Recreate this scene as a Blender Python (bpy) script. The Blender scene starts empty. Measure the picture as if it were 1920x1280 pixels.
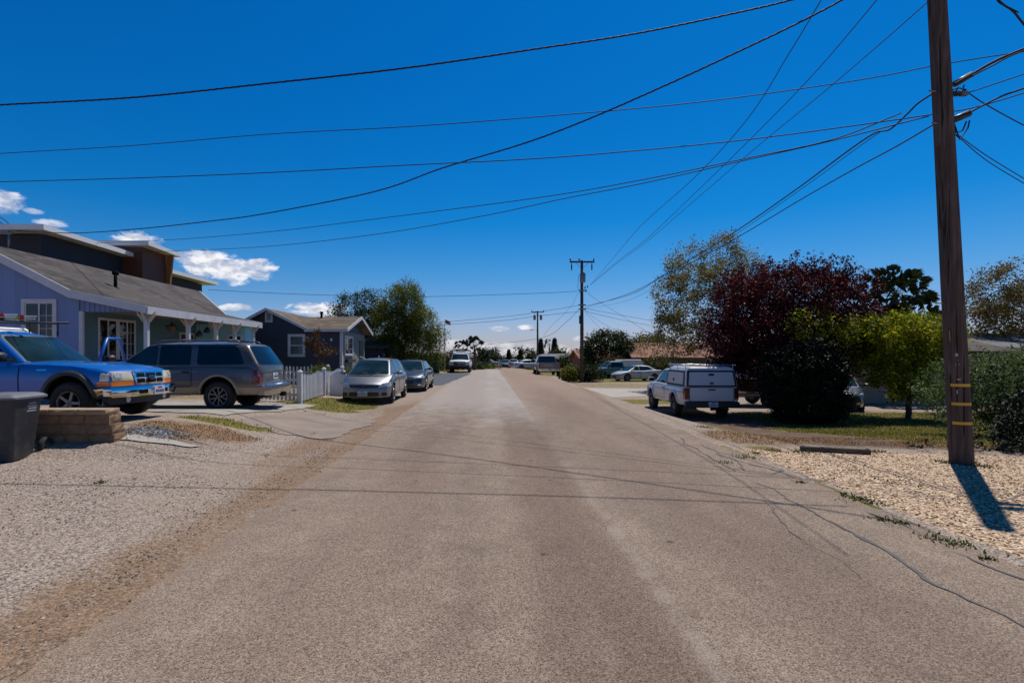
import bpy, bmesh, math, random
import numpy as np
from mathutils import Vector, Matrix, noise as mnoise
PI = math.pi
random.seed(7)
sc = bpy.context.scene
COL = sc.collection
def lerp(a, b, t): return a + (b - a) * t
def ss(a, b, x):
    t = min(1, max(0, (x - a) / (b - a))); return t * t * (3 - 2 * t)
def interp(x, xs, ys):
    if x <= xs[0]: return ys[0]
    for i in range(len(xs) - 1):
        if x <= xs[i + 1]: return lerp(ys[i], ys[i + 1], (x - xs[i]) / (xs[i + 1] - xs[i]))
    return ys[-1]

# ------------------------------------------------------------------ camera
FPX = 1000.0                      # focal length in pixels of a 1920 px wide picture
CAM = Vector((0, 0, 1.6))
VPX, VPY = 915.0, 667.0            # where the road's direction meets the picture (lens shift, camera level)
cd = bpy.data.cameras.new('camera'); cam = bpy.data.objects.new('camera', cd); COL.objects.link(cam)
cd.sensor_width = 36; cd.lens = 36 * FPX / 1920; cd.clip_end = 6000; cd.clip_start = 0.05
cam.location = CAM
cam.rotation_euler = (PI / 2, 0, 0); cd.shift_x = (960 - VPX) / 1920; cd.shift_y = (VPY - 640) / 1920
sc.camera = cam
def ray(px, py):
    return Vector(((px - VPX) / FPX, 1, (VPY - py) / FPX))
def aty(px, py, Y):
    d = ray(px, py); return CAM + d * (Y / d.y)
def onplane(px, py, A, B):
    """where the line of sight meets the vertical plane through ground points A, B"""
    d = ray(px, py); n = Vector((B[1] - A[1], -(B[0] - A[0]), 0))
    t = n.dot(Vector((A[0], A[1], 0)) - CAM) / n.dot(d); return CAM + d * t

# ------------------------------------------------------------------ light
SUN_EL, SUN_AZ = math.radians(63), math.radians(33)     # azimuth from +Y towards +X
sd = bpy.data.lights.new('sun', 'SUN'); sun = bpy.data.objects.new('sun', sd); COL.objects.link(sun)
sd.energy = 4.2; sd.angle = math.radians(0.5); sd.color = (1, .955, .88)
sdir = Vector((math.sin(SUN_AZ) * math.cos(SUN_EL), math.cos(SUN_AZ) * math.cos(SUN_EL), math.sin(SUN_EL)))
sun.rotation_euler = sdir.to_track_quat('Z', 'Y').to_euler()
vs = sc.view_settings
vs.view_transform = 'Standard'; vs.look = 'None'; vs.exposure = 0.0; vs.gamma = 1; vs.use_curve_mapping = False
sc.display_settings.display_device = 'sRGB'

class NT:
    """small helper round a node tree"""
    def __init__(s, nt): s.nt = nt; s.n = nt.nodes; s.l = nt.links
    def new(s, typ, **kw):
        n = s.n.new(typ)
        for k, v in kw.items():
            if k.startswith('i_'):
                key = k[2:]; key = int(key) if key.isdigit() else key.replace('_', ' ')
                s.set(n.inputs[key], v)
            else: setattr(n, k, v)
        return n
    def set(s, sock, v):
        if isinstance(v, bpy.types.NodeSocket): s.l.new(v, sock)
        elif isinstance(v, tuple) and len(v) == 3 and sock.type == 'RGBA': sock.default_value = (*v, 1)
        else: sock.default_value = v
    def math(s, op, a, b=0.0, c=None, clamp=False):
        n = s.n.new('ShaderNodeMath'); n.operation = op; n.use_clamp = clamp
        s.set(n.inputs[0], a); s.set(n.inputs[1], b)
        if c is not None: s.set(n.inputs[2], c)
        return n.outputs[0]
    def mix(s, f, a, b, mode='MIX'):
        n = s.n.new('ShaderNodeMix'); n.data_type = 'RGBA'; n.blend_type = mode
        s.set(n.inputs[0], f); s.set(n.inputs[6], a); s.set(n.inputs[7], b); return n.outputs[2]
    def ramp(s, f, *stops):
        n = s.n.new('ShaderNodeValToRGB'); e = n.color_ramp.elements
        while len(e) < len(stops): e.new(0.5)
        for el, (p, c) in zip(e, stops):
            el.position = p; el.color = (c, c, c, 1) if not isinstance(c, tuple) else (*c, 1)
        s.set(n.inputs[0], f); return n.outputs[0]
    def step(s, a, b, x):
        n = s.n.new('ShaderNodeMapRange'); n.interpolation_type = 'SMOOTHSTEP'
        s.set(n.inputs[0], x); s.set(n.inputs[1], a); s.set(n.inputs[2], b); return n.outputs[0]
    def noise(s, sc_, det=3, vec=None, rough=.5, dist=0):
        n = s.n.new('ShaderNodeTexNoise'); n.inputs['Scale'].default_value = sc_; n.inputs['Detail'].default_value = det
        n.inputs['Roughness'].default_value = rough; n.inputs['Distortion'].default_value = dist
        if vec is not None: s.l.new(vec, n.inputs['Vector'])
        return n
    def vor(s, sc_, vec=None, feature='F1'):
        n = s.n.new('ShaderNodeTexVoronoi'); n.feature = feature; n.inputs['Scale'].default_value = sc_
        if vec is not None: s.l.new(vec, n.inputs['Vector'])
        return n
    def obj(s):
        return s.n.new('ShaderNodeTexCoord').outputs['Object']
    def sep(s, v):
        n = s.n.new('ShaderNodeSeparateXYZ'); s.l.new(v, n.inputs[0]); return n.outputs
    def mapv(s, vec, scale=(1, 1, 1), loc=(0, 0, 0)):
        n = s.n.new('ShaderNodeMapping'); s.l.new(vec, n.inputs[0]); n.inputs['Scale'].default_value = scale
        n.inputs['Location'].default_value = loc; return n.outputs[0]
    def bump(s, h, strength=.3, dist=.01):
        n = s.n.new('ShaderNodeBump'); n.inputs['Strength'].default_value = strength; n.inputs['Distance'].default_value = dist
        s.set(n.inputs['Height'], h); return n.outputs[0]

# sky: Nishita, deepened; the day's few small cumulus stand low in it
w = bpy.data.worlds.new('World'); sc.world = w; w.use_nodes = True
N = NT(w.node_tree); N.n.clear()
sky = N.new('ShaderNodeTexSky', sky_type='NISHITA', sun_disc=False, sun_elevation=SUN_EL, sun_rotation=SUN_AZ,
            altitude=0, air_density=1.0, dust_density=0.3, ozone_density=3.0)
gen = N.new('ShaderNodeTexCoord').outputs['Generated']
gx, gy, gz = N.sep(gen)
SKYG = N.new('ShaderNodeGamma', i_Color=sky.outputs[0], i_Gamma=1.0)
hs = N.new('ShaderNodeHueSaturation', i_Hue=.50, i_Saturation=1.32, i_Value=1.0, i_Color=SKYG.outputs[0])
tint = N.ramp(gz, (.0, (.80, .76, 1.0)), (.05, (.78, .80, 1.0)), (.155, (.36, .84, 1.0)), (.24, (.075, .82, 1.02)), (.36, (.035, .83, 1.04)), (.56, (.015, .85, 1.06)), (.72, (.10, .42, .50)), (1.0, (.14, .34, .38)))
skyc = N.mix(1.0, N.mix(1.0, hs.outputs[0], (1.0, 1.0, 1.18), 'MULTIPLY'), tint, 'MULTIPLY')
az = N.math('ARCTAN2', gx, gy); el = N.math('ARCSINE', gz)
cv = N.mapv(gen, (1, 1, 1.9))
n1 = N.noise(13, 9, cv, .62, .6).outputs[0]; n2 = N.noise(48, 7, cv, .65, .8).outputs[0]
nn = N.math('ADD', N.math('MULTIPLY', N.math('SUBTRACT', n1, .5), 5.2), N.math('MULTIPLY', N.math('SUBTRACT', n2, .5), 3.0))
CL = [(405, 497, 55, 20, 1), (452, 512, 52, 15, 1), (395, 486, 44, 16, 1), (480, 500, 42, 13, 1), (445, 524, 26, 11, .9), (252, 447, 42, 15, 1), (10, 378, 34, 22, .75), (95, 420, 30, 9, .6), (600, 584, 50, 13, 1), (572, 580, 36, 12, 1),
      (440, 576, 34, 6, .8), (345, 484, 22, 11, .45), (935, 616, 18, 4, .7), (985, 613, 14, 4, .85), (1095, 636, 18, 5, .7),
      (930, 654, 150, 12, .5), (862, 642, 30, 6, .5), (1085, 657, 46, 8, .5), (60, 396, 20, 6, .4)]
mask = None
for px, py, rx, ry, a in CL:
    d = ray(px, py).normalized(); a0 = math.atan2(d.x, d.y); e0 = math.asin(d.z)
    dx = (ray(px + rx, py).normalized()); ra = abs(math.atan2(dx.x, dx.y) - a0); re = ry / rx * ra * 1.15
    u = N.math('DIVIDE', N.math('SUBTRACT', az, a0), ra)
    v0 = N.math('SUBTRACT', el, e0)
    v = N.math('DIVIDE', v0, re)
    r2 = N.math('ADD', N.math('MULTIPLY', u, u), N.math('MULTIPLY', v, v))
    m = N.math('MULTIPLY', N.math('SUBTRACT', 1.25, r2), 1.0)
    m = N.step(-.1, 1.15, N.math('ADD', m, nn))
    m = N.math('MULTIPLY', m, N.math('MULTIPLY', N.step(2.4, 1.2, r2), a))
    mask = m if mask is None else N.math('MAXIMUM', mask, m)
shade = N.noise(42, 4, N.mapv(gen, (1, 1, 1.9), (0, 0, .012)), .5).outputs[0]
ccol = N.mix(N.step(.38, .62, shade), (6.5, 7.0, 8.6), (12, 12, 12.4))
fin = N.mix(mask, skyc, ccol)
bg = N.new('ShaderNodeBackground', i_Color=fin, i_Strength=0.079)
out = N.new('ShaderNodeOutputWorld', i_Surface=bg.outputs[0])

# ------------------------------------------------------------------ materials
MATS = {}
def mat(name, col, rough=.6, metal=0, spec=.5, var=.12, vs_=3.0, bump=0, bs=40, coat=0, dirt=None, trans=0, emit=None, alpha=1):
    """plain procedural surface: colour broken up by noise, optional bump and dirt near the bottom"""
    if name in MATS: return MATS[name]
    m = bpy.data.materials.new(name); m.use_nodes = True; N = NT(m.node_tree); b = N.n['Principled BSDF']
    o = N.obj()
    c1 = tuple(c * (1 - var) for c in col); c2 = tuple(min(1, c * (1 + var)) for c in col)
    n = N.noise(vs_, 5, o, .6).outputs[0]
    c = N.ramp(n, (.3, c1), (.7, c2))
    if dirt:
        dn = N.noise(7, 5, o, .65).outputs[0]
        c = N.mix(N.math('MULTIPLY', N.step(.5, .72, dn), dirt[1]), c, dirt[0])
    N.set(b.inputs['Base Color'], c)
    b.inputs['Roughness'].default_value = rough; b.inputs['Metallic'].default_value = metal
    b.inputs['Specular IOR Level'].default_value = spec
    if coat: b.inputs['Coat Weight'].default_value = coat; b.inputs['Coat Roughness'].default_value = .04
    if bump: N.set(b.inputs['Normal'], N.bump(N.noise(bs, 4, o).outputs[0], bump, .01))
    if alpha < 1: b.inputs['Alpha'].default_value = alpha
    MATS[name] = m; return m
def paint(name, col, metal=.0, dusty=.25, rough=.35):
    if name in MATS: return MATS[name]
    m = bpy.data.materials.new(name); m.use_nodes = True; N = NT(m.node_tree); b = N.n['Principled BSDF']
    o = N.obj(); x, y, z = N.sep(o)
    dn = N.noise(5, 6, o, .65).outputs[0]
    low = N.step(.95, .25, z)
    f = N.math('MULTIPLY', N.math('MULTIPLY', low, N.step(.3, .75, dn)), dusty * 2, clamp=True)
    c = N.mix(f, col, (.20, .165, .13))
    c = N.mix(N.math('MULTIPLY', dn, dusty * .35), c, (.25, .24, .22))
    N.set(b.inputs['Base Color'], c)
    b.inputs['Metallic'].default_value = metal
    N.set(b.inputs['Roughness'], N.math('ADD', rough, N.math('MULTIPLY', dn, .2)))
    b.inputs['Coat Weight'].default_value = .8
    N.set(b.inputs['Coat Roughness'], N.math('ADD', .03, N.math('MULTIPLY', f, .5)))
    MATS[name] = m; return m
def leafmat(name, cols, trans=.25, scale=.9, rough=.55):
    if name in MATS: return MATS[name]
    m = bpy.data.materials.new(name); m.use_nodes = True; N = NT(m.node_tree); b = N.n['Principled BSDF']
    g = N.new('ShaderNodeNewGeometry').outputs['Random Per Island']
    o = N.obj(); n = N.noise(scale, 3, o).outputs[0]
    f = N.math('ADD', N.math('MULTIPLY', g, .55), N.math('MULTIPLY', n, .45))
    k = len(cols); st = [(.22 + .56 * i / max(1, k - 1), cols[i]) for i in range(k)]
    c = N.ramp(f, *st)
    N.set(b.inputs['Base Color'], c); b.inputs['Roughness'].default_value = rough; b.inputs['Specular IOR Level'].default_value = .25
    t = N.new('ShaderNodeBsdfTranslucent', i_Color=c)
    mx = N.new('ShaderNodeMixShader'); mx.inputs[0].default_value = trans
    N.l.new(b.outputs[0], mx.inputs[1]); N.l.new(t.outputs[0], mx.inputs[2])
    N.l.new(mx.outputs[0], N.n['Material Output'].inputs[0])
    MATS[name] = m; return m
def boards(name, col, pitch, axis='z', depth=.01, rough=.6, gap=.08, var=.1):
    """siding: horizontal (axis z) or vertical (axis x or y) boards with shadow grooves, as relief"""
    if name in MATS: return MATS[name]
    m = bpy.data.materials.new(name); m.use_nodes = True; N = NT(m.node_tree); b = N.n['Principled BSDF']
    o = N.obj(); s = N.sep(o); a = {'x': s[0], 'y': s[1], 'z': s[2]}[axis]
    fr = N.math('FRACT', N.math('DIVIDE', a, pitch)); idn = N.math('FLOOR', N.math('DIVIDE', a, pitch))
    if axis == 'z': h = N.math('SUBTRACT', 1.0, fr)
    else: h = N.step(0, gap, N.math('MINIMUM', fr, N.math('SUBTRACT', 1.0, fr)))
    wn = N.new('ShaderNodeTexWhiteNoise', noise_dimensions='1D', i_W=idn).outputs[0]
    n = N.noise(4, 5, o, .6).outputs[0]
    f = N.math('ADD', N.math('MULTIPLY', wn, .4), N.math('MULTIPLY', n, .6))
    c = N.ramp(f, (.2, tuple(x * (1 - var) for x in col)), (.8, tuple(x * (1 + var) for x in col)))
    N.set(b.inputs['Base Color'], c); b.inputs['Roughness'].default_value = rough
    N.set(b.inputs['Normal'], N.bump(h, 1.0, depth))
    MATS[name] = m; return m
def shingles(name, cols, rough=.9, sx=.3, sy=.14, ax=1, ay=0):
    """asphalt shingles in courses; ax = the axis the courses run along, ay = the axis across"""
    if name in MATS: return MATS[name]
    m = bpy.data.materials.new(name); m.use_nodes = True; N = NT(m.node_tree); b = N.n['Principled BSDF']
    o = N.obj(); s = N.sep(o); A, B = s[ax], s[ay]
    cb = N.new('ShaderNodeCombineXYZ'); N.l.new(A, cb.inputs[0]); N.l.new(B, cb.inputs[1])
    br = N.new('ShaderNodeTexBrick', i_Vector=cb.outputs[0], i_Scale=1.0, i_Mortar_Size=.012, i_Brick_Width=sx, i_Row_Height=sy)
    br.inputs['Color1'].default_value = (*cols[0], 1); br.inputs['Color2'].default_value = (*cols[1], 1)
    br.inputs['Mortar'].default_value = (*(c * .45 for c in cols[0]), 1)
    n = N.noise(2.6, 6, N.mapv(o, (1, 1, 1) if ax == 2 else ((1, .45, 1) if ax == 1 else (.45, 1, 1))), .7).outputs[0]; g = N.noise(120, 2, o).outputs[0]
    bl_ = N.noise(.35, 3, N.mapv(o, (1, 2.2, 1)), .6).outputs[0]
    c = N.mix(N.math('MULTIPLY', N.step(.50, .62, n), .75), br.outputs[0], tuple(x * 1.9 for x in cols[1]))
    c = N.mix(N.math('MULTIPLY', N.step(.46, .36, n), .7), c, tuple(x * .55 for x in cols[0]))
    c = N.mix(N.math('MULTIPLY', N.step(.42, .62, bl_), .5), c, tuple(x * 1.7 for x in cols[1]))
    c = N.mix(.25, c, N.ramp(g, (.3, tuple(x * .55 for x in cols[1])), (.7, tuple(x * 1.4 for x in cols[1]))))
    N.set(b.inputs['Base Color'], c); b.inputs['Roughness'].default_value = rough
    fr = N.math('FRACT', N.math('DIVIDE', B, sy))
    N.set(b.inputs['Normal'], N.bump(N.math('ADD', fr, N.math('MULTIPLY', g, .5)), .8, .012))
    MATS[name] = m; return m
def glass(name, col=(.010, .016, .018), rough=.03):
    if name in MATS: return MATS[name]
    m = bpy.data.materials.new(name); m.use_nodes = True; N = NT(m.node_tree); b = N.n['Principled BSDF']
    o = N.obj(); n = N.noise(1.6, 4, o).outputs[0]
    c = N.ramp(n, (.35, tuple(x * .5 for x in col)), (.7, tuple(x * 1.6 for x in col)))
    N.set(b.inputs['Base Color'], c); b.inputs['Specular IOR Level'].default_value = .6
    N.set(b.inputs['Roughness'], N.math('MULTIPLY', n, rough * 2))
    MATS[name] = m; return m

# ------------------------------------------------------------------ mesh helpers
class MB:
    def __init__(s): s.v = []; s.f = []; s.m = []; s.sm = []
    def add(s, vs, fs, mi=0, smooth=False, M=None):
        o = len(s.v)
        if M is not None: vs = [M @ Vector(p) for p in vs]
        s.v += [tuple(p) for p in vs]; s.f += [tuple(i + o for i in f) for f in fs]
        s.m += [mi] * len(fs); s.sm += [smooth] * len(fs); return s
    def box(s, x0, x1, y0, y1, z0, z1, mi=0, M=None):
        return s.add([(x0, y0, z0), (x1, y0, z0), (x1, y1, z0), (x0, y1, z0), (x0, y0, z1), (x1, y0, z1), (x1, y1, z1), (x0, y1, z1)],
                     [(3, 2, 1, 0), (4, 5, 6, 7), (0, 1, 5, 4), (1, 2, 6, 5), (2, 3, 7, 6), (3, 0, 4, 7)], mi, False, M)
    def prism(s, pts, z0, z1, mi=0, axis='z', M=None):
        """polygon pts (u,v) extruded along axis"""
        n = len(pts)
        def P(u, v, h): return {'z': (u, v, h), 'y': (u, h, v), 'x': (h, u, v)}[axis]
        vs = [P(u, v, z0) for u, v in pts] + [P(u, v, z1) for u, v in pts]
        fs = [tuple(range(n))[::-1], tuple(range(n, 2 * n))] + [(i, (i + 1) % n, n + (i + 1) % n, n + i) for i in range(n)]
        return s.add(vs, fs, mi, False, M)
    def tube(s, pts, r, n=8, mi=0, caps=True, smooth=True):
        pts = [Vector(p) for p in pts]; rs = r if isinstance(r, (list, tuple)) else [r] * len(pts)
        vs = []; fs = []; prev = None
        for i, p in enumerate(pts):
            d = (pts[min(i + 1, len(pts) - 1)] - pts[max(i - 1, 0)])
            d = d.normalized() if d.length > 1e-9 else Vector((0, 0, 1))
            if prev is None:
                up = Vector((0, 0, 1)) if abs(d.z) < .9 else Vector((1, 0, 0)); a = d.cross(up).normalized()
            else:
                a = prev - d * prev.dot(d); a = a.normalized() if a.length > 1e-6 else d.orthogonal().normalized()
            prev = a; b = d.cross(a)
            for k in range(n):
                t = 2 * PI * k / n; vs.append(p + (a * math.cos(t) + b * math.sin(t)) * rs[i])
        for i in range(len(pts) - 1):
            for k in range(n): fs.append((i * n + k, i * n + (k + 1) % n, (i + 1) * n + (k + 1) % n, (i + 1) * n + k))
        s.add(vs, fs, mi, smooth)
        if caps:
            o = len(s.v) - len(vs)
            s.f += [tuple(o + k for k in range(n))[::-1], tuple(o + (len(pts) - 1) * n + k for k in range(n))]; s.m += [mi] * 2; s.sm += [False] * 2
        return s
    def lathe(s, prof, n=20, mi=0, axis='y', smooth=True, M=None, closed=False):
        """profile (h, r) revolved round an axis through the origin"""
        vs = []
        for h, r in prof:
            for k in range(n):
                t = 2 * PI * k / n; c, q = r * math.cos(t), r * math.sin(t)
                vs.append({'z': (c, q, h), 'y': (c, h, q), 'x': (h, c, q)}[axis])
        fs = [(i * n + k, i * n + (k + 1) % n, (i + 1) * n + (k + 1) % n, (i + 1) * n + k) for i in range(len(prof) - 1) for k in range(n)]
        if closed: fs += [((len(prof) - 1) * n + k, (len(prof) - 1) * n + (k + 1) % n, (k + 1) % n, k) for k in range(n)]
        return s.add(vs, fs, mi, smooth, M)
    def build(s, name, mats, parent=None, recalc=True, bevel=0, sharp=None):
        me = bpy.data.meshes.new(name); me.from_pydata(s.v, [], s.f)
        for m in (mats if isinstance(mats, (list, tuple)) else [mats]): me.materials.append(m)
        me.polygons.foreach_set('material_index', s.m); me.polygons.foreach_set('use_smooth', s.sm)
        if recalc:
            bm = bmesh.new(); bm.from_mesh(me); bmesh.ops.recalc_face_normals(bm, faces=bm.faces); bm.to_mesh(me); bm.free()
        if sharp: me.set_sharp_from_angle(angle=math.radians(sharp))
        me.update()
        o = bpy.data.objects.new(name, me); COL.objects.link(o)
        if parent is not None: o.parent = parent
        if bevel:
            b = o.modifiers.new('bevel', 'BEVEL'); b.width = bevel; b.segments = 2; b.limit_method = 'ANGLE'; b.angle_limit = math.radians(40)
        return o
def tag(o, label=None, cat=None, group=None, kind=None):
    if label: o['label'] = label
    if cat: o['category'] = cat
    if group: o['group'] = group
    if kind: o['kind'] = kind
    return o
def thing(name, label, cat, loc=(0, 0, 0), rz=0, group=None):
    o = bpy.data.objects.new(name, None); COL.objects.link(o); o.location = loc; o.rotation_euler = (0, 0, rz)
    o.empty_display_size = .3
    return tag(o, label, cat, group)
def copy_tree(o, parent=None):
    c = o.copy(); COL.objects.link(c)
    if parent is not None: c.parent = parent
    for ch in [x for x in COL.objects if x.parent == o]: copy_tree(ch, c)
    return c

# ------------------------------------------------------------------ terrain
LU, LV = (0, 6.6, 7.8, 8.5, 9.5, 12, 14, 18, 30), (0, .0, .06, .23, .42, .36, .22, .22, .2)
def drop(y): return interp(y, (0, 58, 70, 90, 110, 150, 300, 600, 1500, 5000), (0, 0, -.12, -.42, -.72, -1.35, -3.1, -6.6, -18, -60))
def pw(x, xs, ys):
    # piecewise curve eased inside each piece
    if x <= xs[0]: return ys[0]
    for i in range(len(xs) - 1):
        if x <= xs[i + 1]:
            t = (x - xs[i]) / (xs[i + 1] - xs[i]); t = t * t * (3 - 2 * t); return lerp(ys[i], ys[i + 1], t)
    return ys[-1]
def tz(x, y):
    z = drop(y)
    if x < 0: z += ss(-3.4, -6.2, x) if False else pw(y, LU, LV) * ss(3.4, 6.2, -x)
    else: z -= .54 * ss(4.6, 6.6, x) * ss(9, 16.5, y) * (1 + .25 * ss(30, 50, y)) * (1 - ss(60, 90, y))
    return z
# ------------------------------------------------------------------ ground, road and paving
def shape_grid(xs, ys, name, m, off=0.0, zones=None, kind='structure'):
    nx, ny = len(xs), len(ys)
    vs = [(x, y, tz(x, y) + off) for y in ys for x in xs]
    fs = [(j * nx + i, j * nx + i + 1, (j + 1) * nx + i + 1, (j + 1) * nx + i) for j in range(ny - 1) for i in range(nx - 1)]
    me = bpy.data.meshes.new(name); me.from_pydata(vs, [], fs); me.materials.append(m)
    me.polygons.foreach_set('use_smooth', [True] * len(fs))
    if zones:
        ca = me.color_attributes.new('zones', 'FLOAT_COLOR', 'POINT')
        d = np.zeros((len(vs), 4), np.float32)
        for i, v in enumerate(vs): d[i] = zones(v[0], v[1])
        ca.data.foreach_set('color', d.ravel())
    o = bpy.data.objects.new(name, me); COL.objects.link(o); tag(o, kind=kind); return o
def steps(*segs):
    out = [segs[0][0]]
    for a, b, st in segs:
        n = max(1, round((b - a) / st)); out += [a + (b - a) * (k + 1) / n for k in range(n)]
    return out
def roadL(y): return pw(y, (0, 20, 30, 45, 62, 90, 400), (-2.32, -2.36, -2.6, -2.7, -2.7, -2.6, -2.6))
def roadR(y): return pw(y, (0, 9, 16, 24, 42, 60, 75, 400), (3.95, 4.12, 4.1, 4.7, 6.0, 6.0, 4.4, 4.4))
def blob(x, y, cx, cy, rx, ry, soft=.5):
    d = math.hypot((x - cx) / rx, (y - cy) / ry); return 1 - ss(1 - soft, 1 + soft, d)
def zones(x, y):
    g = d = w = 0.0
    # R: green growth, G: pale rock gravel, B: orange dry dirt, A: bare brown soil
    if x < 0:
        e = -2.36 - x
        d = max(d, (1 - ss(.35, 1.0, e + .3 * mnoise.noise((x, y * .6, 2)))) * (1 - ss(16, 22, y)) * (.74 + .45 * mnoise.noise((x * .8, y * .5, 8))))
        d = max(d, blob(x, y, -5.2, 9.5, 1.1, .55) * .85, blob(x, y, -5.6, 8.9, 1.0, .25) * .7, blob(x, y, -3.2, 16, .6, 3, .8) * .5, blob(x, y, -3.2, 10, .45, 3, .8) * .7)
        g = max(g, blob(x, y, -5.2, 10.6, 1.1, .40) * .85, blob(x, y, -4.9, 16.6, 1.5, 1.6, .3), blob(x, y, -4.4, 15.1, 1.0, .5) * .7)
        if x < -6.0 and y > 17: g = max(g, .45); d = max(d, .5)
        if y > 24 and x < -2.7: g = max(g, .75 * ss(2.7, 3.3, -x) * (ss(50, 52, y) if x > -9 else 1))
        w = 0
        a = .15
    else:
        e = x - roadR(y); a = 0
        lawn = ss(9.3, 10.1, y + .18 * (x - 8)) * ss(7.4, 8.6, x) * (1 - ss(15.3, 16.2, y)) 
        lawn = max(lawn, ss(8.6, 9.2, x) * ss(13, 14, y) * (1 - ss(19, 21, y)))
        g = max(g, lawn)
        w = (1 - ss(8.3, 9.7, y + .22 * (x - 6))) * ss(-.1, .45, e)
        w = max(w, (1 - ss(6.5, 7.5, y)) * ss(0, .4, e))
        d = blob(x, y, 5.2, 10.6, .9, 1.1) * 1.0
        d = max(d, blob(x, y, 6.2, 14, 1.0, 2.0) * .4, blob(x, y, 5.6, 19, .7, 4) * .5)
        g = max(g, blob(x, y, 4.75, 9.3, .35, .25) * .6, blob(x, y, 5.5, 12, .6, .5) * .6, blob(x, y, 7.2, 25, 2.2, 1.5) * .75, blob(x, y, 9.5, 40, 5, 5) * .5)
        g = max(g, (1 - ss(.0, .14, abs(e - .02))) * .9 * (1 - ss(11, 13, y)) * (math.sin(y * 2.3) > .1))
        a = ss(8.8, 10, y + .2 * (x - 6)) * ss(.6, 2.2, e) * (1 - ss(19, 22, y)) * .9
        if y > 45 and x > 7: g = max(g, .7 * ss(7, 8, x))
    if y > 60: g = max(g, .7)
    return (g, w, d, a)
mg = bpy.data.materials.new('ground_mix'); mg.use_nodes = True
N = NT(mg.node_tree); b = N.n['Principled BSDF']; o = N.obj()
att = N.new('ShaderNodeAttribute', attribute_name='zones'); zc = N.new('ShaderNodeSeparateColor', i_Color=att.outputs['Color']); za = att.outputs['Alpha']
big = N.noise(.55, 6, o, .6).outputs[0]; mid = N.noise(3.2, 6, o, .65).outputs[0]; fine = N.noise(22, 5, o, .6).outputs[0]
rag = N.math('ADD', N.math('MULTIPLY', N.math('SUBTRACT', mid, .5), 1.3), N.math('MULTIPLY', N.math('SUBTRACT', fine, .5), .9))
def zone(ch, sharp=.22):
    s = N.math('ADD', ch, N.math('MULTIPLY', rag, N.math('MULTIPLY', N.step(0, .25, ch), .8))); return N.step(.5 - sharp, .5 + sharp, s)
vg = N.vor(58, o); vc = N.new('ShaderNodeSeparateColor', i_Color=vg.outputs['Color'])
vg2 = N.vor(125, o); vc2 = N.new('ShaderNodeSeparateColor', i_Color=vg2.outputs['Color'])
peb = N.math('ADD', N.math('MULTIPLY', vc.outputs[0], .55), N.math('MULTIPLY', vc2.outputs[1], .45))
grav = N.ramp(peb, (.16, (.055, .042, .036)), (.34, (.21, .165, .135)), (.6, (.37, .29, .235)), (.9, (.56, .48, .41)))
dust = N.ramp(mid, (.35, (.29, .215, .155)), (.7, (.42, .325, .25)))
base = N.mix(N.step(.38, .66, big), grav, N.mix(.45, grav, dust))
vr = N.vor(40, N.mapv(o, (1, 1, 1))); vrc = N.new('ShaderNodeSeparateColor', i_Color=vr.outputs['Color'])
rp = N.math('ADD', N.math('MULTIPLY', vrc.outputs[0], .6), N.math('MULTIPLY', vc.outputs[0], .4))
rock = N.ramp(rp, (.14, (.07, .04, .02)), (.34, (.40, .26, .15)), (.6, (.68, .47, .31)), (.9, (.92, .76, .58)))
dirt = N.ramp(N.math('ADD', N.math('MULTIPLY', mid, .5), N.math('MULTIPLY', peb, .5)), (.25, (.085, .055, .036)), (.5, (.23, .145, .09)), (.75, (.36, .255, .175)))
soil = N.ramp(N.math('ADD', N.math('MULTIPLY', mid, .6), N.math('MULTIPLY', peb, .4)), (.3, (.065, .042, .031)), (.7, (.21, .14, .10)))
grs = N.ramp(N.math('ADD', N.math('MULTIPLY', mid, .5), N.math('MULTIPLY', fine, .5)), (.34, (.055, .060, .010)), (.5, (.15, .135, .028)), (.62, (.28, .20, .08)))
c = N.mix(zone(za), base, soil)
c = N.mix(zone(zc.outputs[1], .1), c, rock)
c = N.mix(N.math('MULTIPLY', zone(zc.outputs[2], .34), N.step(.22, .52, N.math('ADD', N.math('MULTIPLY', mid, .5), N.math('MULTIPLY', fine, .5)))), c, dirt)
gm = zone(zc.outputs[0], .12)
c = N.mix(gm, c, grs)
N.set(b.inputs['Base Color'], c); b.inputs['Roughness'].default_value = .95; b.inputs['Specular IOR Level'].default_value = .15
rh = N.math('SUBTRACT', 1.0, vr.outputs['Distance'])
h = N.mix(zone(zc.outputs[1], .1), N.math('ADD', N.math('MULTIPLY', N.math('SUBTRACT', 1.0, vg.outputs['Distance']), .45), N.math('MULTIPLY', fine, .8)), N.math('MULTIPLY', rh, 1.7))
N.set(b.inputs['Normal'], N.bump(h, .9, .016))
gx_ = steps((-900, -200, 100), (-200, -40, 16), (-40, -14, 1.5), (-14, -2, .10), (-2, 3.6, .8), (3.6, 13, .10), (13, 40, 1.2), (40, 200, 16), (200, 900, 100))
gy_ = steps((-40, -4, 4), (-4, 2.4, .4), (2.4, 20, .10), (20, 34, .4), (34, 70, 1), (70, 160, 5), (160, 600, 40), (600, 3000, 400))
shape_grid(gx_, gy_, 'ground', mg, 0, zones)

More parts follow.
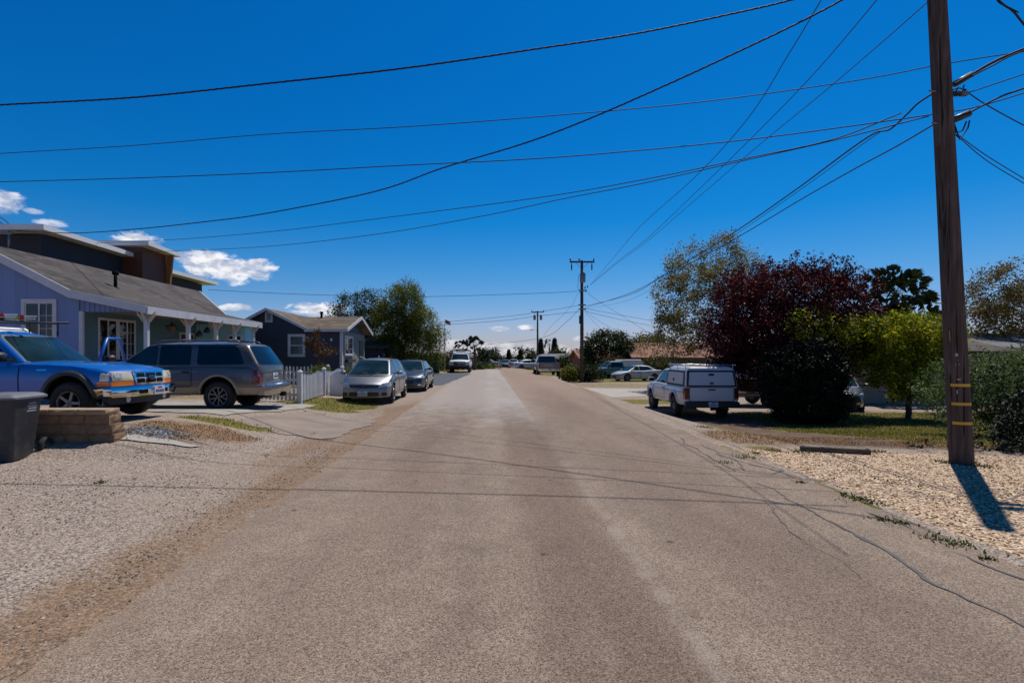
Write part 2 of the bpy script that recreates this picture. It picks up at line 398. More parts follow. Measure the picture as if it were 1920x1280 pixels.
# road: chip-sealed asphalt, worn tan-grey, paler overlay in the far left lane
mr = bpy.data.materials.new('worn_asphalt'); mr.use_nodes = True
N = NT(mr.node_tree); b = N.n['Principled BSDF']; o = N.obj(); X, Y, Z = N.sep(o)
big = N.noise(.9, 6, N.mapv(o, (1, .16, 1)), .6).outputs[0]; mid = N.noise(2.6, 6, o, .6).outputs[0]
va = N.vor(120, o); vac = N.new('ShaderNodeSeparateColor', i_Color=va.outputs['Color'])
vb = N.vor(260, o); vbc = N.new('ShaderNodeSeparateColor', i_Color=vb.outputs['Color'])
p = N.math('ADD', N.math('MULTIPLY', vac.outputs[0], .5), N.math('MULTIPLY', vbc.outputs[0], .5))
agg = N.ramp(p, (.09, (.045, .034, .026)), (.30, (.180, .134, .103)), (.6, (.285, .220, .172)), (.90, (.46, .375, .30)))
warm = N.ramp(N.math('ADD', N.math('MULTIPLY', big, .6), N.math('MULTIPLY', mid, .4)), (.36, (.74, .70, .69)), (.64, (1.16, 1.14, 1.10)))
c = N.mix(1.0, agg, warm, 'MULTIPLY')
wob = N.math('MULTIPLY', N.math('SUBTRACT', N.noise(.8, 4, N.mapv(o, (0, 1, 0))).outputs[0], .5), .5)
Xw = N.math('ADD', X, wob)
def band(c0, w_, soft):
    d = N.math('ABSOLUTE', N.math('SUBTRACT', Xw, c0)); return N.step(w_ + soft, w_, d)
tr = N.math('MULTIPLY', N.math('MAXIMUM', band(.72, .22, .35), N.math('MAXIMUM', N.math('MULTIPLY', band(2.3, .35, .5), .6), N.math('MULTIPLY', band(-1.0, .2, .4), .5))), N.math('MULTIPLY', N.step(.2, .6, mid), .75))
c = N.mix(tr, c, N.mix(1.0, c, (.66, .60, .59), 'MULTIPLY'))
# stone-light seam where the two paving passes meet
xs_ = N.math('ABSOLUTE', N.math('SUBTRACT', N.math('ADD', X, N.math('MULTIPLY', wob, .12)), 1.16))
seam = N.math('MULTIPLY', N.step(.09, .02, xs_), N.math('MULTIPLY', N.math('MULTIPLY', N.step(10, 6, Y), N.step(.35, .6, mid)), .28))
c = N.mix(seam, c, (.40, .35, .30))
ln = N.math('MULTIPLY', N.step(1.20, 1.13, N.math('ADD', X, N.math('MULTIPLY', wob, .08))), N.step(10.5, 20, N.math('ADD', Y, N.math('MULTIPLY', N.math('SUBTRACT', mid, .5), 14))))
c = N.mix(N.math('MULTIPLY', ln, .75), c, (.36, .315, .285))
pt = N.math('MULTIPLY', N.math('MULTIPLY', N.step(.95, .5, N.math('ABSOLUTE', N.math('SUBTRACT', Xw, .6))), N.step(11.3, 13.5, Y)), N.step(.30, .75, N.noise(.5, 5, N.mapv(o, (1, .3, 1)), .6).outputs[0]))
c = N.mix(N.math('MULTIPLY', pt, .5), c, (.46, .42, .39))
rl = N.math('MULTIPLY', N.step(1.15, 1.25, X), N.step(14, 30, Y))
c = N.mix(N.math('MULTIPLY', rl, .6), c, (.33, .235, .175))
# dirt washed over both edges, oil drips, small stains
eg = N.math('MAXIMUM', N.step(-2.05, -2.5, N.math('ADD', X, N.math('MULTIPLY', N.math('SUBTRACT', mid, .5), 1.0))), N.math('MULTIPLY', N.step(3.7, 4.4, N.math('ADD', X, N.math('MULTIPLY', N.math('SUBTRACT', mid, .5), 1.4))), .7))
c = N.mix(N.math('MULTIPLY', eg, .6), c, N.mix(p, (.16, .10, .065), (.36, .26, .19)))
st = N.vor(1.7, N.mapv(o, (1, .8, 1))); sp = N.step(.075, .02, N.math('ADD', st.outputs['Distance'], N.math('MULTIPLY', N.math('SUBTRACT', N.noise(30, 3, o).outputs[0], .5), .08)))
c = N.mix(N.math('MULTIPLY', sp, .7), c, (.05, .042, .038))
w2 = N.noise(1.3, 6, N.mapv(o, (1, 1, 1), (5, 3, 0)), .7).outputs[0]
c = N.mix(N.math('MULTIPLY', N.step(.58, .72, w2), .38), c, (.10, .078, .066))
crk = N.vor(.62, N.mix(.25, o, N.noise(1.6, 5, o).outputs['Color']), 'DISTANCE_TO_EDGE')
ck = N.math('MULTIPLY', N.step(.012, .002, crk.outputs['Distance']), N.math('MULTIPLY', N.step(1.9, 2.6, X), .0))
c = N.mix(ck, c, (.05, .04, .035))
N.set(b.inputs['Base Color'], c); b.inputs['Roughness'].default_value = .9; b.inputs['Specular IOR Level'].default_value = .2
N.set(b.inputs['Normal'], N.bump(N.math('ADD', N.math('SUBTRACT', 1.0, va.outputs['Distance']), N.math('MULTIPLY', N.noise(3, 4, o).outputs[0], 1.5)), .6, .004))
def ribbon(name, L, R, ys, m, off, nx=14, rag=.0, seed=0):
    vs = []
    for y in ys:
        a, b_ = L(y), R(y)
        a += rag * (mnoise.noise((y * 1.6, seed, 0)) + .6 * mnoise.noise((y * 6.1, seed, 3))); b_ += rag * (mnoise.noise((y * 1.5, seed, 9)) + .6 * mnoise.noise((y * 5.7, seed, 12)))
        for i in range(nx):
            x = lerp(a, b_, i / (nx - 1)); vs.append((x, y, tz(x, y) + off))
    fs = [(j * nx + i, j * nx + i + 1, (j + 1) * nx + i + 1, (j + 1) * nx + i) for j in range(len(ys) - 1) for i in range(nx - 1)]
    me = bpy.data.meshes.new(name); me.from_pydata(vs, [], fs); me.materials.append(m); me.polygons.foreach_set('use_smooth', [True] * len(fs))
    ob = bpy.data.objects.new(name, me); COL.objects.link(ob); return tag(ob, kind='structure')
ribbon('road', roadL, roadR, steps((-12, 2, .5), (2, 22, .06), (22, 60, .4), (60, 160, 4), (160, 420, 20)), mr, .008, 16, .07)

# side pavings as sheets draped on the ground
def drape(name, quad, m, off=.016, n=24, k=26, rag=.06, seed=1):
    (ax, ay), (bx, by), (cx, cy), (dx, dy) = quad; vs = []
    for j in range(k):
        t = j / (k - 1)
        for i in range(n):
            s = i / (n - 1)
            x = lerp(lerp(ax, bx, s), lerp(dx, cx, s), t); y = lerp(lerp(ay, by, s), lerp(dy, cy, s), t)
            if i in (0, n - 1) or j in (0, k - 1):
                x += rag * mnoise.noise((x * 3, y * 3, seed)) * 2; y += rag * mnoise.noise((x * 3, y * 3, seed + 5)) * 2
            vs.append((x, y, tz(x, y) + off))
    fs = [(j * n + i, j * n + i + 1, (j + 1) * n + i + 1, (j + 1) * n + i) for j in range(k - 1) for i in range(n - 1)]
    me = bpy.data.meshes.new(name); me.from_pydata(vs, [], fs); me.materials.append(m); me.polygons.foreach_set('use_smooth', [True] * len(fs))
    ob = bpy.data.objects.new(name, me); COL.objects.link(ob); return tag(ob, kind='structure')
def slabmat(name, c1, c2, cracks=True, scale=.45):
    m = bpy.data.materials.new(name); m.use_nodes = True; N = NT(m.node_tree); b = N.n['Principled BSDF']; o = N.obj()
    n = N.noise(1.5, 7, o, .65).outputs[0]; f = N.noise(60, 3, o).outputs[0]
    c = N.ramp(N.math('ADD', N.math('MULTIPLY', n, .7), N.math('MULTIPLY', f, .3)), (.3, c1), (.7, c2))
    if cracks:
        v = N.vor(scale, N.mix(.2, o, N.noise(2, 4, o).outputs['Color']), 'DISTANCE_TO_EDGE')
        c = N.mix(N.math('MULTIPLY', N.step(.03, .006, v.outputs['Distance']), .85), c, (.05, .045, .03))
    N.set(b.inputs['Base Color'], c); b.inputs['Roughness'].default_value = .92
    N.set(b.inputs['Normal'], N.bump(N.math('ADD', f, n), .5, .006)); return m
conc = slabmat('old_concrete', (.24, .215, .185), (.40, .365, .32))
tan_asph = slabmat('tan_asphalt', (.19, .145, .115), (.32, .25, .20), True, .3)
new_asph = slabmat('blue_grey_asphalt', (.060, .066, .080), (.090, .098, .115), False)
pale = slabmat('pale_paving', (.30, .27, .235), (.46, .42, .37), False)
drape('driveway', [(-11, 12.6), (-5.6, 11.3), (-5.0, 15.6), (-11, 16.4)], conc, .016)
drape('driveway_apron', [(-5.2, 10.9), (-3.0, 10.2), (-2.75, 13.0), (-4.9, 14.4)], tan_asph, .010, rag=.14)
drape('asphalt_driveway', [(-9, 29), (-2.45, 29), (-1.5, 48), (-9, 48.5)], new_asph, .014)
drape('pale_driveway', [(5.6, 27), (12.5, 30), (16, 33), (5.8, 36)], pale, .012)
drape('concrete_slab', [(-6.1, 8.62), (-4.75, 8.60), (-4.7, 8.76), (-6.05, 8.82)], pale, .02, 12, 8, .04)

# tar-filled cracks on the right side of the road
tar = mat('crack_tar', (.095, .088, .088), .8, var=.35, vs_=5)
cb = MB()
def gpt(px, py): return aty(px, py, 1600 / (py - 667.0) if py > 668 else 1)
def crack(pts, w_, seed):
    P = []
    G_ = [gpt(*p) for p in pts]
    for i in range(len(G_) - 1):
        n = max(2, int((G_[i + 1] - G_[i]).length / .08))
        for k in range(n): P.append(G_[i].lerp(G_[i + 1], k / n))
    P.append(G_[-1])
    L_ = len(P); vs = []
    for i, q in enumerate(P):
        d = (P[min(i + 1, L_ - 1)] - P[max(0, i - 1)]); d.z = 0; d.normalize(); nrm = Vector((-d.y, d.x, 0))
        q = q + nrm * (.09 * mnoise.noise((i * .16, seed, 0)) + .035 * mnoise.noise((i * .7, seed, 4)))
        ww = w_ * (.25 + 1.6 * abs(mnoise.noise((i * .23, seed, 7))) + (1.5 if mnoise.noise((i * .08, seed, 2)) > .42 else 0)) * min(1, i / 4 + .1, (L_ - 1 - i) / 4 + .1)
        for s in (-1, 1):
            r = q + nrm * ww * s; vs.append((r.x, r.y, tz(r.x, r.y) + .014))
    cb.add(vs, [(2 * i, 2 * i + 1, 2 * i + 3, 2 * i + 2) for i in range(L_ - 1)])
crack([(1272, 820), (1290, 835), (1350, 868), (1382, 886)], .024, 1)
crack([(1312, 832), (1360, 858), (1440, 880), (1500, 898)], .02, 2)
crack([(1330, 850), (1380, 862), (1400, 884)], .025, 5)
crack([(1345, 846), (1420, 868), (1470, 884), (1440, 892)], .02, 6)
crack([(1408, 904), (1450, 918), (1500, 948), (1550, 975), (1590, 1000), (1640, 1022), (1690, 1058), (1745, 1088), (1800, 1115), (1880, 1155), (1990, 1220)], .022, 3)
crack([(1618, 958), (1680, 980), (1740, 1006)], .022, 8)
crack([(1776, 1030), (1850, 1062), (1960, 1104)], .02, 9)
crack([(1432, 935), (1470, 985), (1530, 1030), (1580, 1062), (1650, 1108)], .007, 11)
crack([(1500, 1000), (1512, 1030), (1560, 1050)], .005, 13)
crack([(1100, 812), (1180, 815), (1262, 823)], .012, 14)
crack([(1180, 815), (1200, 830), (1245, 842)], .008, 15)
tag(cb.build('road_crack_seal', tar, recalc=False), kind='structure')

# ------------------------------------------------------------------ loose stones, weeds and grass
rng = np.random.default_rng(5)
def scatter_mesh(name, V, F, m, kind='stuff', smooth=False, tagd=None, parent=None):
    me = bpy.data.meshes.new(name); k = F.shape[1]
    me.vertices.add(len(V)); me.vertices.foreach_set('co', V.astype(np.float32).ravel())
    me.loops.add(F.size); me.loops.foreach_set('vertex_index', F.astype(np.int32).ravel())
    me.polygons.add(len(F)); me.polygons.foreach_set('loop_start', np.arange(0, F.size, k, dtype=np.int32)); me.polygons.foreach_set('loop_total', np.full(len(F), k, dtype=np.int32))
    me.polygons.foreach_set('use_smooth', np.full(len(F), smooth)); me.materials.append(m); me.update(calc_edges=True)
    o = bpy.data.objects.new(name, me); COL.objects.link(o)
    if parent is not None: o.parent = parent
    if tagd: tag(o, *tagd)
    if kind: o['kind'] = kind
    return o
def tzv(P): return np.array([tz(float(x), float(y)) for x, y in P])
def stones(name, P, smin, smax, m, tagd):
    n = len(P); s = rng.uniform(smin, smax, n) ; z = tzv(P)
    oct_ = np.array([(1, 0, 0), (0, 1, 0), (-1, 0, 0), (0, -1, 0), (0, 0, .7), (0, 0, -.5)], float)
    J = oct_[None] * s[:, None, None] * rng.uniform(.6, 1.35, (n, 6, 3)); a = rng.uniform(0, 2 * PI, n)
    ca, sa = np.cos(a)[:, None], np.sin(a)[:, None]
    x = J[..., 0] * ca - J[..., 1] * sa + P[:, :1]; y = J[..., 0] * sa + J[..., 1] * ca + P[:, 1:2]; zz = J[..., 2] + z[:, None] + s[:, None] * .25
    V = np.stack([x, y, zz], -1).reshape(-1, 3)
    f = np.array([(0, 1, 4), (1, 2, 4), (2, 3, 4), (3, 0, 4), (1, 0, 5), (2, 1, 5), (3, 2, 5), (0, 3, 5)])
    F = (f[None] + (np.arange(n) * 6)[:, None, None]).reshape(-1, 3)
    return scatter_mesh(name, V, F, m, 'stuff', False, tagd)
def leafstone(name, cols): return leafmat(name, cols, 0, 2, .9)
n = 26000; P = np.stack([rng.uniform(3.9, 12, n), 2.2 + 7.6 * rng.random(n) ** 1.1], 1)
keep = np.array([zones(x, y)[1] > .35 + .3 * rng.random() and x > roadR(y) + .03 for x, y in P]); P = P[keep]
stones('gravel_stones', P, .005, .017, leafstone('stone_pale', [(.07, .04, .022), (.36, .24, .14), (.66, .47, .32), (.90, .74, .58)]), ('loose tan and cream rock gravel spread round the foot of the near pole', 'gravel'))
n = 13000; P = np.stack([-2.5 - 6.5 * rng.random(n), 2.3 + 7 * rng.random(n) ** 1.2], 1)
P = P[np.array([mnoise.noise((x * .7, y * .7, 0)) > -.1 and not (-7.6 < x < -6.6 and 7.5 < y < 8.6) for x, y in P])]
stones('shoulder_stones', P, .005, .013, leafstone('stone_grey', [(.04, .03, .025), (.16, .125, .10), (.34, .27, .22), (.50, .43, .37)]), ('fine grey and brown pebbles strewn over the left road shoulder', 'gravel'))
n = 420; P = np.stack([rng.normal(-5.7, .26, n), rng.normal(8.98, .12, n)], 1)
stones('blue_grey_stones', P, .015, .035, leafstone('stone_blue', [(.05, .055, .065), (.18, .19, .21), (.40, .41, .43)]), ('small heap of blue grey crushed stone beside the block wall end', 'gravel'))
n = 1500; P = np.stack([np.where(rng.random(n) < .6, -2.35 + np.abs(rng.normal(0, .38, n)), 4.1 - np.abs(rng.normal(0, .35, n))), 2.4 + 12 * rng.random(n) ** 1.3], 1)
stones('road_grit', P, .004, .012, MATS['stone_grey'], ('scattered grit and small stones washed onto both edges of the road', 'gravel'))
def blades(name, P, hmin, hmax, m, tagd, lean=.5, wid=.006):
    n = len(P); h = rng.uniform(hmin, hmax, n); a = rng.uniform(0, 2 * PI, n); z = tzv(P); l = rng.normal(0, lean, (n, 2)) * h[:, None]
    w_ = wid * rng.uniform(.7, 1.5, n); dx, dy = np.cos(a) * w_, np.sin(a) * w_
    b0 = np.stack([P[:, 0] - dx, P[:, 1] - dy, z - .005], 1); b1 = np.stack([P[:, 0] + dx, P[:, 1] + dy, z - .005], 1)
    m0 = np.stack([P[:, 0] + dx * .7 + l[:, 0] * .35, P[:, 1] + dy * .7 + l[:, 1] * .35, z + h * .6], 1); m1 = np.stack([P[:, 0] - dx * .7 + l[:, 0] * .35, P[:, 1] - dy * .7 + l[:, 1] * .35, z + h * .6], 1)
    t = np.stack([P[:, 0] + l[:, 0], P[:, 1] + l[:, 1], z + h], 1)
    V = np.stack([b0, b1, m0, m1, t], 1).reshape(-1, 3)
    f = np.array([(0, 1, 2), (0, 2, 3), (3, 2, 4)]); F = (f[None] + (np.arange(n) * 5)[:, None, None]).reshape(-1, 3)
    return scatter_mesh(name, V, F, m, 'stuff', False, tagd)
gmat = leafmat('grass_blade', [(.05, .07, .008), (.14, .155, .018), (.28, .25, .05), (.42, .31, .12)], .4, .5)
dmat = leafmat('dry_blade', [(.16, .07, .02), (.34, .17, .05), (.46, .28, .10)], .3)
def inzone(x0, x1, y0, y1, n, ch, thr):
    P = np.stack([rng.uniform(x0, x1, n), rng.uniform(y0, y1, n)], 1)
    k = [zones(float(x), float(y))[ch] + .45 * mnoise.noise((x * 1.7, y * 1.7, 0)) > thr and not (roadL(y) - .02 < x < roadR(y) + .03) and not (-11 < x < -5.05 and 12.3 < y < 16) for x, y in P]
    return P[np.array(k)]
blades('lawn_grass', inzone(7, 17, 9, 20, 42000, 0, .5), .02, .06, gmat, ('short patchy green lawn beyond the pale gravel on the right', 'grass'), .5, .008)
blades('verge_grass', inzone(-8, -2.4, 8.5, 20, 17000, 0, .5), .015, .06, gmat, ('ragged green verge grass by the picket fence and driveway', 'grass'), .5, .007)
blades('dry_grass', np.concatenate([inzone(5, 9, 8.6, 11, 5000, 3, .75), inzone(-6.5, -3.5, 8.3, 11, 7000, 2, .55), inzone(4.2, 7, 9, 13, 5000, 2, .6)]), .015, .05, dmat, ('flattened orange dry grass on the bare ground at the road edges', 'grass'), 1.0, .005)
mids_w = leafmat('weed_leaf', [(.03, .045, .008), (.08, .10, .018), (.15, .16, .035)], .3)
def clump(cx, cy, r, n): 
    P = rng.normal(0, r, (n, 2)); P[:, 0] += cx; P[:, 1] += cy; return P
wd = [Vector((7.25, 8.02, 0)), Vector((6.86, 8.0, 0)), Vector((7.15, 7.75, 0)), Vector((7.5, 8.3, 0)), Vector((6.5, 8.9, 0)), Vector((5.2, 8.9, 0)),gpt(190 * 1, 905), gpt(1360, 868), gpt(1395, 858), gpt(1500, 905), gpt(1585, 930), gpt(1617, 938), gpt(1686, 982), gpt(1752, 1010), gpt(1790, 1020), gpt(1850, 1050), gpt(1660, 976), gpt(1320, 800), gpt(1420, 850), gpt(1450, 845)]
blades('weeds', np.concatenate([clump(q.x, q.y, .04 + .03 * (i % 3), 34 + 22 * (i % 3)) for i, q in enumerate(wd)]), .012, .045, mids_w, ('small scattered weeds at the broken edges of the road', 'weeds'), .9, .009)
# ------------------------------------------------------------------ vehicle builder
black = mat('black_plastic', (.018, .018, .020), .5, var=.2)
dark = mat('dark_underbody', (.008, .008, .008), .9, spec=.1)
rubber = mat('tyre_rubber', (.022, .021, .020), .85, var=.25, vs_=9, dirt=((.10, .085, .07), .5))
alloy = mat('alloy', (.25, .25, .26), .45, .85, var=.12, dirt=((.14, .12, .10), .5))
steel = mat('dull_wheel', (.16, .155, .15), .5, .7, var=.15)
chrome = mat('chrome', (.75, .75, .76), .10, 1.0, var=.03)
wglass = glass('car_glass', (.012, .030, .034), .03)
tint = glass('tinted_glass', (.006, .007, .008), .04)
seamm = mat('door_gap', (.006, .006, .007), .8, spec=.1)
platem = mat('plate_white', (.62, .62, .64), .4, var=.05)
platet = mat('plate_blue', (.03, .05, .22), .5)
redlens = mat('red_lens', (.13, .004, .004), .15, coat=.8)
amber = mat('amber_lens', (.85, .22, .02), .15, coat=.8)
clearlens = mat('clear_lens', (.50, .52, .53), .22, .0, coat=.6, var=.35, vs_=14)
creamlens = mat('aged_headlight', (.72, .66, .48), .18, coat=.7, var=.2, vs_=9)
SEC = [(0, .86), (.07, .95), (.28, .992), (.5, 1.0), (.72, .992), (.88, .97), (.965, .945), (1.0, .90)]
class Car:
    """x forward, y left, z up; origin on the ground under the middle. S is a dict of shape curves."""
    def __init__(s, name, label, cat, loc, rz, S, group=None):
        s.S = S; s.root = thing(name, label, cat, loc, rz, group); s.L = S['L']; s.W = S['W'] / 2
        s.body()
    def top(s, x): return interp(x, *s.S['top'])
    def bot(s, x): return interp(x, *s.S['bot'])
    def hw(s, x):
        L = s.L / 2; a = s.S.get('tapf', .82); r = s.S.get('tapr', .88); e = s.S.get('tap', .75)
        f = 1
        if x > L - e: f = 1 - (1 - a) * ((x - (L - e)) / e) ** 2
        if x < -L + e: f = 1 - (1 - r) * ((-L + e - x) / e) ** 2
        return s.W * f
    def sec(s, r): return interp(r, [a for a, _ in SEC], [b for _, b in SEC])
    def side(s, x, z):
        b, t = s.bot(x), s.top(x); return s.hw(x) * s.sec((z - b) / (t - b))
    def warp(s, p):
        x, y, z = p; L = s.L / 2
        k = min(1, max(0, (x - (L - .8)) / .8)) ** 1.3; kr = min(1, max(0, (-x - (L - .7)) / .7)) ** 1.3
        q = min(1.2, abs(y) / s.W)
        x -= k * (s.S.get('bulf', .16) * q ** 2.4 + interp(z, *s.S.get('nose', ((0, 1), (0, 0)))))
        x += kr * (s.S.get('bulr', .07) * q ** 2.6 + interp(z, *s.S.get('tail', ((0, 1), (0, 0)))))
        return (x, y, z)
    def body(s):
        S = s.S; n = 46; L = s.L / 2
        xs = sorted(set([-L + s.L * i / n for i in range(n + 1)] + [x for x in S['top'][0] if -L < x < L] + [L - .04, L - .12, -L + .04]))
        J = len(SEC); vs = []; rows = []
        cr = S.get('crown', .035)
        for x in xs:
            b, t = s.bot(x), s.top(x); h = s.hw(x); half = [(h * k, b + (t - b) * r) for r, k in SEC]
            tp = [(h * .9 * q, t + cr * (1 - q * q) * (1 if x > S['cowl'] else .3)) for q in (.75, .5, .25, 0)]
            pr = half + tp; full = [(-y, z) for y, z in pr] + [(y, z) for y, z in pr[-2::-1]]
            rows.append(len(vs)); vs += [s.warp((x, y, z)) for y, z in full]
        K = 2 * (J + 4) - 1; fs = []
        for i in range(len(xs) - 1):
            for k in range(K - 1): fs.append((rows[i] + k, rows[i] + k + 1, rows[i + 1] + k + 1, rows[i + 1] + k))
            fs.append((rows[i] + K - 1, rows[i], rows[i + 1], rows[i + 1] + K - 1))
        B = MB(); B.add(vs, fs, 0, True)
        # end caps as a grid of bands so they follow the curve of nose and tail
        for e, x in ((0, xs[0]), (-1, xs[-1])):
            r0 = rows[e]; half = K // 2; M_ = 9
            prev = None
            for k in range(half + 1):
                a, c = vs[r0 + k], vs[r0 + K - 1 - k]
                if k == half: row = [r0 + k]; break_ = True
                y0, y1, z = a[1], c[1], a[2]
                o = len(B.v)
                if k < half:
                    inner = [s.warp((x, lerp(y0, y1, m / (M_ - 1)), z)) for m in range(1, M_ - 1)]
                    B.v += inner; row = [r0 + k] + [o + m for m in range(M_ - 2)] + [r0 + K - 1 - k]
                if prev is not None:
                    if len(row) == 1:
                        fs2 = [(prev[m], prev[m + 1], row[0]) for m in range(M_ - 1)]
                    else: fs2 = [(prev[m], prev[m + 1], row[m + 1], row[m]) for m in range(M_ - 1)]
                    B.f += fs2; B.m += [0] * len(fs2); B.sm += [True] * len(fs2)
                else:
                    bottom = tuple(row)
                    B.f.append(bottom); B.m.append(0); B.sm.append(False)
                prev = row
        s.bodyo = B.build('body', [S['paint'], dark], s.root, sharp=38)
        ob = s.bodyo; cut = []
        bm = bmesh.new(); bm.from_mesh(ob.data); bmesh.ops.remove_doubles(bm, verts=bm.verts, dist=.0005); bmesh.ops.recalc_face_normals(bm, faces=bm.faces); bm.to_mesh(ob.data); bm.free()
        R = S['wr'] + S.get('gap', .07)
        def cutter(mb):
            c = mb.build('cutter', [S['paint'], dark], s.root)
            md = ob.modifiers.new('cut', 'BOOLEAN'); md.object = c; md.operation = 'DIFFERENCE'; md.solver = 'EXACT'; cut.append(c)
        for ax in S['axles']:
            c = MB(); zc = S['wr'] + S.get('lift', .02); c.prism([(ax + R * math.cos(2 * PI * k / 40), zc + R * math.sin(2 * PI * k / 40)) for k in range(40)], -1.2, 1.2, 1, 'y'); cutter(c)
        if 'bed' in S:
            x0, x1, zf = S['bed']; c = MB(); c.box(x0, x1, -s.W + .16, s.W - .16, zf, 3, 1); cutter(c)
        bpy.context.view_layer.update(); dg = bpy.context.evaluated_depsgraph_get()
        me = bpy.data.meshes.new_from_object(ob.evaluated_get(dg)); ob.modifiers.clear(); old = ob.data; ob.data = me; me.name = 'body'
        for c in cut: bpy.data.objects.remove(c)
        me.set_sharp_from_angle(angle=math.radians(38))
    # ---- greenhouse
    def ghparam(s, G, v):
        q = v ** G.get('cf', 1.0)
        return (lerp(G['bf'], G['rf'], q), lerp(G['br'], G['rr'], v ** G.get('cr', 1.0)), lerp(G['wb'], G['wt'], v))
    def house(s, G, name='cabin', m=None):
        """G: bf,rf front x at belt/roof, br,rr rear x, wb,wt half widths, zb,zt heights, bul front bulge"""
        s.G = G; B = MB(); zb, zt = G['zb'], G['zt']; lv = [(-.25, 0), (0, 0), (.2, 0), (.4, 0), (.6, 0), (.8, .0), (.9, .015), (.955, .045), (.985, .09), (1.0, .15)]
        rings = []
        for v, ins in lv:
            xf, xr, w_ = s.ghparam(G, max(0, min(1, v))); z = lerp(zb, zt - G.get('cr_h', .05), v)
            w_ -= ins * .75; bul = G.get('bul', .09); br_ = G.get('bulr', .03); pts = []
            cf = ins * .9; xf -= cf; xr += cf
            nS = 9; nF = 9; rc = .06
            for i in range(nS + 1): x = lerp(xr + rc, xf - rc, i / nS); pts.append((x, -w_, z))
            for i in range(nF + 1):
                y = lerp(-w_ + rc * .6, w_ - rc * .6, i / nF); pts.append((xf + bul * (1 - (y / w_) ** 2) - .02, y, z))
            for i in range(nS + 1): x = lerp(xf - rc, xr + rc, i / nS); pts.append((x, w_, z))
            for i in range(nF + 1):
                y = lerp(w_ - rc * .6, -w_ + rc * .6, i / nF); pts.append((xr - br_ * (1 - (y / w_) ** 2) + .02, y, z))
            rings.append(pts)
        n = len(rings[0]); last = rings[-1]; cx = sum(p[0] for p in last) / n
        for k, up in ((.66, .6), (.33, .9)):
            rings.append([(cx + (p[0] - cx) * k, p[1] * k, p[2] + G.get('cr_h', .05) * up) for p in last])
        vs = [p for r in rings for p in r]; fs = [(i * n + k, i * n + (k + 1) % n, (i + 1) * n + (k + 1) % n, (i + 1) * n + k) for i in range(len(rings) - 1) for k in range(n)]
        fs.append(tuple((len(rings) - 1) * n + k for k in range(n))); fs.append(tuple(range(n))[::-1])
        B.add(vs, fs, 0, True); return B.build(name, [m or s.S['paint']], s.root, sharp=50)
    def fside(s, G, sg):
        def f(u, v, off):
            t = (v - G['zb']) / (G['zt'] - G.get('cr_h', .05) - G['zb']); return (u, sg * (lerp(G['wb'], G['wt'], max(0, t)) + off), v)
        return f
    def ffront(s, G, rear=False):
        def f(u, v, off):
            t = (v - G['zb']) / (G['zt'] - G.get('cr_h', .05) - G['zb']); xf, xr, w_ = s.ghparam(G, max(0.0, min(1, t)))
            if rear: return (xr - G.get('bulr', .03) * (1 - (u / w_) ** 2) + .02 - off * 1.2, u, v + off * .3)
            return (xf + G.get('bul', .09) * (1 - (u / w_) ** 2) - .02 + off * 1.2, u, v + off * .3)
        return f
    def panel(s, name, outline, fn, m, th=.012, off=.006, parent=None, rnd=0, warp=False, rings=(1, .9, .6, .3), mi=None, m2=None, border=0):
        """curved plate following fn(u, v, offset); outline in (u, v)"""
        o = []
        n = len(outline)
        for i in range(n):            # round the corners
            p0, p, p1 = Vector(outline[i - 1]), Vector(outline[i]), Vector(outline[(i + 1) % n])
            r = rnd if not isinstance(rnd, (list, tuple)) else rnd[i]
            if r > 0:
                a = p + (p0 - p).normalized() * min(r, (p0 - p).length * .45); c = p + (p1 - p).normalized() * min(r, (p1 - p).length * .45)
                for t in (0, .25, .5, .75, 1): o.append(a * (1 - t) ** 2 + p * 2 * t * (1 - t) + c * t * t)
            else: o.append(p)
        q = []
        for i in range(len(o)):       # subdivide the long edges
            a, c = o[i], o[(i + 1) % len(o)]; k = max(1, int((c - a).length / .12))
            q += [a.lerp(c, j / k) for j in range(k)]
        n = len(q); cx = sum((p for p in q), Vector((0, 0))) / n
        W_ = (lambda p: s.warp(p)) if warp else (lambda p: p)
        vs = [W_(fn(p.x, p.y, off - th)) for p in q]
        for r in rings: vs += [W_(fn(*(cx + (p - cx) * r), off)) for p in q]
        c0 = len(vs); vs.append(W_(fn(cx.x, cx.y, off)))
        fs = [(i * n + k, i * n + (k + 1) % n, (i + 1) * n + (k + 1) % n, (i + 1) * n + k) for i in range(len(rings)) for k in range(n)]
        mis = [0] * n + [1 if (border and i == 0) else 0 for i in range(len(rings) - 1) for k in range(n)]
        fs += [(len(rings) * n + k, len(rings) * n + (k + 1) % n, c0) for k in range(n)]; mis += [0] * n
        B = MB(); B.add(vs, fs, 0, True); B.m = mis
        return B.build(name, [m] + ([m2] if m2 else []), parent or s.root, sharp=30)
    def bside(s, sg):
        return lambda u, v, off: (u, sg * (s.side(u, v) + off), v)
    def bfront(s): return lambda u, v, off: (s.L / 2 + off, u, v)
    def brear(s): return lambda u, v, off: (-s.L / 2 - off, u, v)
    def pbox(s, name, fn, u0, u1, v0, v1, m, th=.03, off=.02, rnd=.02, parent=None):
        return s.panel(name, [(u0, v0), (u1, v0), (u1, v1), (u0, v1)], fn, m, th + off, off, parent, rnd, True)
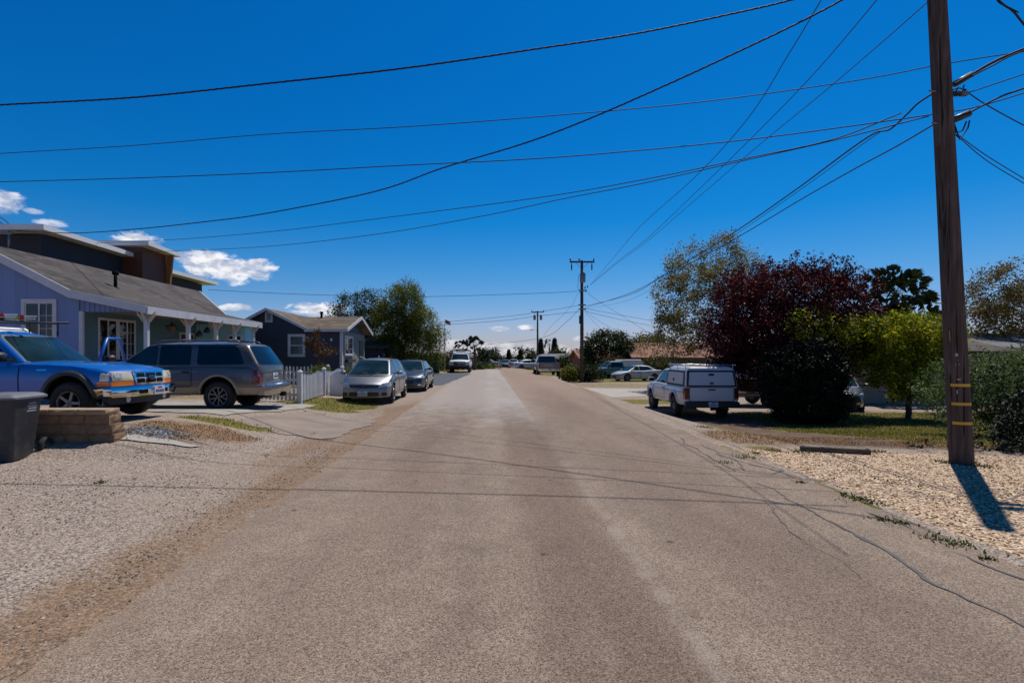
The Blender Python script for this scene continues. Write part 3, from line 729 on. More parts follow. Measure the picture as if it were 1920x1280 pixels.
    def seam(s, pts, sg, wd=.007, off=.0035, name='door_gap', parent=None):
        """dark shut line following the side of the body and cabin"""
        G = s.G; B = MB(); fb = s.bside(sg); fg = s.fside(G, sg); P = []
        for i in range(len(pts) - 1):
            a, c = Vector(pts[i]), Vector(pts[i + 1]); k = max(1, int((c - a).length / .07))
            P += [a.lerp(c, j / k) for j in range(k)]
        P.append(Vector(pts[-1])); vs = []
        for i, p in enumerate(P):
            d = (P[min(i + 1, len(P) - 1)] - P[max(i - 1, 0)]).normalized(); nr = Vector((-d.y, d.x)) * wd
            for q in (p - nr, p + nr):
                f = fb if q.y < s.top(q.x) else fg
                if q.y >= s.top(q.x) and q.y < G['zb']: f = fb if False else fg
                vs.append(s.warp(f(q.x, q.y, off)))
        B.add(vs, [(2 * i, 2 * i + 1, 2 * i + 3, 2 * i + 2) for i in range(len(P) - 1)]); return B.build(name, seamm, parent or s.root, recalc=False)
    def door(s, x0, x1, sg, zb=None, handle_x=None, hm=None):
        """door: its own plate in the body paint with a shut line all round and a handle"""
        z0 = (zb if zb else max(s.bot(x0), s.bot(x1)) + .07); z1 = min(s.top(x0), s.top(x1)) - .012
        fn = s.bside(sg)
        d = s.panel('door', [(x0, z0), (x1, z0), (x1, z1), (x0, z1)], fn, s.S['paint'], .008, .004, None, .05, True)
        s.seam([(x0, z1), (x0, z0 + .04), (x0 + .04, z0), (x1 - .04, z0), (x1, z0 + .04), (x1, z1)], sg, .007, .0055, 'door_gap', d)
        hx = handle_x if handle_x is not None else x0 + .14
        s.pbox('door_handle', fn, hx - .09, hx + .09, z1 - .16, z1 - .115, hm or black, .01, .03, .015, d)
        return d
    def wheels(s, kind='alloy', rimm=None, rear=True, spokes=5):
        S = s.S; r = S['wr']; tw = S.get('tw', .22) / 2; rr = S.get('rim', .6) * r
        for ax in S['axles']:
            for sg in (1, -1):
                yc = sg * (s.W - tw - S.get('inset', .03)); T = MB()
                T.lathe([(-tw + .01, rr), (-tw, r * .80), (-tw + .012, r * .93), (-tw + .04, r * .985), (-.02, r), (.02, r), (tw - .04, r * .985), (tw - .012, r * .93), (tw, r * .80), (tw - .01, rr)], 40, 0, 'y', True, Matrix.Translation((ax, yc, r)), True)
                for k in range(36):     # tread blocks
                    t = 2 * PI * k / 36; Mx = Matrix.Translation((ax, yc, r)) @ Matrix.Rotation(t, 4, 'Y')
                    T.box(-.016, .016, -tw + .025, -.012, r * .985, r * 1.006, 0, Mx); T.box(-.016, .016, .012, tw - .025, r * .985, r * 1.006, 0, Mx)
                t_ = T.build('tyre', rubber, s.root)
                R = MB(); o = sg; Mx = Matrix.Translation((ax, yc, r))
                f = lambda h: o * h
                R.lathe([(f(tw - .012), rr * 1.02), (f(tw + .002), rr * 1.0), (f(tw - .005), rr * .93), (f(tw - .06), rr * .88), (f(-tw + .02), rr * .86)], 32, 0, 'y', True, Mx)
                R.lathe([(f(tw - .075), rr * .9), (f(tw - .08), .001)], 24, 1, 'y', False, Mx)
                R.lathe([(f(tw - .10), .001), (f(tw - .03), .001), (f(tw - .012), .02), (f(tw - .018), rr * .2), (f(tw - .045), rr * .27), (f(tw - .10), rr * .27)], 20, 0, 'y', True, Mx)
                if kind == 'steel':
                    R.lathe([(f(tw - .03), rr * .25), (f(tw - .02), rr * .5), (f(tw - .045), rr * .8), (f(tw - .05), rr * .9)], 28, 0, 'y', True, Mx)
                    for k in range(8):
                        t = 2 * PI * k / 8; Mk = Mx @ Matrix.Rotation(t, 4, 'Y'); R.box(-.018, .018, *sorted((f(tw - .05), f(tw - .018))), rr * .58, rr * .74, 1, Mk)
                else:
                    for k in range(spokes):
                        Mk = Mx @ Matrix.Rotation(2 * PI * (k + .25) / spokes, 4, 'Y')
                        for q in ((-1, 1) if kind == 'split' else (0,)):
                            a = q * .028 * r / .35; b_ = q * rr * .30; ww = rr * (.075 if kind == 'split' else .15)
                            y0, y1 = f(tw - .06), f(tw - .012); y2 = f(tw - .022)
                            R.add([(a - ww, y0, rr * .15), (a + ww, y0, rr * .15), (b_ + ww * .9, y0, rr * .93), (b_ - ww * .9, y0, rr * .93),
                                   (a - ww * .8, y2, rr * .15), (a + ww * .8, y2, rr * .15), (b_ + ww * .7, y1, rr * .93), (b_ - ww * .7, y1, rr * .93)],
                                  [(3, 2, 1, 0), (4, 5, 6, 7), (0, 1, 5, 4), (1, 2, 6, 5), (2, 3, 7, 6), (3, 0, 4, 7)], 0, False, Mk)
                R.build('rim', [rimm or alloy, dark], t_, sharp=40)
            A = MB(); A.tube([(ax, -s.W + .2, r), (ax, s.W - .2, r)], .045, 8); A.build('axle', dark, s.root)
    def flare(s, m, wd=.06, off=.03, name='fender_flare', sides=(1, -1), a0=-12, a1=192):
        S = s.S; R = S['wr'] + S.get('gap', .07); zc = S['wr'] + S.get('lift', .02)
        for ax in S['axles']:
            for sg in sides:
                B = MB(); vs = []; n = 26
                for i in range(n + 1):
                    t = math.radians(lerp(a0, a1, i / n))
                    for rr, of in ((R - .012, -.03), (R - .012, off), (R + wd * .6, off * .9), (R + wd, .001)):
                        x = ax + rr * math.cos(t); z = max(s.bot(x) + .01, zc + rr * math.sin(t)); z = min(z, s.top(x) - .02)
                        p = s.warp((x, 0, z)); vs.append((p[0], sg * (s.side(x, z) + of), z))
                B.add(vs, [(4 * i + k, 4 * i + k + 1, 4 * i + 5 + k, 4 * i + 4 + k) for i in range(n) for k in range(3)], 0, True); B.build(name, m, s.root, sharp=45)
    def mirror(s, x, z, sg, m, sz=(.10, .13, .085)):
        G = s.G; y = s.side(x, min(z, s.top(x) - .02)); B = MB(); a, b_, c = sz; cy = sg * (y + .07 + b_)
        prof = [(-a * .5, .55), (-a * .42, .92), (0, 1.0), (a * .5, .8), (a * .8, .4)]
        vs = []; n = 16
        for h, k in prof:
            for i in range(n):
                t = 2 * PI * i / n; cx_, sx_ = math.cos(t), math.sin(t)
                ex = lambda q: math.copysign(abs(q) ** .55, q)
                vs.append((x + h, cy + ex(cx_) * b_ * k, z + c + ex(sx_) * c * k))
        fs = [(i * n + k, i * n + (k + 1) % n, (i + 1) * n + (k + 1) % n, (i + 1) * n + k) for i in range(len(prof) - 1) for k in range(n)] + [tuple(range(n))[::-1], tuple(range((len(prof) - 1) * n, len(prof) * n))]
        B.add(vs, fs, 0, True); B.box(x - .03, x + .05, *sorted((sg * (y - .06), sg * (y + .1))), z + .02, z + .07)
        o = B.build('mirror', m, s.root, sharp=40)
        g = MB(); g.add([(x - a * .52, cy - b_ * .8, z + c * .3), (x - a * .52, cy + b_ * .8, z + c * .3), (x - a * .52, cy + b_ * .8, z + c * 1.7), (x - a * .52, cy - b_ * .8, z + c * 1.7)], [(0, 1, 2, 3)])
        g.build('mirror_glass', tint, o, recalc=False)
    def plate(s, z, rear=False, y=0, off=.03):
        fn = s.brear() if rear else s.bfront(); p = s.pbox('licence_plate', fn, y - .155, y + .155, z - .078, z + .078, platem, .01, off, .01)
        B = MB()
        for k in range(7):
            u = -.115 + k * .038
            q = [fn(y + u + a, z - .015 + b_, off + .003) for a, b_ in ((-.012, -.028), (.012, -.028), (.012, .028), (-.012, .028))]
            B.add([s.warp(t) for t in q], [(0, 1, 2, 3)])
        q = [fn(y + a, z + .052 + b_, off + .003) for a, b_ in ((-.06, -.012), (.06, -.012), (.06, .012), (-.06, .012))]
        B.add([s.warp(t) for t in q], [(0, 1, 2, 3)])
        B.build('plate_number', platet, p, recalc=False)
    def wipers(s, G):
        f = s.ffront(G); w_ = G['wb']; 
        for y0, y1 in ((-w_ * .55, -w_ * .02), (w_ * .05, w_ * .62)):
            B = MB(); B.tube([f(y0, G['zb'] + .015, .03), f((y0 + y1) / 2, G['zb'] + .05, .022), f(y1, G['zb'] + .075, .018)], .009, 6); B.build('wiper', black, s.root)
    def screen(s, G, rear=False, lo=.09, hi=.9, m=None, inset=.09, rnd=.07, name=None):
        zt = G['zt'] - G.get('cr_h', .05); z0, z1 = lerp(G['zb'], zt, lo), lerp(G['zb'], zt, hi); a, c = lerp(G['wb'], G['wt'], lo) - inset, lerp(G['wb'], G['wt'], hi) - inset
        p = s.panel(name or ('rear_window' if rear else 'windshield'), [(-a, z0), (a, z0), (c, z1), (-c, z1)], s.ffront(G, rear), m or wglass, .008, .005, None, rnd, False, (1, .97, .6, .3))
        tr = s.panel('window_seal', [(-a - .022, z0 - .02), (a + .022, z0 - .02), (c + .022, z1 + .02), (-c - .022, z1 + .02)], s.ffront(G, rear), black, .008, .0025, p, rnd, False)
        return p
    def sidewin(s, G, pts, sg, m=None, rnd=.05, seal=True, name='side_window', sealm=None):
        p = s.panel(name, pts, s.fside(G, sg), m or wglass, .008, .006, None, rnd)
        if seal:
            c = sum((Vector(q) for q in pts), Vector((0, 0))) / len(pts); o = []
            for q in pts: d = Vector(q) - c; o.append((q[0] + math.copysign(.016, d.x), q[1] + math.copysign(.016, d.y)))
            s.panel('window_seal', o, s.fside(G, sg), sealm or black, .008, .003, p, rnd)
        return p

# ---- the blue pickup --------------------------------------------------------
blue = paint('blue_paint', (.001, .115, .46), 0, .02, .25)
def blue_pickup():
    a = math.radians(2.0); L = 4.9; fx, fy = -6.42, 10.12   # centre of the nose
    cx, cy = fx - L / 2 * math.cos(a), fy + L / 2 * math.sin(a)
    S = dict(L=L, W=1.76, paint=blue, cowl=.62, wr=.365, tw=.235, rim=.57, gap=.085, lift=.05, inset=.0, axles=(1.60, -1.45), tapf=.93, tapr=.97, tap=.5, bulf=.16, bulr=.02, crown=.045,
             top=((-2.45, -.42, -.40, .62, .75, 1.6, 2.2, 2.37, 2.45), (1.02, 1.02, 1.06, 1.06, 1.065, 1.03, .965, .92, .86)),
             bot=((-2.45, 2.1, 2.45), (.42, .42, .52)), nose=((.4, .55, .80, .9, 1.0), (.0, .0, .0, .03, .06)), bed=(-2.38, -.60, .62))
    c = Car('pickup_truck', 'bright blue pickup truck with chrome grille and ladder rack parked behind the block wall', 'pickup truck', (cx, cy, tz(-7.6, 10.1)), -a, S)
    G = dict(bf=.80, rf=.02, br=-.46, rr=-.36, wb=.80, wt=.62, zb=1.03, zt=1.66, bul=.12, bulr=.02, cr_h=.05)
    c.house(G)
    c.screen(G, False, .08, .90, wglass, .07); c.wipers(G); c.screen(G, True, .2, .85, tint, .12)
    for sg in (1, -1):
        c.sidewin(G, [(-.34, 1.10), (.50, 1.10), (-.06, 1.54), (-.30, 1.54)], sg, tint, (.05, .03, .05, .05))
        if sg < 0: c.door(-.38, .70, sg, .50); c.mirror(.50, 1.08, sg, black, (.10, .13, .09))
        # plates at the front: headlamp over amber indicator
    fn = c.bfront()
    for sg in (1, -1):
        s_ = lambda u: sg * u
        o = c.panel('headlight', [(s_(.42), .745), (s_(.80), .745), (s_(.80), .90), (s_(.45), .90)] if sg > 0 else [(s_(.45), .90), (s_(.80), .90), (s_(.80), .745), (s_(.42), .745)], fn, creamlens, .05, .018, None, .02, True)
        c.panel('headlight_bowl', [(s_(.64), .80), (s_(.78), .80), (s_(.78), .89), (s_(.64), .89)], fn, clearlens, .02, .026, o, .04, True)
        c.panel('indicator', [(s_(.42), .655), (s_(.82), .655), (s_(.82), .735), (s_(.42), .735)], fn, amber, .05, .018, None, .015, True)
        ft = c.bside(sg); c.panel('indicator', [(2.20, .655), (2.42, .655), (2.42, .735), (2.20, .735)], ft, amber, .02, .006, None, .015, True)
        c.panel('headlight', [(2.24, .745), (2.42, .745), (2.42, .885), (2.26, .885)], ft, creamlens, .02, .006, None, .02, True)
    # chrome grille: frame, dark mesh, uprights, bar with the oval badge
    g = c.panel('grille', [(-.385, .665), (.385, .665), (.41, .905), (-.41, .905)], fn, chrome, .06, .030, None, .03, True)
    for u0, u1 in ((-.35, -.17), (-.13, .13), (.17, .35)):
        for v0, v1 in ((.695, .775), (.800, .875)):
            c.panel('grille_opening', [(u0, v0), (u1, v0), (u1, v1), (u0, v1)], fn, dark, .01, .034, g, .012, True)
    bd = c.panel('badge', [(-.085, .787 - .034), (.085, .787 - .034), (.085, .787 + .034), (-.085, .787 + .034)], fn, chrome, .012, .05, g, .06, True)
    c.panel('badge_face', [(-.073, .787 - .026), (.073, .787 - .026), (.073, .787 + .026), (-.073, .787 + .026)], fn, mat('badge_blue', (.004, .02, .16), .2), .01, .054, bd, .05, True)
    # bumper: chrome bar with a tan reflection side, lower black valance
    b = c.panel('bumper', [(-.90, .46), (.90, .46), (.90, .635), (-.90, .635)], lambda u, v, o: (L / 2 + o + .055 * math.sin(PI * (v - .40) / .28), u, v), chrome, .16, .06, None, .04, True, (1, .96, .85, .6, .3))
    for sg in (1, -1):
        ft = c.bside(sg); c.panel('bumper_end', [(2.16, .47), (2.46, .46), (2.46, .635), (2.14, .635)], ft, chrome, .03, .035, b, .03, True)
        c.panel('bumper_slot', [(sg * .3 - .1, .50), (sg * .3 + .1, .50), (sg * .3 + .1, .575), (sg * .3 - .1, .575)], fn, dark, .02, .118, b, .02, True)
    c.panel('valance', [(-.84, .33), (.84, .33), (.88, .455), (-.88, .455)], fn, black, .12, -.01, None, .05, True)
    for sg in (1, -1):
        B = MB(); B.lathe([(0, .001), (.012, .05), (0, .058)], 16, 0, 'x', True, Matrix.Translation((L / 2 - .05, sg * .50, .41))); B.build('fog_lamp', clearlens, c.root)
    c.plate(.545, False, .12, .125)
    c.flare(mat('grey_flare', (.045, .047, .05), .55), .075, .045)
    c.wheels('alloy', alloy, True, 5)
    f = c.bside(-1); c.panel('side_emblem', [(1.02, .93), (1.20, .93), (1.20, .955), (1.02, .955)], f, chrome, .006, .006, None, .008, True)
    # bed floor, tailgate and tail lamps
    for sg in (1, -1): c.panel('taillight', [(sg * .74, .70), (sg * .85, .70), (sg * .85, .98), (sg * .74, .98)], c.brear(), redlens, .03, .012, None, .02, True)
    c.pbox('tailgate', c.brear(), -.72, .72, .60, 1.0, blue, .01, .006, .03)
    # cab-high white shell behind the cab
    sh = MB(); whitep = mat('white_gelcoat', (.72, .72, .70), .35)
    sh.prism([(-2.42, 1.02), (-.50, 1.02), (-.50, 1.64), (-.66, 1.755), (-2.28, 1.755), (-2.42, 1.55)], -.78, .78, 0, 'y'); sh.build('camper_shell', whitep, c.root, bevel=.05)
    # rack over the shell and cab with a red flagged load
    R = MB(); rk = mat('rack_black', (.02, .02, .022), .45)
    for x in (-2.2, -1.4, -.55, .05):
        zb_ = 1.60
        R.tube([(x, -.70, zb_), (x, -.70, 1.84), (x, .70, 1.84), (x, .70, zb_)], .018, 8)
    R.tube([(-2.35, -.70, 1.86), (.28, -.70, 1.86)], .02, 8); R.tube([(-2.35, .70, 1.86), (.28, .70, 1.86)], .02, 8)
    R.build('roof_rack', rk, c.root)
    return c
bp = blue_pickup()
# ladder tied on the rack: a thing of its own, world coordinates on the truck's rack
def on_truck(x, y, z): return bp.root.matrix_basis @ Vector((x, y, z))
bpy.context.view_layer.update()
lt = thing('ladder', 'yellow fibreglass ladder with red end caps lying on the blue truck rack', 'ladder', on_truck(-1.0, -.3, 1.87), bp.root.rotation_euler.z)
fib = mat('yellow_fibreglass', (.42, .33, .05), .5); alu = mat('aluminium', (.6, .6, .6), .35, .9); redp = mat('red_plastic', (.5, .02, .02), .4)
for sg in (-.20, .20):
    B = MB(); B.box(-1.5, 1.02, sg - .018, sg + .018, 0, .085); r_ = B.build('side_rail', fib, lt)
    B = MB(); B.box(1.021, 1.085, sg - .024, sg + .024, -.006, .095); B.build('end_cap', redp, r_)
    B = MB(); B.box(1.086, 1.30, sg - .014, sg + .014, .0, .034); B.box(1.086, 1.32, sg - .014, sg + .014, .048, .082); B.build('ladder_foot', alu, r_)
for k in range(8): B = MB(); B.tube([(-1.4 + k * .32, -.18, .045), (-1.4 + k * .32, .18, .045)], .016, 8); B.build('rung', alu, lt)

# open far door of the blue truck is a part of the truck, hinged at the cowl, swung out and away
def open_door():
    hx, hy = .80, bp.side(.7, .8) - .01
    d = MB(); d.box(-1.06, 0, -.06, 0, .50 - .0, 1.06)
    o = d.build('open_door', blue, bp.root, bevel=.015); o.location = (hx, hy, 0); o.rotation_euler = (0, 0, -math.radians(80))
    f = MB(); f.tube([(-.02, -.03, 1.05), (-.40, -.07, 1.56), (-.92, -.09, 1.58), (-1.03, -.03, 1.05)], .034, 8, 0); f.build('window_frame', blue, o)
    g = MB(); g.prism([(-.08, 1.06), (-.41, 1.53), (-.90, 1.55), (-1.0, 1.06)], -.062, -.058, 0, 'y'); 
    g.build('door_trim', black, o)
    bpy.data.objects.remove(o.children[-1]) if False else None
    t = MB(); t.box(-1.0, -.06, -.075, -.061, .55, 1.0); t.build('door_lining', mat('grey_trim', (.09, .09, .095), .8), o)
    m = MB(); m.lathe([(-.05, .03), (-.03, .075), (.03, .07), (.08, .02)], 14, 0, 'x', True, Matrix.Translation((-.12, .13, 1.14)) @ Matrix.Scale(1.5, 4, (0, 1, 0))); m.tube([(-.1, 0, 1.08), (-.1, .1, 1.1)], .02, 6); m.build('mirror', black, o)
    return o
od = open_door()
for ch in list(od.children):
    if ch.name.startswith('door_trim'): bpy.data.objects.remove(ch)
# ---- the grey and tan SUV, tail to the road ---------------------------------
def suv():
    P = paint('suv_grey', (.115, .11, .11), .5, .3, .32); tan = mat('tan_cladding', (.36, .27, .18), .5, dirt=((.25, .2, .15), .4))
    L = 4.85; x0 = -5.62; S = dict(L=L, W=1.82, paint=P, cowl=.95, wr=.372, tw=.25, rim=.63, gap=.09, lift=.05, inset=.0, axles=(1.50, -1.36), tapf=.9, tapr=.93, tap=.55, bulf=.18, bulr=.10, crown=.04,
             top=((-2.425, -2.30, .95, 1.1, 2.0, 2.3, 2.425), (1.06, 1.12, 1.12, 1.11, 1.02, .93, .86)), bot=((-2.425, 2.2, 2.425), (.40, .40, .48)), nose=((.4, .6, .8, 1.0), (0, 0, .03, .12)),
             tail=((.4, .62, .64, .9, 1.12), (-.10, -.10, 0.0, .01, .05)))
    c = Car('suv', 'dark grey SUV with tan lower cladding parked across the driveway, tail towards the road', 'suv', (x0 - L / 2, 14.10, tz(-7.0, 13.9) - .0), PI, S)
    G = dict(bf=1.28, rf=.42, br=-2.36, rr=-1.98, wb=.84, wt=.66, zb=1.10, zt=1.75, bul=.12, bulr=.09, cr_h=.06)
    c.house(G); c.screen(G, False, .08, .9, wglass, .08); c.screen(G, True, .10, .88, tint, .07, .09); c.wipers(G)
    for sg in (1, -1):
        c.sidewin(G, [(.22, 1.165), (1.06, 1.165), (.50, 1.61), (.26, 1.63)], sg, wglass, (.03, .03, .08, .04))
        c.sidewin(G, [(-.62, 1.165), (.14, 1.165), (.17, 1.63), (-.58, 1.64)], sg, tint, (.03, .03, .05, .05))
        c.sidewin(G, [(-1.98, 1.175), (-.80, 1.165), (-.78, 1.63), (-1.74, 1.61)], sg, tint, (.10, .10, .05, .10))
        c.door(.18, 1.18, sg, .62); c.door(-.70, .14, sg, .62)
        c.mirror(1.02, 1.14, sg, black)
        f = c.bside(sg)
        # tan lower band, split round the wheels
        for u0, u1 in ((-2.42, -1.36 - .46), (-1.36 + .46, 1.50 - .46), (1.5 + .46, 2.42)):
            c.panel('cladding', [(u0, .41), (u1, .41), (u1, .60), (u0, .60)], f, tan, .02, .012, None, .01, True)
        c.panel('body_moulding', [(-.85, .985), (1.8, .985), (1.8, 1.0), (-.85, 1.0)], f, mat('tan_strip', (.30, .26, .21), .45), .01, .008, None, .005, True)
        # tail lamp wraps the corner
        o = c.panel('taillight', [(-2.42, .68), (-2.24, .68), (-2.30, 1.03), (-2.42, 1.06)], f, redlens, .03, .012, None, .05, True)
        c.panel('taillight_rear', [(sg * .70, .68), (sg * .90, .68), (sg * .86, 1.04), (sg * .74, 1.04)], c.brear(), redlens, .03, .014, o, .05, True)
        R = MB(); R.tube([(-1.80, sg * .60, 1.70), (-1.70, sg * .60, 1.76), (-.2, sg * .60, 1.772), (.25, sg * .59, 1.76), (.36, sg * .58, 1.70)], .018, 8)
        R.build('roof_rail', mat('rail_grey', (.14, .14, .15), .4, .5), c.root)
    R = MB()
    for x in (-1.45, -.25): R.tube([(x, -.60, 1.772), (x, -.3, 1.785), (x, .3, 1.785), (x, .60, 1.772)], .022, 8)
    R.build('roof_rack', black, c.root)
    c.flare(tan, .055, .035)
    fr = c.brear()
    c.panel('bumper', [(-.88, .40), (.88, .40), (.88, .635), (-.88, .635)], lambda u, v, o: (-L / 2 - o, u, v), tan, .14, .07, None, .04, True)
    c.panel('bumper_step', [(-.86, .62), (.86, .62), (.86, .665), (-.86, .665)], lambda u, v, o: (-L / 2 - o, u, v), chrome, .12, .09, None, .01, True)
    c.panel('hitch', [(-.08, .33), (.08, .33), (.08, .44), (-.08, .44)], fr, dark, .12, .16, None, .01, True)
    lg = c.panel('liftgate', [(-.68, .68), (.68, .68), (.70, 1.06), (-.70, 1.06)], fr, P, .01, .006, None, .04, True)
    c.plate(.86, True, 0, .02)
    c.pbox('gate_handle', fr, -.18, .18, 1.0, 1.03, black, .01, .02, .01, lg)
    fn = c.bfront()
    for sg in (1, -1): c.panel('headlight', [(sg * .5, .74), (sg * .82, .74), (sg * .82, .90), (sg * .5, .90)], fn, clearlens, .03, .015, None, .03, True)
    c.pbox('grille', fn, -.42, .42, .70, .90, black, .03, .02)
    c.wheels('split', alloy, True, 5)
    B = MB(); B.tube([(-2.1, .35, .34), (-2.5, .42, .33)], .03, 8); B.build('exhaust_pipe', steel, c.root)
    return c
suv()

# ---- silver hatchback facing the camera ---------------------------------------
def hatch():
    P = paint('silver_paint', (.21, .22, .245), .72, .18, .34); L = 4.28
    S = dict(L=L, W=1.69, paint=P, cowl=.95, wr=.305, tw=.185, rim=.62, gap=.05, lift=.03, inset=.0, axles=(1.27, -1.33), tapf=.84, tapr=.9, tap=.8, bulf=.30, bulr=.10, crown=.05,
             top=((-2.14, -1.9, -.2, .95, 1.3, 1.75, 1.98, 2.08, 2.14), (.90, .97, .955, .98, .93, .80, .70, .65, .60)), bot=((-2.14, 1.8, 2.14), (.20, .19, .22)), nose=((.2, .32, .5, .66, .9), (.03, .0, .0, .05, .2)),
             tail=((.2, .5, .9), (0, 0, .06)))
    c = Car('hatchback', 'silver hatchback with roof antenna parked facing the camera beside the picket fence', 'car', (-4.03, 17.25 + L / 2, tz(-4.2, 18.6) - .02), -PI / 2, S)
    G = dict(bf=1.38, rf=.38, br=-1.98, rr=-1.48, wb=.745, wt=.545, zb=.93, zt=1.51, bul=.20, bulr=.08, cr_h=.05)
    c.house(G); c.screen(G, False, .06, .92, wglass, .07, .06); c.screen(G, True, .2, .9, tint, .1); c.wipers(G)
    for sg in (1, -1):
        c.sidewin(G, [(.30, 1.01), (1.02, .99), (.62, 1.30), (.34, 1.43)], sg, wglass, (.02, .05, .1, .04))
        c.sidewin(G, [(-.62, 1.02), (.22, 1.01), (.25, 1.43), (-.60, 1.43)], sg, wglass, (.02, .02, .04, .04))
        c.sidewin(G, [(-1.30, 1.05), (-.70, 1.02), (-.68, 1.42), (-1.10, 1.38)], sg, wglass, (.08, .02, .04, .1))
        c.door(.26, 1.08, sg, .32, None, P); c.door(-.72, .22, sg, .34, None, P)
        c.mirror(.95, .93, sg, P, (.10, .10, .07))
        fn = c.bfront()
        h = c.panel('headlight', [(sg * .44, .545), (sg * .70, .57), (sg * .84, .665), (sg * .80, .73), (sg * .58, .69)], fn, clearlens, .03, .012, None, .04, True)
        c.panel('headlight_bowl', [(sg * .54, .575), (sg * .66, .59), (sg * .68, .67), (sg * .58, .67)], fn, clearlens, .01, .018, h, .03, True)
        f = c.bside(sg); c.panel('headlight_side', [(1.72, .585), (2.05, .565), (2.05, .66), (1.78, .72)], f, clearlens, .02, .008, h, .05, True)
        c.panel('corner_intake', [(sg * .56, .27), (sg * .74, .28), (sg * .72, .38), (sg * .57, .39)], fn, black, .03, .006, None, .03, True)
        c.panel('taillight', [(-2.12, .68), (-1.95, .70), (-1.95, .98), (-2.10, .96)], f, redlens, .02, .01, None, .05, True)
    fn = c.bfront()
    g = c.panel('grille', [(-.48, .555), (0, .53), (.48, .555), (.50, .60), (.44, .635), (-.44, .635), (-.50, .60)], fn, black, .03, .010, None, .03, True)
    for v in (.57, .60): c.pbox('grille_bar', fn, -.42, .42, v - .004, v + .004, steel, .01, .016, .002, g)
    bd = c.panel('badge', [(-.045, .552), (.045, .552), (.045, .632), (-.045, .632)], fn, alloy, .02, .035, g, .06, True)
    c.panel('badge_face', [(-.038, .56), (.038, .56), (.038, .625), (-.038, .625)], fn, black, .01, .039, bd, .05, True)
    c.panel('badge_bar', [(-.05, .586), (.05, .586), (.05, .599), (-.05, .599)], fn, alloy, .01, .043, bd, .003, True)
    c.panel('lower_intake', [(-.50, .265), (.50, .265), (.47, .40), (-.47, .40)], fn, black, .03, .006, None, .03, True)
    c.plate(.36, False, -.03, .03)
    c.seamline = None
    B = MB(); B.tube([(-1.15, .0, 1.52), (-1.35, 0, 1.66)], .006, 6); B.build('antenna', black, c.root)
    B = MB(); B.lathe([(-.03, .001), (-.01, .035), (.03, .001)], 12, 0, 'z', True, Matrix.Translation((-.3, 0, 1.55))); B.build('roof_cap', mat('white_plastic', (.8, .8, .8), .4), c.root)
    c.wheels('split', alloy, True, 5)
hatch()

# ---- dark sedan behind it, facing the camera -----------------------------------
def sedanS(P, L=4.7, W=1.80, front_z=.62):
    return dict(L=L, W=W, paint=P, cowl=.9, wr=.325, tw=.21, rim=.66, gap=.05, lift=.03, inset=.0, axles=(1.40, -1.36), tapf=.84, tapr=.88, tap=.8, bulf=.26, bulr=.12, crown=.04,
                top=((-2.35, -2.25, -1.6, -.4, .9, 1.4, 2.0, 2.25, 2.35), (.93, 1.0, 1.02, .955, .96, .90, .78, .70, .62)), bot=((-2.35, 2.1, 2.35), (.22, .18, .20)), nose=((.2, .4, .6, .8), (0, 0, .03, .12)),
                tail=((.2, .6, 1.0), (.02, 0, .08)))
SG = dict(bf=1.32, rf=.25, br=-1.82, rr=-.98, wb=.80, wt=.57, zb=.93, zt=1.45, bul=.16, bulr=.10, cr_h=.05)
def sedan(name, label, P, loc, rz, wk='alloy', trim=chrome, group=None, wd='split'):
    S = sedanS(P); c = Car(name, label, 'car', loc, rz, S, group); G = SG
    c.house(G); c.screen(G, False, .06, .92, wglass, .07, .06); c.screen(G, True, .08, .9, tint, .09, .08); c.wipers(G)
    for sg in (1, -1):
        c.sidewin(G, [(.14, 1.0), (1.0, .99), (.42, 1.34), (.17, 1.37)], sg, wglass, (.02, .05, .1, .04))
        c.sidewin(G, [(-1.22, 1.02), (.06, 1.0), (.09, 1.37), (-.82, 1.33)], sg, wglass, (.08, .02, .04, .1))
        c.door(.10, 1.05, sg, .32); c.door(-.88, .06, sg, .36); c.mirror(.92, .95, sg, P, (.10, .10, .065))
        fn = c.bfront(); f = c.bside(sg)
        h = c.panel('headlight', [(sg * .40, .60), (sg * .78, .62), (sg * .84, .70), (sg * .46, .67)], fn, clearlens, .03, .012, None, .02, True)
        c.panel('headlight_side', [(1.95, .66), (2.28, .61), (2.28, .69), (2.0, .76)], f, clearlens, .02, .008, h, .03, True)
        c.panel('fog_lamp', [(sg * .60, .30), (sg * .74, .31), (sg * .72, .38), (sg * .60, .37)], fn, trim, .02, .010, None, .02, True)
        t = c.panel('taillight', [(-2.33, .72), (-2.05, .78), (-2.02, .93), (-2.33, .90)], f, redlens, .02, .01, None, .03, True)
        c.panel('taillight_rear', [(sg * .40, .74), (sg * .80, .74), (sg * .78, .89), (sg * .42, .88)], c.brear(), redlens, .02, .012, t, .03, True)
    g = c.panel('grille', [(-.42, .36), (.42, .36), (.40, .58), (-.40, .58)], fn, black, .03, .010, None, .05, True)
    c.pbox('grille_bar', fn, -.42, .42, .585, .605, trim, .02, .02, .005, g)
    c.panel('badge', [(-.05, .50), (.05, .50), (.05, .56), (-.05, .56)], fn, chrome, .02, .02, g, .04, True)
    c.panel('lower_intake', [(-.5, .24), (.5, .24), (.5, .32), (-.5, .32)], fn, black, .03, .006, None, .03, True)
    c.plate(.70, True, 0, .02)
    c.wheels(wd, alloy, True, 5)
    return c
sedan('sedan', 'dark navy sedan parked just behind the silver hatchback', paint('navy_paint', (.012, .018, .034), .3, .15, .25), (-3.68, 23.3 + 2.35, tz(-3.8, 25) - .02), -PI / 2)
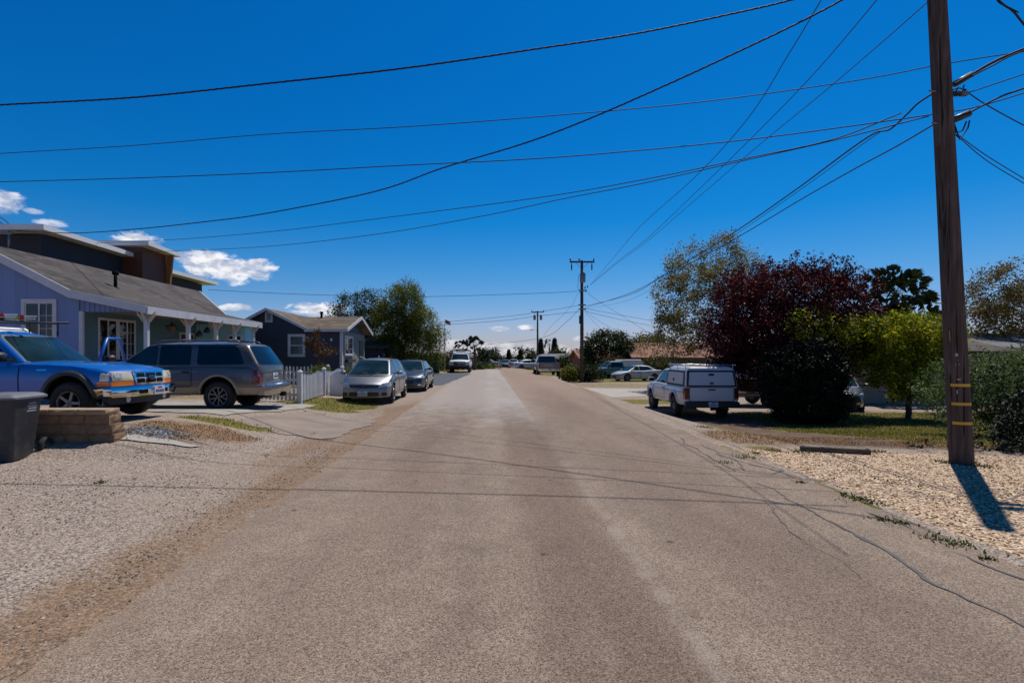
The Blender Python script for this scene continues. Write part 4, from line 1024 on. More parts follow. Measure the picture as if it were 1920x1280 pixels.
sedan('sedan', 'older silver white sedan parked broadside on the right behind the white work truck', paint('silver_white', (.48, .48, .47), .25, .25, .4), (13.55, 48.8, tz(13, 50) - .02), PI + .28, group=None)

# ---- white work pickup with a canopy, tail to the camera ------------------------
whitec = paint('white_paint', (.62, .62, .63), 0, .25, .35)
def work_truck():
    L = 4.95; S = dict(L=L, W=1.84, paint=whitec, cowl=1.0, wr=.375, tw=.235, rim=.58, gap=.085, lift=.05, inset=.0, axles=(1.50, -1.32), tapf=.86, tapr=.97, tap=.5, bulf=.2, bulr=.015, crown=.05,
             top=((-2.475, -.45, -.40, .95, 1.6, 2.2, 2.475), (1.12, 1.12, 1.12, 1.14, 1.10, 1.0, .85)), bot=((-2.475, 2.2, 2.475), (.46, .42, .5)))
    yaw = -PI / 2 + math.radians(0); y0 = 17.95
    c = Car('work_truck', 'white pickup with a white utility canopy parked nose away on the right verge', 'pickup truck', (7.58, y0 + L / 2, tz(7.3, 19.8) - .02), PI / 2 - math.radians(1.2), S)
    G = dict(bf=1.28, rf=.45, br=-.42, rr=-.30, wb=.84, wt=.68, zb=1.10, zt=1.73, bul=.14, bulr=.02, cr_h=.05)
    c.house(G); c.screen(G, False, .07, .9, wglass, .07); c.wipers(G)
    for sg in (1, -1):
        c.sidewin(G, [(-.18, 1.16), (.92, 1.16), (.42, 1.60), (-.14, 1.61)], sg, wglass, (.04, .04, .07, .05))
        c.door(-.30, 1.05, sg, .58); c.mirror(.90, 1.14, sg, whitec, (.10, .13, .09))
        f = c.bside(sg)
        h = c.panel('headlight', [(2.1, .78), (2.4, .74), (2.4, .9), (2.15, .98)], f, clearlens, .02, .01, None, .04, True)
        t = c.panel('taillight', [(-2.47, .70), (-2.33, .70), (-2.33, 1.08), (-2.47, 1.08)], f, redlens, .03, .012, None, .02, True)
        c.panel('taillight_rear', [(sg * .76, .70), (sg * .905, .70), (sg * .89, 1.08), (sg * .76, 1.08)], c.brear(), redlens, .03, .014, t, .02, True)
    fr = c.brear()
    tg = c.panel('tailgate', [(-.73, .64), (.73, .64), (.73, 1.085), (-.73, 1.085)], fr, whitec, .01, .012, None, .02, True)
    c.panel('tailgate_gap', [(-.75, .62), (.75, .62), (.75, 1.105), (-.75, 1.105)], fr, seamm, .01, .006, tg, .02, True)
    c.panel('tailgate_handle', [(-.13, 1.0), (.13, 1.0), (.11, 1.045), (-.11, 1.045)], fr, black, .01, .02, tg, .02, True)
    c.panel('bumper', [(-.90, .42), (.90, .42), (.90, .62), (-.90, .62)], fr, black, .12, .10, None, .04, True)
    c.plate(.53, True, -.02, .105)
    c.panel('hitch', [(-.06, .33), (.06, .33), (.06, .42), (-.06, .42)], fr, dark, .1, .12, None, .01, True)
    fn = c.bfront(); c.pbox('grille', fn, -.5, .5, .68, .86, black, .03, .015); c.panel('front_bumper', [(-.85, .46), (.85, .46), (.85, .64), (-.85, .64)], fn, whitec, .1, .05, None, .04, True)
    c.flare(whitec, .07, .035); c.wheels('steel', steel, True)
    # canopy box with its doors
    cp = MB(); x0, x1, w0, w1, z0, z1 = -2.47, -.40, .875, .80, 1.13, 1.80
    def ring(z, w, r, e): return [(x0 + e, -w + r, z), (x0 + e, w - r, z), (x0 + e + r, w, z), (x1 - e - r, w, z), (x1 - e, w - r, z), (x1 - e, -w + r, z), (x1 - e - r, -w, z), (x0 + e + r, -w, z)]
    rg = [ring(z0, w0, .03, 0), ring(z1 - .14, w1 + .02, .03, .09), ring(z1 - .05, w1 - .03, .05, .12), ring(z1, w1 - .13, .1, .2)]
    cp.add([p for r in rg for p in r], [(8 * i + k, 8 * i + (k + 1) % 8, 8 * i + 8 + (k + 1) % 8, 8 * i + 8 + k) for i in range(3) for k in range(8)] + [tuple(range(24, 32)), tuple(range(8))[::-1]], 0, False)
    cn = cp.build('canopy', whitec, c.root, bevel=.012)
    wpan = mat('canopy_panel', (.55, .55, .57), .45, var=.05)
    def cr_(u, v, off): t = (v - z0) / (z1 - .14 - z0); return (x0 + .09 * t - off, u, v)
    def cs_(sg): return lambda u, v, off: (u, sg * (lerp(w0, w1 + .02, (v - z0) / (z1 - .14 - z0)) + off), v)
    rd = c.panel('canopy_door', [(-.77, 1.17), (.77, 1.17), (.72, 1.61), (-.72, 1.61)], cr_, wpan, .02, .022, cn, .03)
    c.panel('door_seal', [(-.84, 1.115), (.84, 1.115), (.79, 1.67), (-.79, 1.67)], cr_, black, .01, .008, rd, .02)
    c.panel('door_latch', [(-.09, 1.49), (.09, 1.49), (.09, 1.56), (-.09, 1.56)], cr_, black, .02, .04, rd, .03)
    c.panel('door_lock', [(-.07, 1.20), (.07, 1.20), (.07, 1.28), (-.07, 1.28)], cr_, steel, .02, .035, rd, .02)
    for sg in (1, -1):
        sd_ = c.panel('canopy_door', [(-2.22, 1.19), (-.56, 1.19), (-.60, 1.59), (-2.18, 1.59)], cs_(sg), wpan, .02, .016, cn, .03)
        c.panel('door_seal', [(-2.36, 1.12), (-.44, 1.12), (-.50, 1.66), (-2.29, 1.66)], cs_(sg), black, .01, .007, sd_, .03)
        c.panel('door_latch', [(-1.30, 1.27), (-1.18, 1.27), (-1.18, 1.37), (-1.30, 1.37)], cs_(sg), black, .02, .03, sd_, .02)
    R = MB()
    for x in (-2.25, -1.45, -.65):
        R.tube([(x, -.80, 1.60), (x, -.80, 1.90)], .014, 6); R.tube([(x, .80, 1.60), (x, .80, 1.90)], .014, 6); R.tube([(x, -.82, 1.85), (x, .82, 1.85)], .02, 8)
    for y in (-.80, .80): R.tube([(-2.45, y, 1.85), (-.45, y, 1.85)], .018, 8)
    R.build('ladder_rack', alu, c.root)
    ex = MB(); ex.tube([(-2.1, -.5, .38), (-2.5, -.55, .36)], .03, 8); ex.build('exhaust_pipe', steel, c.root)
work_truck()

# ---- white full-size pickup far down on the left, facing the camera --------------
def big_pickup(label, P, loc, rz, front=True):
    S = dict(L=5.7, W=1.98, paint=P, cowl=1.3, wr=.40, tw=.25, rim=.58, gap=.09, lift=.06, inset=0, axles=(1.9, -1.6), tapf=.9, tapr=.98, tap=.5, bulf=.18, bulr=.01, crown=.07,
             top=((-2.85, -.45, 1.3, 2.4, 2.7, 2.85), (1.22, 1.22, 1.22, 1.16, 1.08, 1.0)), bot=((-2.85, 2.85), (.5, .5)), bed=(-2.75, -.62, .75))
    c = Car('pickup_truck', label, 'pickup truck', loc, rz, S); G = dict(bf=1.6, rf=.85, br=-.50, rr=-.40, wb=.90, wt=.72, zb=1.2, zt=1.88, bul=.16, bulr=.02, cr_h=.06)
    c.house(G); c.screen(G, False, .05, .92, wglass, .06, .06); c.screen(G, True, .1, .9, wglass, .12)
    fn, fr = c.bfront(), c.brear()
    for sg in (1, -1):
        c.sidewin(G, [(-.35, 1.26), (1.2, 1.26), (.75, 1.72), (-.32, 1.73)], sg, tint); c.mirror(1.15, 1.25, sg, black, (.12, .15, .13)); c.door(-.4, 1.3, sg, .65)
        c.panel('headlight', [(sg * .62, .84), (sg * .93, .84), (sg * .93, 1.08), (sg * .62, 1.06)], fn, clearlens, .03, .016, None, .04, True)
        c.panel('taillight', [(sg * .84, .80), (sg * .97, .80), (sg * .97, 1.18), (sg * .84, 1.18)], fr, redlens, .03, .014, None, .02, True)
    g = c.panel('grille', [(-.56, .76), (.56, .76), (.60, 1.08), (-.60, 1.08)], fn, black, .04, .03, None, .04, True)
    c.pbox('grille_cross', fn, -.025, .025, .77, 1.07, chrome, .02, .045, .005, g); c.pbox('grille_cross', fn, -.57, .57, .91, .935, chrome, .02, .045, .005, g)
    c.panel('bumper', [(-.95, .50), (.95, .50), (.95, .72), (-.95, .72)], fn, black if front else chrome, .12, .09, None, .04, True)
    c.panel('rear_bumper', [(-.95, .50), (.95, .50), (.95, .70), (-.95, .70)], fr, chrome, .12, .09, None, .04, True)
    c.panel('tailgate', [(-.80, .74), (.80, .74), (.80, 1.20), (-.80, 1.20)], fr, P, .01, .012, None, .02, True)
    c.plate(.62, True, 0, .11); c.flare(P, .08, .04); c.wheels('alloy', steel if not front else alloy)
    return c
c = big_pickup('white pickup with large black grille facing the camera at the far driveway end', paint('white_paint_b', (.75, .75, .76), 0, .12), (-2.66, 49.6 + 2.85, tz(-2.7, 52)), -PI / 2)
sh = MB(); sh.prism([(-2.80, 1.24), (-.52, 1.24), (-.52, 1.95), (-.7, 2.04), (-2.5, 2.04), (-2.80, 1.8)], -.86, .86, 0, 'y'); sh.build('camper_shell', c.S['paint'], c.root, bevel=.07)
lb = MB(); lb.box(-.1, .25, -.45, .45, 1.93, 2.05); lb.build('roof_light_bar', mat('white_plastic2', (.8, .8, .8), .3), c.root, bevel=.03)
big_pickup('old tan and grey pickup parked nose away just left of the far utility pole', paint('tan_grey_paint', (.20, .165, .15), .1, .35, .45), (5.25, 45.2 + 2.85, tz(5.2, 47) - .05), PI / 2, False)
c = big_pickup('old teal pickup with a white camper shell on the grass behind the silver sedan', paint('teal_paint', (.02, .13, .12), 0, .2, .4), (13.0, 54.5, tz(13, 54) - .1), PI + .25, False)
sh = MB(); sh.prism([(-2.80, 1.24), (-.52, 1.24), (-.35, 1.88), (-.5, 2.0), (-2.5, 2.0), (-2.82, 1.4)], -.88, .88, 0, 'y'); sh.build('camper_shell', whitec, c.root, bevel=.08)

# ---- black suv in the right-hand driveway, mostly behind the hedge ----------------
sedan('sedan', 'black car parked in the shade before the beige garage wall', paint('black_paint', (.004, .004, .005), .0, .0, .25), (14.6, 22.4, tz(14, 22) - .02), -PI / 2 - .55)

# ---- small cars far down the road ------------------------------------------------
far = [(945, 'tiny black car parked first in the far row right of the road', (.012, .012, .014), 92, 0), (960, 'tiny silver car third from the right in the far row', (.32, .33, .35), 88, 1),
       (975, 'tiny dark blue car between two pale cars in the far row', (.02, .035, .08), 96, 1), (984, 'tiny white van-like car in the far row', (.65, .65, .66), 84, 1)]
rowg = 'cars parked far down the road'
for i, (px, lb_, col, Y, tail) in enumerate(far):
    P = paint('far_paint_%d' % i, col, .2, .1); p = aty(px, 690, Y)
    sedan('parked_car', lb_, P, (p.x + .2, Y, tz(p.x, Y)), PI / 2 if tail else -PI / 2, group=rowg)
for px, Y, rz, col, lb_ in ((992, 80, .15, (.6, .6, .62), 'tiny white car parked sideways left of the tan pickup'), (1003, 86, .1, (.42, .44, .48), 'tiny silver blue car just behind the tan pickup, mostly hidden by it'),
                            (909, 88, PI, (.30, .32, .36), 'tiny grey car parked on the left verge beyond the white pickup'), (935, 108, PI / 2, (.5, .5, .5), 'farthest tiny pale car on the road')):
    p = aty(px, 692, Y); sedan('parked_car', lb_, paint('far_paint_%d' % px, col, .2, .1), (p.x, Y, tz(p.x, Y)), rz, group=rowg)
# ------------------------------------------------------------------ buildings
trimw = mat('white_trim', (.55, .55, .58), .55, var=.08, bump=.1)
hglass = glass('house_glass', (.012, .013, .015), .02)
def beam(mb, a, b, w, h, mi=0):
    """box beam from a to b, w across (horizontal), h deep (down from the line)"""
    a, b = Vector(a), Vector(b); d = (b - a).normalized(); s = d.cross(Vector((0, 0, 1))).normalized() * w / 2; u = Vector((0, 0, -h))
    mb.add([a - s, a + s, a + s + u, a - s + u, b - s, b + s, b + s + u, b - s + u], [(0, 1, 2, 3), (7, 6, 5, 4), (0, 4, 5, 1), (1, 5, 6, 2), (2, 6, 7, 3), (3, 7, 4, 0)], mi)
def slab(mb, pts, t, mi=0):
    """roof slab: planar polygon in 3D with thickness t downward"""
    n = len(pts); lo = [(p[0], p[1], p[2] - t) for p in pts]
    mb.add(list(pts) + lo, [tuple(range(n)), tuple(range(n, 2 * n))[::-1]] + [(i, n + i, n + (i + 1) % n, (i + 1) % n) for i in range(n)], mi)
def window(parent, axis, c, u0, u1, z0, z1, face, fr=.07, sash=None, grid=None, gm=None, out=.04, curtain=False):
    """axis 'y': wall faces +-y at y=c, u is x.  axis 'x': wall faces +-x at x=c, u is y.  face = +-1"""
    def bx(mb, a0, a1, d0, d1, b0, b1):
        d0, d1 = sorted((c + face * d0, c + face * d1))
        if axis == 'y': mb.box(a0, a1, d0, d1, b0, b1)
        else: mb.box(d0, d1, a0, a1, b0, b1)
    F = MB(); bx(F, u0 - fr, u0, -.02, out, z0 - fr, z1 + fr); bx(F, u1, u1 + fr, -.02, out, z0 - fr, z1 + fr); bx(F, u0, u1, -.02, out, z1, z1 + fr); bx(F, u0, u1, -.02, out + .015, z0 - fr, z0)
    w = F.build('window', trimw, parent)
    P = MB(); bx(P, u0, u1, -.03, .004, z0, z1); P.build('pane', gm or hglass, w)
    if sash:
        S = MB()
        if sash == 'v': m = (u0 + u1) / 2; bx(S, m - .025, m + .025, -.01, .028, z0, z1)
        if sash == 'h': m = (z0 + z1) / 2; bx(S, u0, u1, -.01, .028, m - .025, m + .025)
        bx(S, u0, u0 + .035, -.01, .022, z0, z1); bx(S, u1 - .035, u1, -.01, .022, z0, z1); bx(S, u0 + .035, u1 - .035, -.01, .022, z0, z0 + .035); bx(S, u0 + .035, u1 - .035, -.01, .022, z1 - .035, z1)
        S.build('sash', trimw, w)
    if grid:
        a0, a1, nx, nz = grid; S = MB()
        for i in range(1, nx): q = lerp(a0, a1, i / nx); bx(S, q - .008, q + .008, 0, .012, z0 + .03, z1 - .03)
        for i in range(1, nz): q = lerp(z0, z1, i / nz); bx(S, a0, a1, 0, .010, q - .008, q + .008)
        S.build('window_bars', trimw, w)
    return w
# ---- lavender house with the porch --------------------------------------------
lav = boards('lavender_siding', (.18, .245, .47), .40, 'x', .006, .6, .03); lavb = boards('lavender_battens', (.165, .225, .44), .16, 'x', .03, .6, .16)
teal = mat('porch_teal', (.085, .165, .20), .6, var=.08, vs_=2)
GZ = .22
h1 = thing('porch_house', 'lavender wooden house with white trimmed grey shingle roof and long front porch', 'house', (0, 0, 0))
XF, XP, XR = -12.8, -10.5, -15.8; Y0, Y1 = 16.7, 24.4; ZE, ZK, ZR = 3.12, 3.60, 5.14      # facade, porch eave, ridge
def wx(mb, x, y0, y1, z0, z1, t=.14): mb.box(x - t, x, y0, y1, z0, z1)
# south gable wall round its window
sw = MB(); wl, wr_, wz0, wz1 = (46 - 915) / 60., (99 - 915) / 60., 1.6 + (667 - 640) / 60., 1.6 + (667 - 567) / 60.
B = MB()
def zrk(x): return ZK + (ZR - ZK) * (x - XF) / (XR - XF) if x <= XF else ZE + (ZK - ZE) * (XP - x) / (XP - XF)
def gcol(x0, x1, zb, m=0): B.prism([(x0, zb), (x1, zb), (x1, zrk(x1) - .06), (x0, zrk(x0) - .06)], Y0, Y0 + .14, m, 'y')
gcol(wr_, XF, -.3); gcol(wl, wr_, wz1); B.box(wl, wr_, Y0, Y0 + .14, -.3, wz0); gcol(XR, wl, -.3)
B.prism([(XR - 3.2, -.3), (XR, -.3), (XR, ZR - .06), (XR - 3.2, 4.05)], Y0, Y0 + .14, 0, 'y')
B.build('south_wall', lav, h1, recalc=True)
window(h1, 'y', Y0, wl, wr_, wz0, wz1, -1, .11, 'v', ((wl + wr_) / 2, wr_, 2, 3))
B = MB(); B.prism([(XF + .003, 2.98), (XP - .02, 2.98), (XP - .02, ZE - .06), (XF + .003, ZK - .06)], Y0 + .02, Y0 + .10, 0, 'y'); B.build('porch_gable', lavb, h1)
B = MB(); B.box(XF - .0, XF + .12, Y0 - .02, Y0 + .06, GZ, 3.0); B.build('corner_board', trimw, h1)
# facade behind the porch, with doors and windows
B = MB(); B.box(XF - .14, XF - .001, Y0 + .141, Y1 - .12, -.3, 3.45); B.build('front_wall', teal, h1)
B = MB(); B.box(XR, XF - .141, Y1 - .14, Y1 + .02, -.3, 3.5); B.build('north_wall', lav, h1)
B = MB(); B.box(XR - 3.3, XR - 3.15, Y0 + .15, 29, -.3, 3.8); B.build('west_wall', lav, h1)
def pY(px): return XF * 1000 / (px - 915.)
d0, d1 = pY(183), pY(254); n = 4
n = 2
for k in range(n):
    a, b_ = lerp(d0, d1, k / n) + .05, lerp(d0, d1, (k + 1) / n) - .05; window(h1, 'x', XF, a, b_, .45, 2.82, 1, .045, 'v', (a, b_, 4, 6) if k else None, None, .02)
B = MB(); B.box(XF, XF + .05, pY(338) , pY(338) + .9, GZ, 2.5); dr = B.build('front_door', mat('door_brown', (.10, .035, .02), .5), h1)
B = MB(); B.lathe([(-.03, .02), (0, .035), (.04, .03), (.05, .001)], 10, 0, 'x', True, Matrix.Translation((XF + .08, pY(338) + .1, 1.25))); B.build('door_knob', chrome, dr)
B = MB(); B.box(XF, XF + .04, pY(338) - .08, pY(338), GZ, 2.58); B.box(XF, XF + .04, pY(338) + .9, pY(338) + .98, GZ, 2.58); B.box(XF, XF + .04, pY(338), pY(338) + .9, 2.5, 2.58); B.build('door_frame', trimw, h1)
# end room beyond the porch, pale teal wall facing us with a window
B = MB(); B.box(XF + .001, XP - .15, Y1 - 1.0, Y1 - .9, -.1, 3.0); ew = B.build('end_wall', mat('end_teal', (.28, .60, .68), .6, var=.06), h1)
B = MB(); B.box(XP - .25, XP - .15, Y1 - .9, Y1 + 0, -.1, 3.0); B.build('end_wall_front', mat('end_teal', (.2, .4, .46)), h1)
window(h1, 'y', Y1 - 1.0, XF + 1.45, XF + 1.95, 1.45, 2.45, -1, .09, None, (XF + 1.45, XF + 1.95, 2, 4))
B = MB(); B.box(XF, XP + .05, Y0 - .05, Y1, -.3, GZ + .10); B.build('porch_floor', old_conc if 'old_conc' in globals() else conc, h1)
for k in range(6):    # ceiling boards lie on rafters
    pass
B = MB(); B.box(XF, XP - .02, Y0 + .12, Y1 - .02, 3.02, 3.05); B.build('porch_ceiling', mat('ceiling_dark', (.20, .19, .18), .8), h1)
# posts with Y brackets
for i, px in enumerate((275, 353, 405, 440, 474)):
    y = (XP - .12) * 1000 / (px - 915.); B = MB(); x = XP - .12; B.box(x - .06, x + .06, y - .06, y + .06, GZ, 2.98)
    B.box(x - .08, x + .08, y - .08, y + .08, GZ + .1, GZ + .25)
    p_ = B.build('porch_post', trimw, h1, bevel=.006)
    B = MB()
    for sg in (-1, 1):
        B.add([(x - .045, y + sg * .07, 2.68), (x + .04, y + sg * .05, 2.68), (x + .04, y + sg * .05, 2.78), (x - .045, y + sg * .05, 2.78),
               (x - .04, y + sg * .24, 2.90), (x + .04, y + sg * .24, 2.90), (x + .04, y + sg * .24, 2.985), (x - .04, y + sg * .24, 2.985)],
              [(0, 1, 2, 3), (7, 6, 5, 4), (0, 4, 5, 1), (1, 5, 6, 2), (2, 6, 7, 3), (3, 7, 4, 0)])
        B.add([(x + sg * .07, y - .045, 2.62), (x + sg * .07, y + .045, 2.62), (x + sg * .07, y + .045, 2.76), (x + sg * .07, y - .045, 2.76),
               (x + sg * .28, y - .045, 2.88), (x + sg * .28, y + .045, 2.88), (x + sg * .28, y + .045, 2.985), (x + sg * .28, y - .045, 2.985)],
              [(0, 1, 2, 3), (7, 6, 5, 4), (0, 4, 5, 1), (1, 5, 6, 2), (2, 6, 7, 3), (3, 7, 4, 0)])
    B.build('bracket', mat('bracket_cream', (.50, .42, .34), .6), p_)
B = MB(); B.box(XP - .20, XP - .04, Y0, Y1, 2.985, 3.06); B.build('porch_beam', trimw, h1)
# roof: porch pitch, main pitch, back pitch; north end slants back to the ridge
shg = shingles('grey_shingle', [(.030, .026, .025), (.070, .058, .053), (.050, .042, .039)], .95, .33, .16, 1, 0)
R = MB(); ov = .35; ya, yb, yk, yr = Y0 - ov, Y1 + .25, Y1 + 2.2, 29.2
P1, P2 = (XP + .02, ya, ZE), (XF, ya, ZK); P3 = (XR, ya, ZR)
slab(R, [P1, (XP + .02, yb, ZE), (XF, yk - .5, ZK), P2], .09); slab(R, [P2, (XF, yk - .5, ZK), (XR, yr, ZR), P3], .09); slab(R, [P3, (XR, yr, ZR), (XR - 3.6, yr, 3.95), (XR - 3.6, ya, 3.95)], .09)
rf = R.build('roof', shg, h1)
F = MB(); beam(F, (XP + .05, ya - .01, ZE - .0), (XP + .05, yb, ZE - .0), .05, .24); gt_ = F.build('gutter', trimw, rf)
F = MB(); beam(F, (XP + .03, ya - .02, ZE + .02), (XF, ya - .02, ZK + .02), .04, .24); beam(F, (XF, ya - .023, ZK + .02), (XR, ya - .023, ZR + .02), .04, .26); beam(F, (XR, ya - .02, ZR + .02), (XR - 3.6, ya - .02, 3.97), .04, .24)
F.build('rake_board', trimw, rf)
F = MB(); beam(F, (XP + .02, yb + .02, ZE + .01), (XF, yk - .5 + .02, ZK + .01), .04, .18); beam(F, (XF, yk - .48, ZK + .01), (XR, yr + .02, ZR + .01), .04, .18); F.build('rake_board', trimw, rf)
F = MB(); F.tube([(-13.9, 19.9, 3.9), (-13.9, 19.9, 4.75)], .06, 10); F.lathe([(0, .06), (0, .11), (.12, .11), (.14, .05), (.14, .001)], 12, 0, 'z', True, Matrix.Translation((-13.9, 19.9, 4.62))); F.lathe([(0, .16), (.06, .10), (.09, .06)], 12, 0, 'z', True, Matrix.Translation((-13.9, 19.9, 4.08))); F.build('flue', dark, rf)
# hanging porch ornaments
def hanging(name, lb_, cat, px, zt, m1, kind, x=-11.4, g=None):
    y = x * 1000 / (px - 915.); t = thing(name, lb_, cat, (x, y, zt), 0, g)
    C = MB(); C.tube([(0, 0, 0), (0, 0, -.30)], .006, 5); C.build('chain', black, t)
    if kind == 'basket':
        B = MB(); B.lathe([(-.55, .001), (-.52, .09), (-.36, .16), (-.34, .16)], 14, 0, 'z'); B.build('pot', mat('pot_brown', (.12, .06, .03), .7), t)
        V = []; 
        L_ = MB()
        for k in range(90):
            a, r = random.random() * 6.3, random.random() * .22; q = Vector((r * math.cos(a), r * math.sin(a), -.34 + .14 * random.random() - r * .6)); d = Vector((random.gauss(0, 1), random.gauss(0, 1), random.gauss(0, 1))).normalized() * .05; e = d.orthogonal().normalized() * .02
            L_.add([q - d, q + e, q + d, q - e], [(0, 1, 2, 3)])
        L_.build('foliage', leafmat('basket_leaf', [(.02, .04, .01), (.07, .10, .03)]), t, recalc=False)
    else:
        B = MB(); B.lathe([(-.52, .001), (-.50, .10), (-.42, .12), (-.33, .07), (-.27, .02)], 12, 0, 'z'); 
        B.build('bell', m1, t)
hanging('hanging_basket', 'hanging basket of trailing leaves in front of the brown porch door', 'plant', 322, 3.0, None, 'basket')
hanging('wind_bell', 'dark bell hanging nearest the middle of the porch end, lower of the two', 'ornament', 374, 2.85, black, 'bell', -11.0)
hanging('wind_bell', 'dark bell ornament hanging higher and further right under the porch roof', 'ornament', 388, 3.0, black, 'bell', -11.0)
# ---- modern dark house behind -----------------------------------------------------
h2 = thing('modern_house', 'charcoal two storey modern house with flat white edged roofs and brown tower', 'house', (0, 0, 0))
char = boards('charcoal_wall', (.020, .024, .030), 1.2, 'y', .004, .7, .01); brn = mat('brown_tower', (.13, .040, .016), .6, var=.15)
whf = mat('white_fascia', (.80, .80, .80), .5, var=.03)
B = MB(); B.box(-34, -20.6, 24.6, 31.5, -.3, 7.16); B.build('wall', char, h2)
B = MB(); B.box(-32, -20.7, 31.5, 38.6, -.3, 6.75); B.build('wall', char, h2)
B = MB(); B.box(-24, -19.5, 30.1, 32.3, -.3, 7.72); tw_ = B.build('tower', brn, h2)
def roofp(x0, x1, y0, y1, z, tilt=.0, name='flat_roof'):
    R = MB(); slab(R, [(x0, y0, z), (x1, y0, z), (x1, y1, z + tilt), (x0, y1, z + tilt)], .22, 0); r = R.build(name, whf, h2)
    R = MB(); slab(R, [(x0 + .12, y0 + .12, z + .06), (x1 - .12, y0 + .12, z + .06), (x1 - .12, y1 - .12, z + tilt + .06), (x0 + .12, y1 - .12, z + tilt + .06)], .055, 0); R.build('roof_edge_strip', mat('grey_edge', (.35, .35, .37)), r)
roofp(-35, -20.0, 24.0, 30.45, 7.5, -.1); roofp(-25, -18.9, 29.7, 32.85, 7.98, -.1); roofp(-33, -20.0, 32.87, 39.6, 7.05)
B = MB(); B.prism([(-19.52, 5.2), (-19.35, 5.2), (-19.1, 7.7), (-19.5, 7.7)], 32.31, 32.46, 0, 'y'); B.build('wood_brace', mat('wood_orange', (.35, .15, .04), .6), h2)
# ---- slate blue house with a front gable ------------------------------------------
h3 = thing('slate_house', 'small slate blue house with white trim, brown shingle roof and front gable', 'house', (0, 0, 0))
slate = boards('slate_siding', (.030, .040, .060), .19, 'z', .012, .6); shake = boards('green_grey_siding', (.17, .18, .15), .21, 'z', .018, .7)
Yw = 27.3; XE, ZA, ZEV = -9.25, 3.98, 2.96; XA = -11.24; XL = 2 * XA - XE
XW = -7.55
B = MB(); wx0, wx1, wz0, wz1 = (544 - 915) / 36.6, (569 - 915) / 36.6, 1.6 + (667 - 665) / 36.6, 1.6 + (667 - 630) / 36.6
def hz(x): return ZA - abs(x - XA) / abs(XE - XA) * (ZA - ZEV) if x < XE + .3 else ZEV - .14
def col(x0, x1, zb): B.prism([(x0, zb), (x1, zb), (x1, hz(x1) - .05), (x0, hz(x0) - .05)], Yw, Yw + .14, 0, 'y')
vx0, vx1, vz0, vz1 = -11.36, -11.06, 3.36, 3.80
col(XL, vx0, -.3); B.prism([(vx0, -.3), (vx1, -.3), (vx1, vz0), (vx0, vz0)], Yw, Yw + .14, 0, 'y'); B.prism([(vx0, vz1), (vx1, vz1), (vx1, hz(vx1) - .05), (XA, ZA - .05), (vx0, hz(vx0) - .05)], Yw, Yw + .14, 0, 'y')
col(vx1, wx0, -.3) if vx1 < wx0 < XE else None
if not (wx0 < XE): 
    col(vx1, XE, -.3); B.prism([(XE, -.3), (wx0, -.3), (wx0, 2.8), (XE, 2.8)], Yw, Yw + .14, 0, 'y')
B.box(wx0, wx1, Yw, Yw + .14, -.3, wz0)
B.prism([(wx0, wz1), (wx1, wz1), (wx1, min(2.8, hz(wx1))), (wx0, hz(wx0) - .05)], Yw, Yw + .14, 0, 'y')
B.prism([(wx1, -.3), (XW, -.3), (XW, 2.8), (wx1, 2.8)], Yw, Yw + .14, 0, 'y')
B.build('south_wall', slate, h3)
window(h3, 'y', Yw, wx0, wx1, wz0, wz1, -1, .10, 'h', None, glass('curtain_glass', (.10, .12, .13), .1))
window(h3, 'y', Yw, vx0 + .03, vx1 - .03, vz0 + .03, vz1 - .03, -1, .07, None, (vx0, vx1, 1, 7), mat('louvre', (.12, .13, .15), .6)).name = 'gable_vent'
B = MB(); B.box(XW - .03, XW + .1, Yw - .03, Yw + .10, 0, 2.82); B.build('corner_board', trimw, h3)
# east front: wall with window, dark door, gable above
ye0, ye1 = Yw + .14, 32.6
we0, we1 = XW * 1000 / (646 - 915.), XW * 1000 / (661 - 915.)
B = MB(); B.box(XW - .14, XW, ye0, we0, -.3, 2.85); B.box(XW - .14, XW, we1, ye1, -.3, 2.85); B.box(XW - .14, XW, we0, we1, -.3, 1.62); B.box(XW - .14, XW, we0, we1, 2.62, 2.85); B.build('east_wall', shake, h3)
window(h3, 'x', XW, we0 + .05, we1 - .05, 1.68, 2.6, 1, .07, 'v', (we0, we1, 4, 3))
B = MB(); B.box(XW, XW + .04, 31.3, 32.2, .3, 2.5); B.build('front_door', mat('door_black', (.012, .012, .015), .5), h3)
B = MB(); B.box(XW + .01, XW + .2, we0, we1, 1.25, 1.42); B.build('window_box', mat('box_dark', (.04, .035, .03), .8), h3)
yg0, ygm, yg1 = Yw - .32, 30.1, 32.95
B = MB(); B.prism([(ye0, 2.85), (ye1, 2.85), (ygm, 3.62)], XW - .12, XW - .001, 0, 'x'); B.build('front_gable', slate, h3)
brs = shingles('brown_shingle', [(.085, .062, .042), (.135, .098, .068), (.105, .077, .055)], .95, .3, .15, 0, 1)
brs2 = shingles('brown_shingle_ns', [(.085, .062, .042), (.135, .098, .068), (.105, .077, .055)], .95, .3, .15, 1, 0)
R = MB(); xo = XW + .42; zr, ze = 3.80, ZEV
slab(R, [(XE - .1, yg0, ze), (xo, yg0, ze), (xo, ygm, zr), (XA, ygm, zr), (XA, ygm - .1, zr)], .07); slab(R, [(XA, ygm, zr), (xo, ygm, zr), (xo, yg1, ze), (XA, yg1, ze)], .07)
rf = R.build('front_roof', brs, h3)
F = MB(); beam(F, (xo + .02, yg0, ze + .02), (xo + .02, ygm, zr + .02), .04, .16); beam(F, (xo + .02, ygm, zr + .02), (xo + .02, yg1, ze + .02), .04, .16); beam(F, (XE - .05, yg0 - .02, ze + .01), (xo, yg0 - .02, ze + .01), .04, .15); F.build('fascia', trimw, rf)
R = MB(); yb0, yb1 = Yw - .3, 35.5
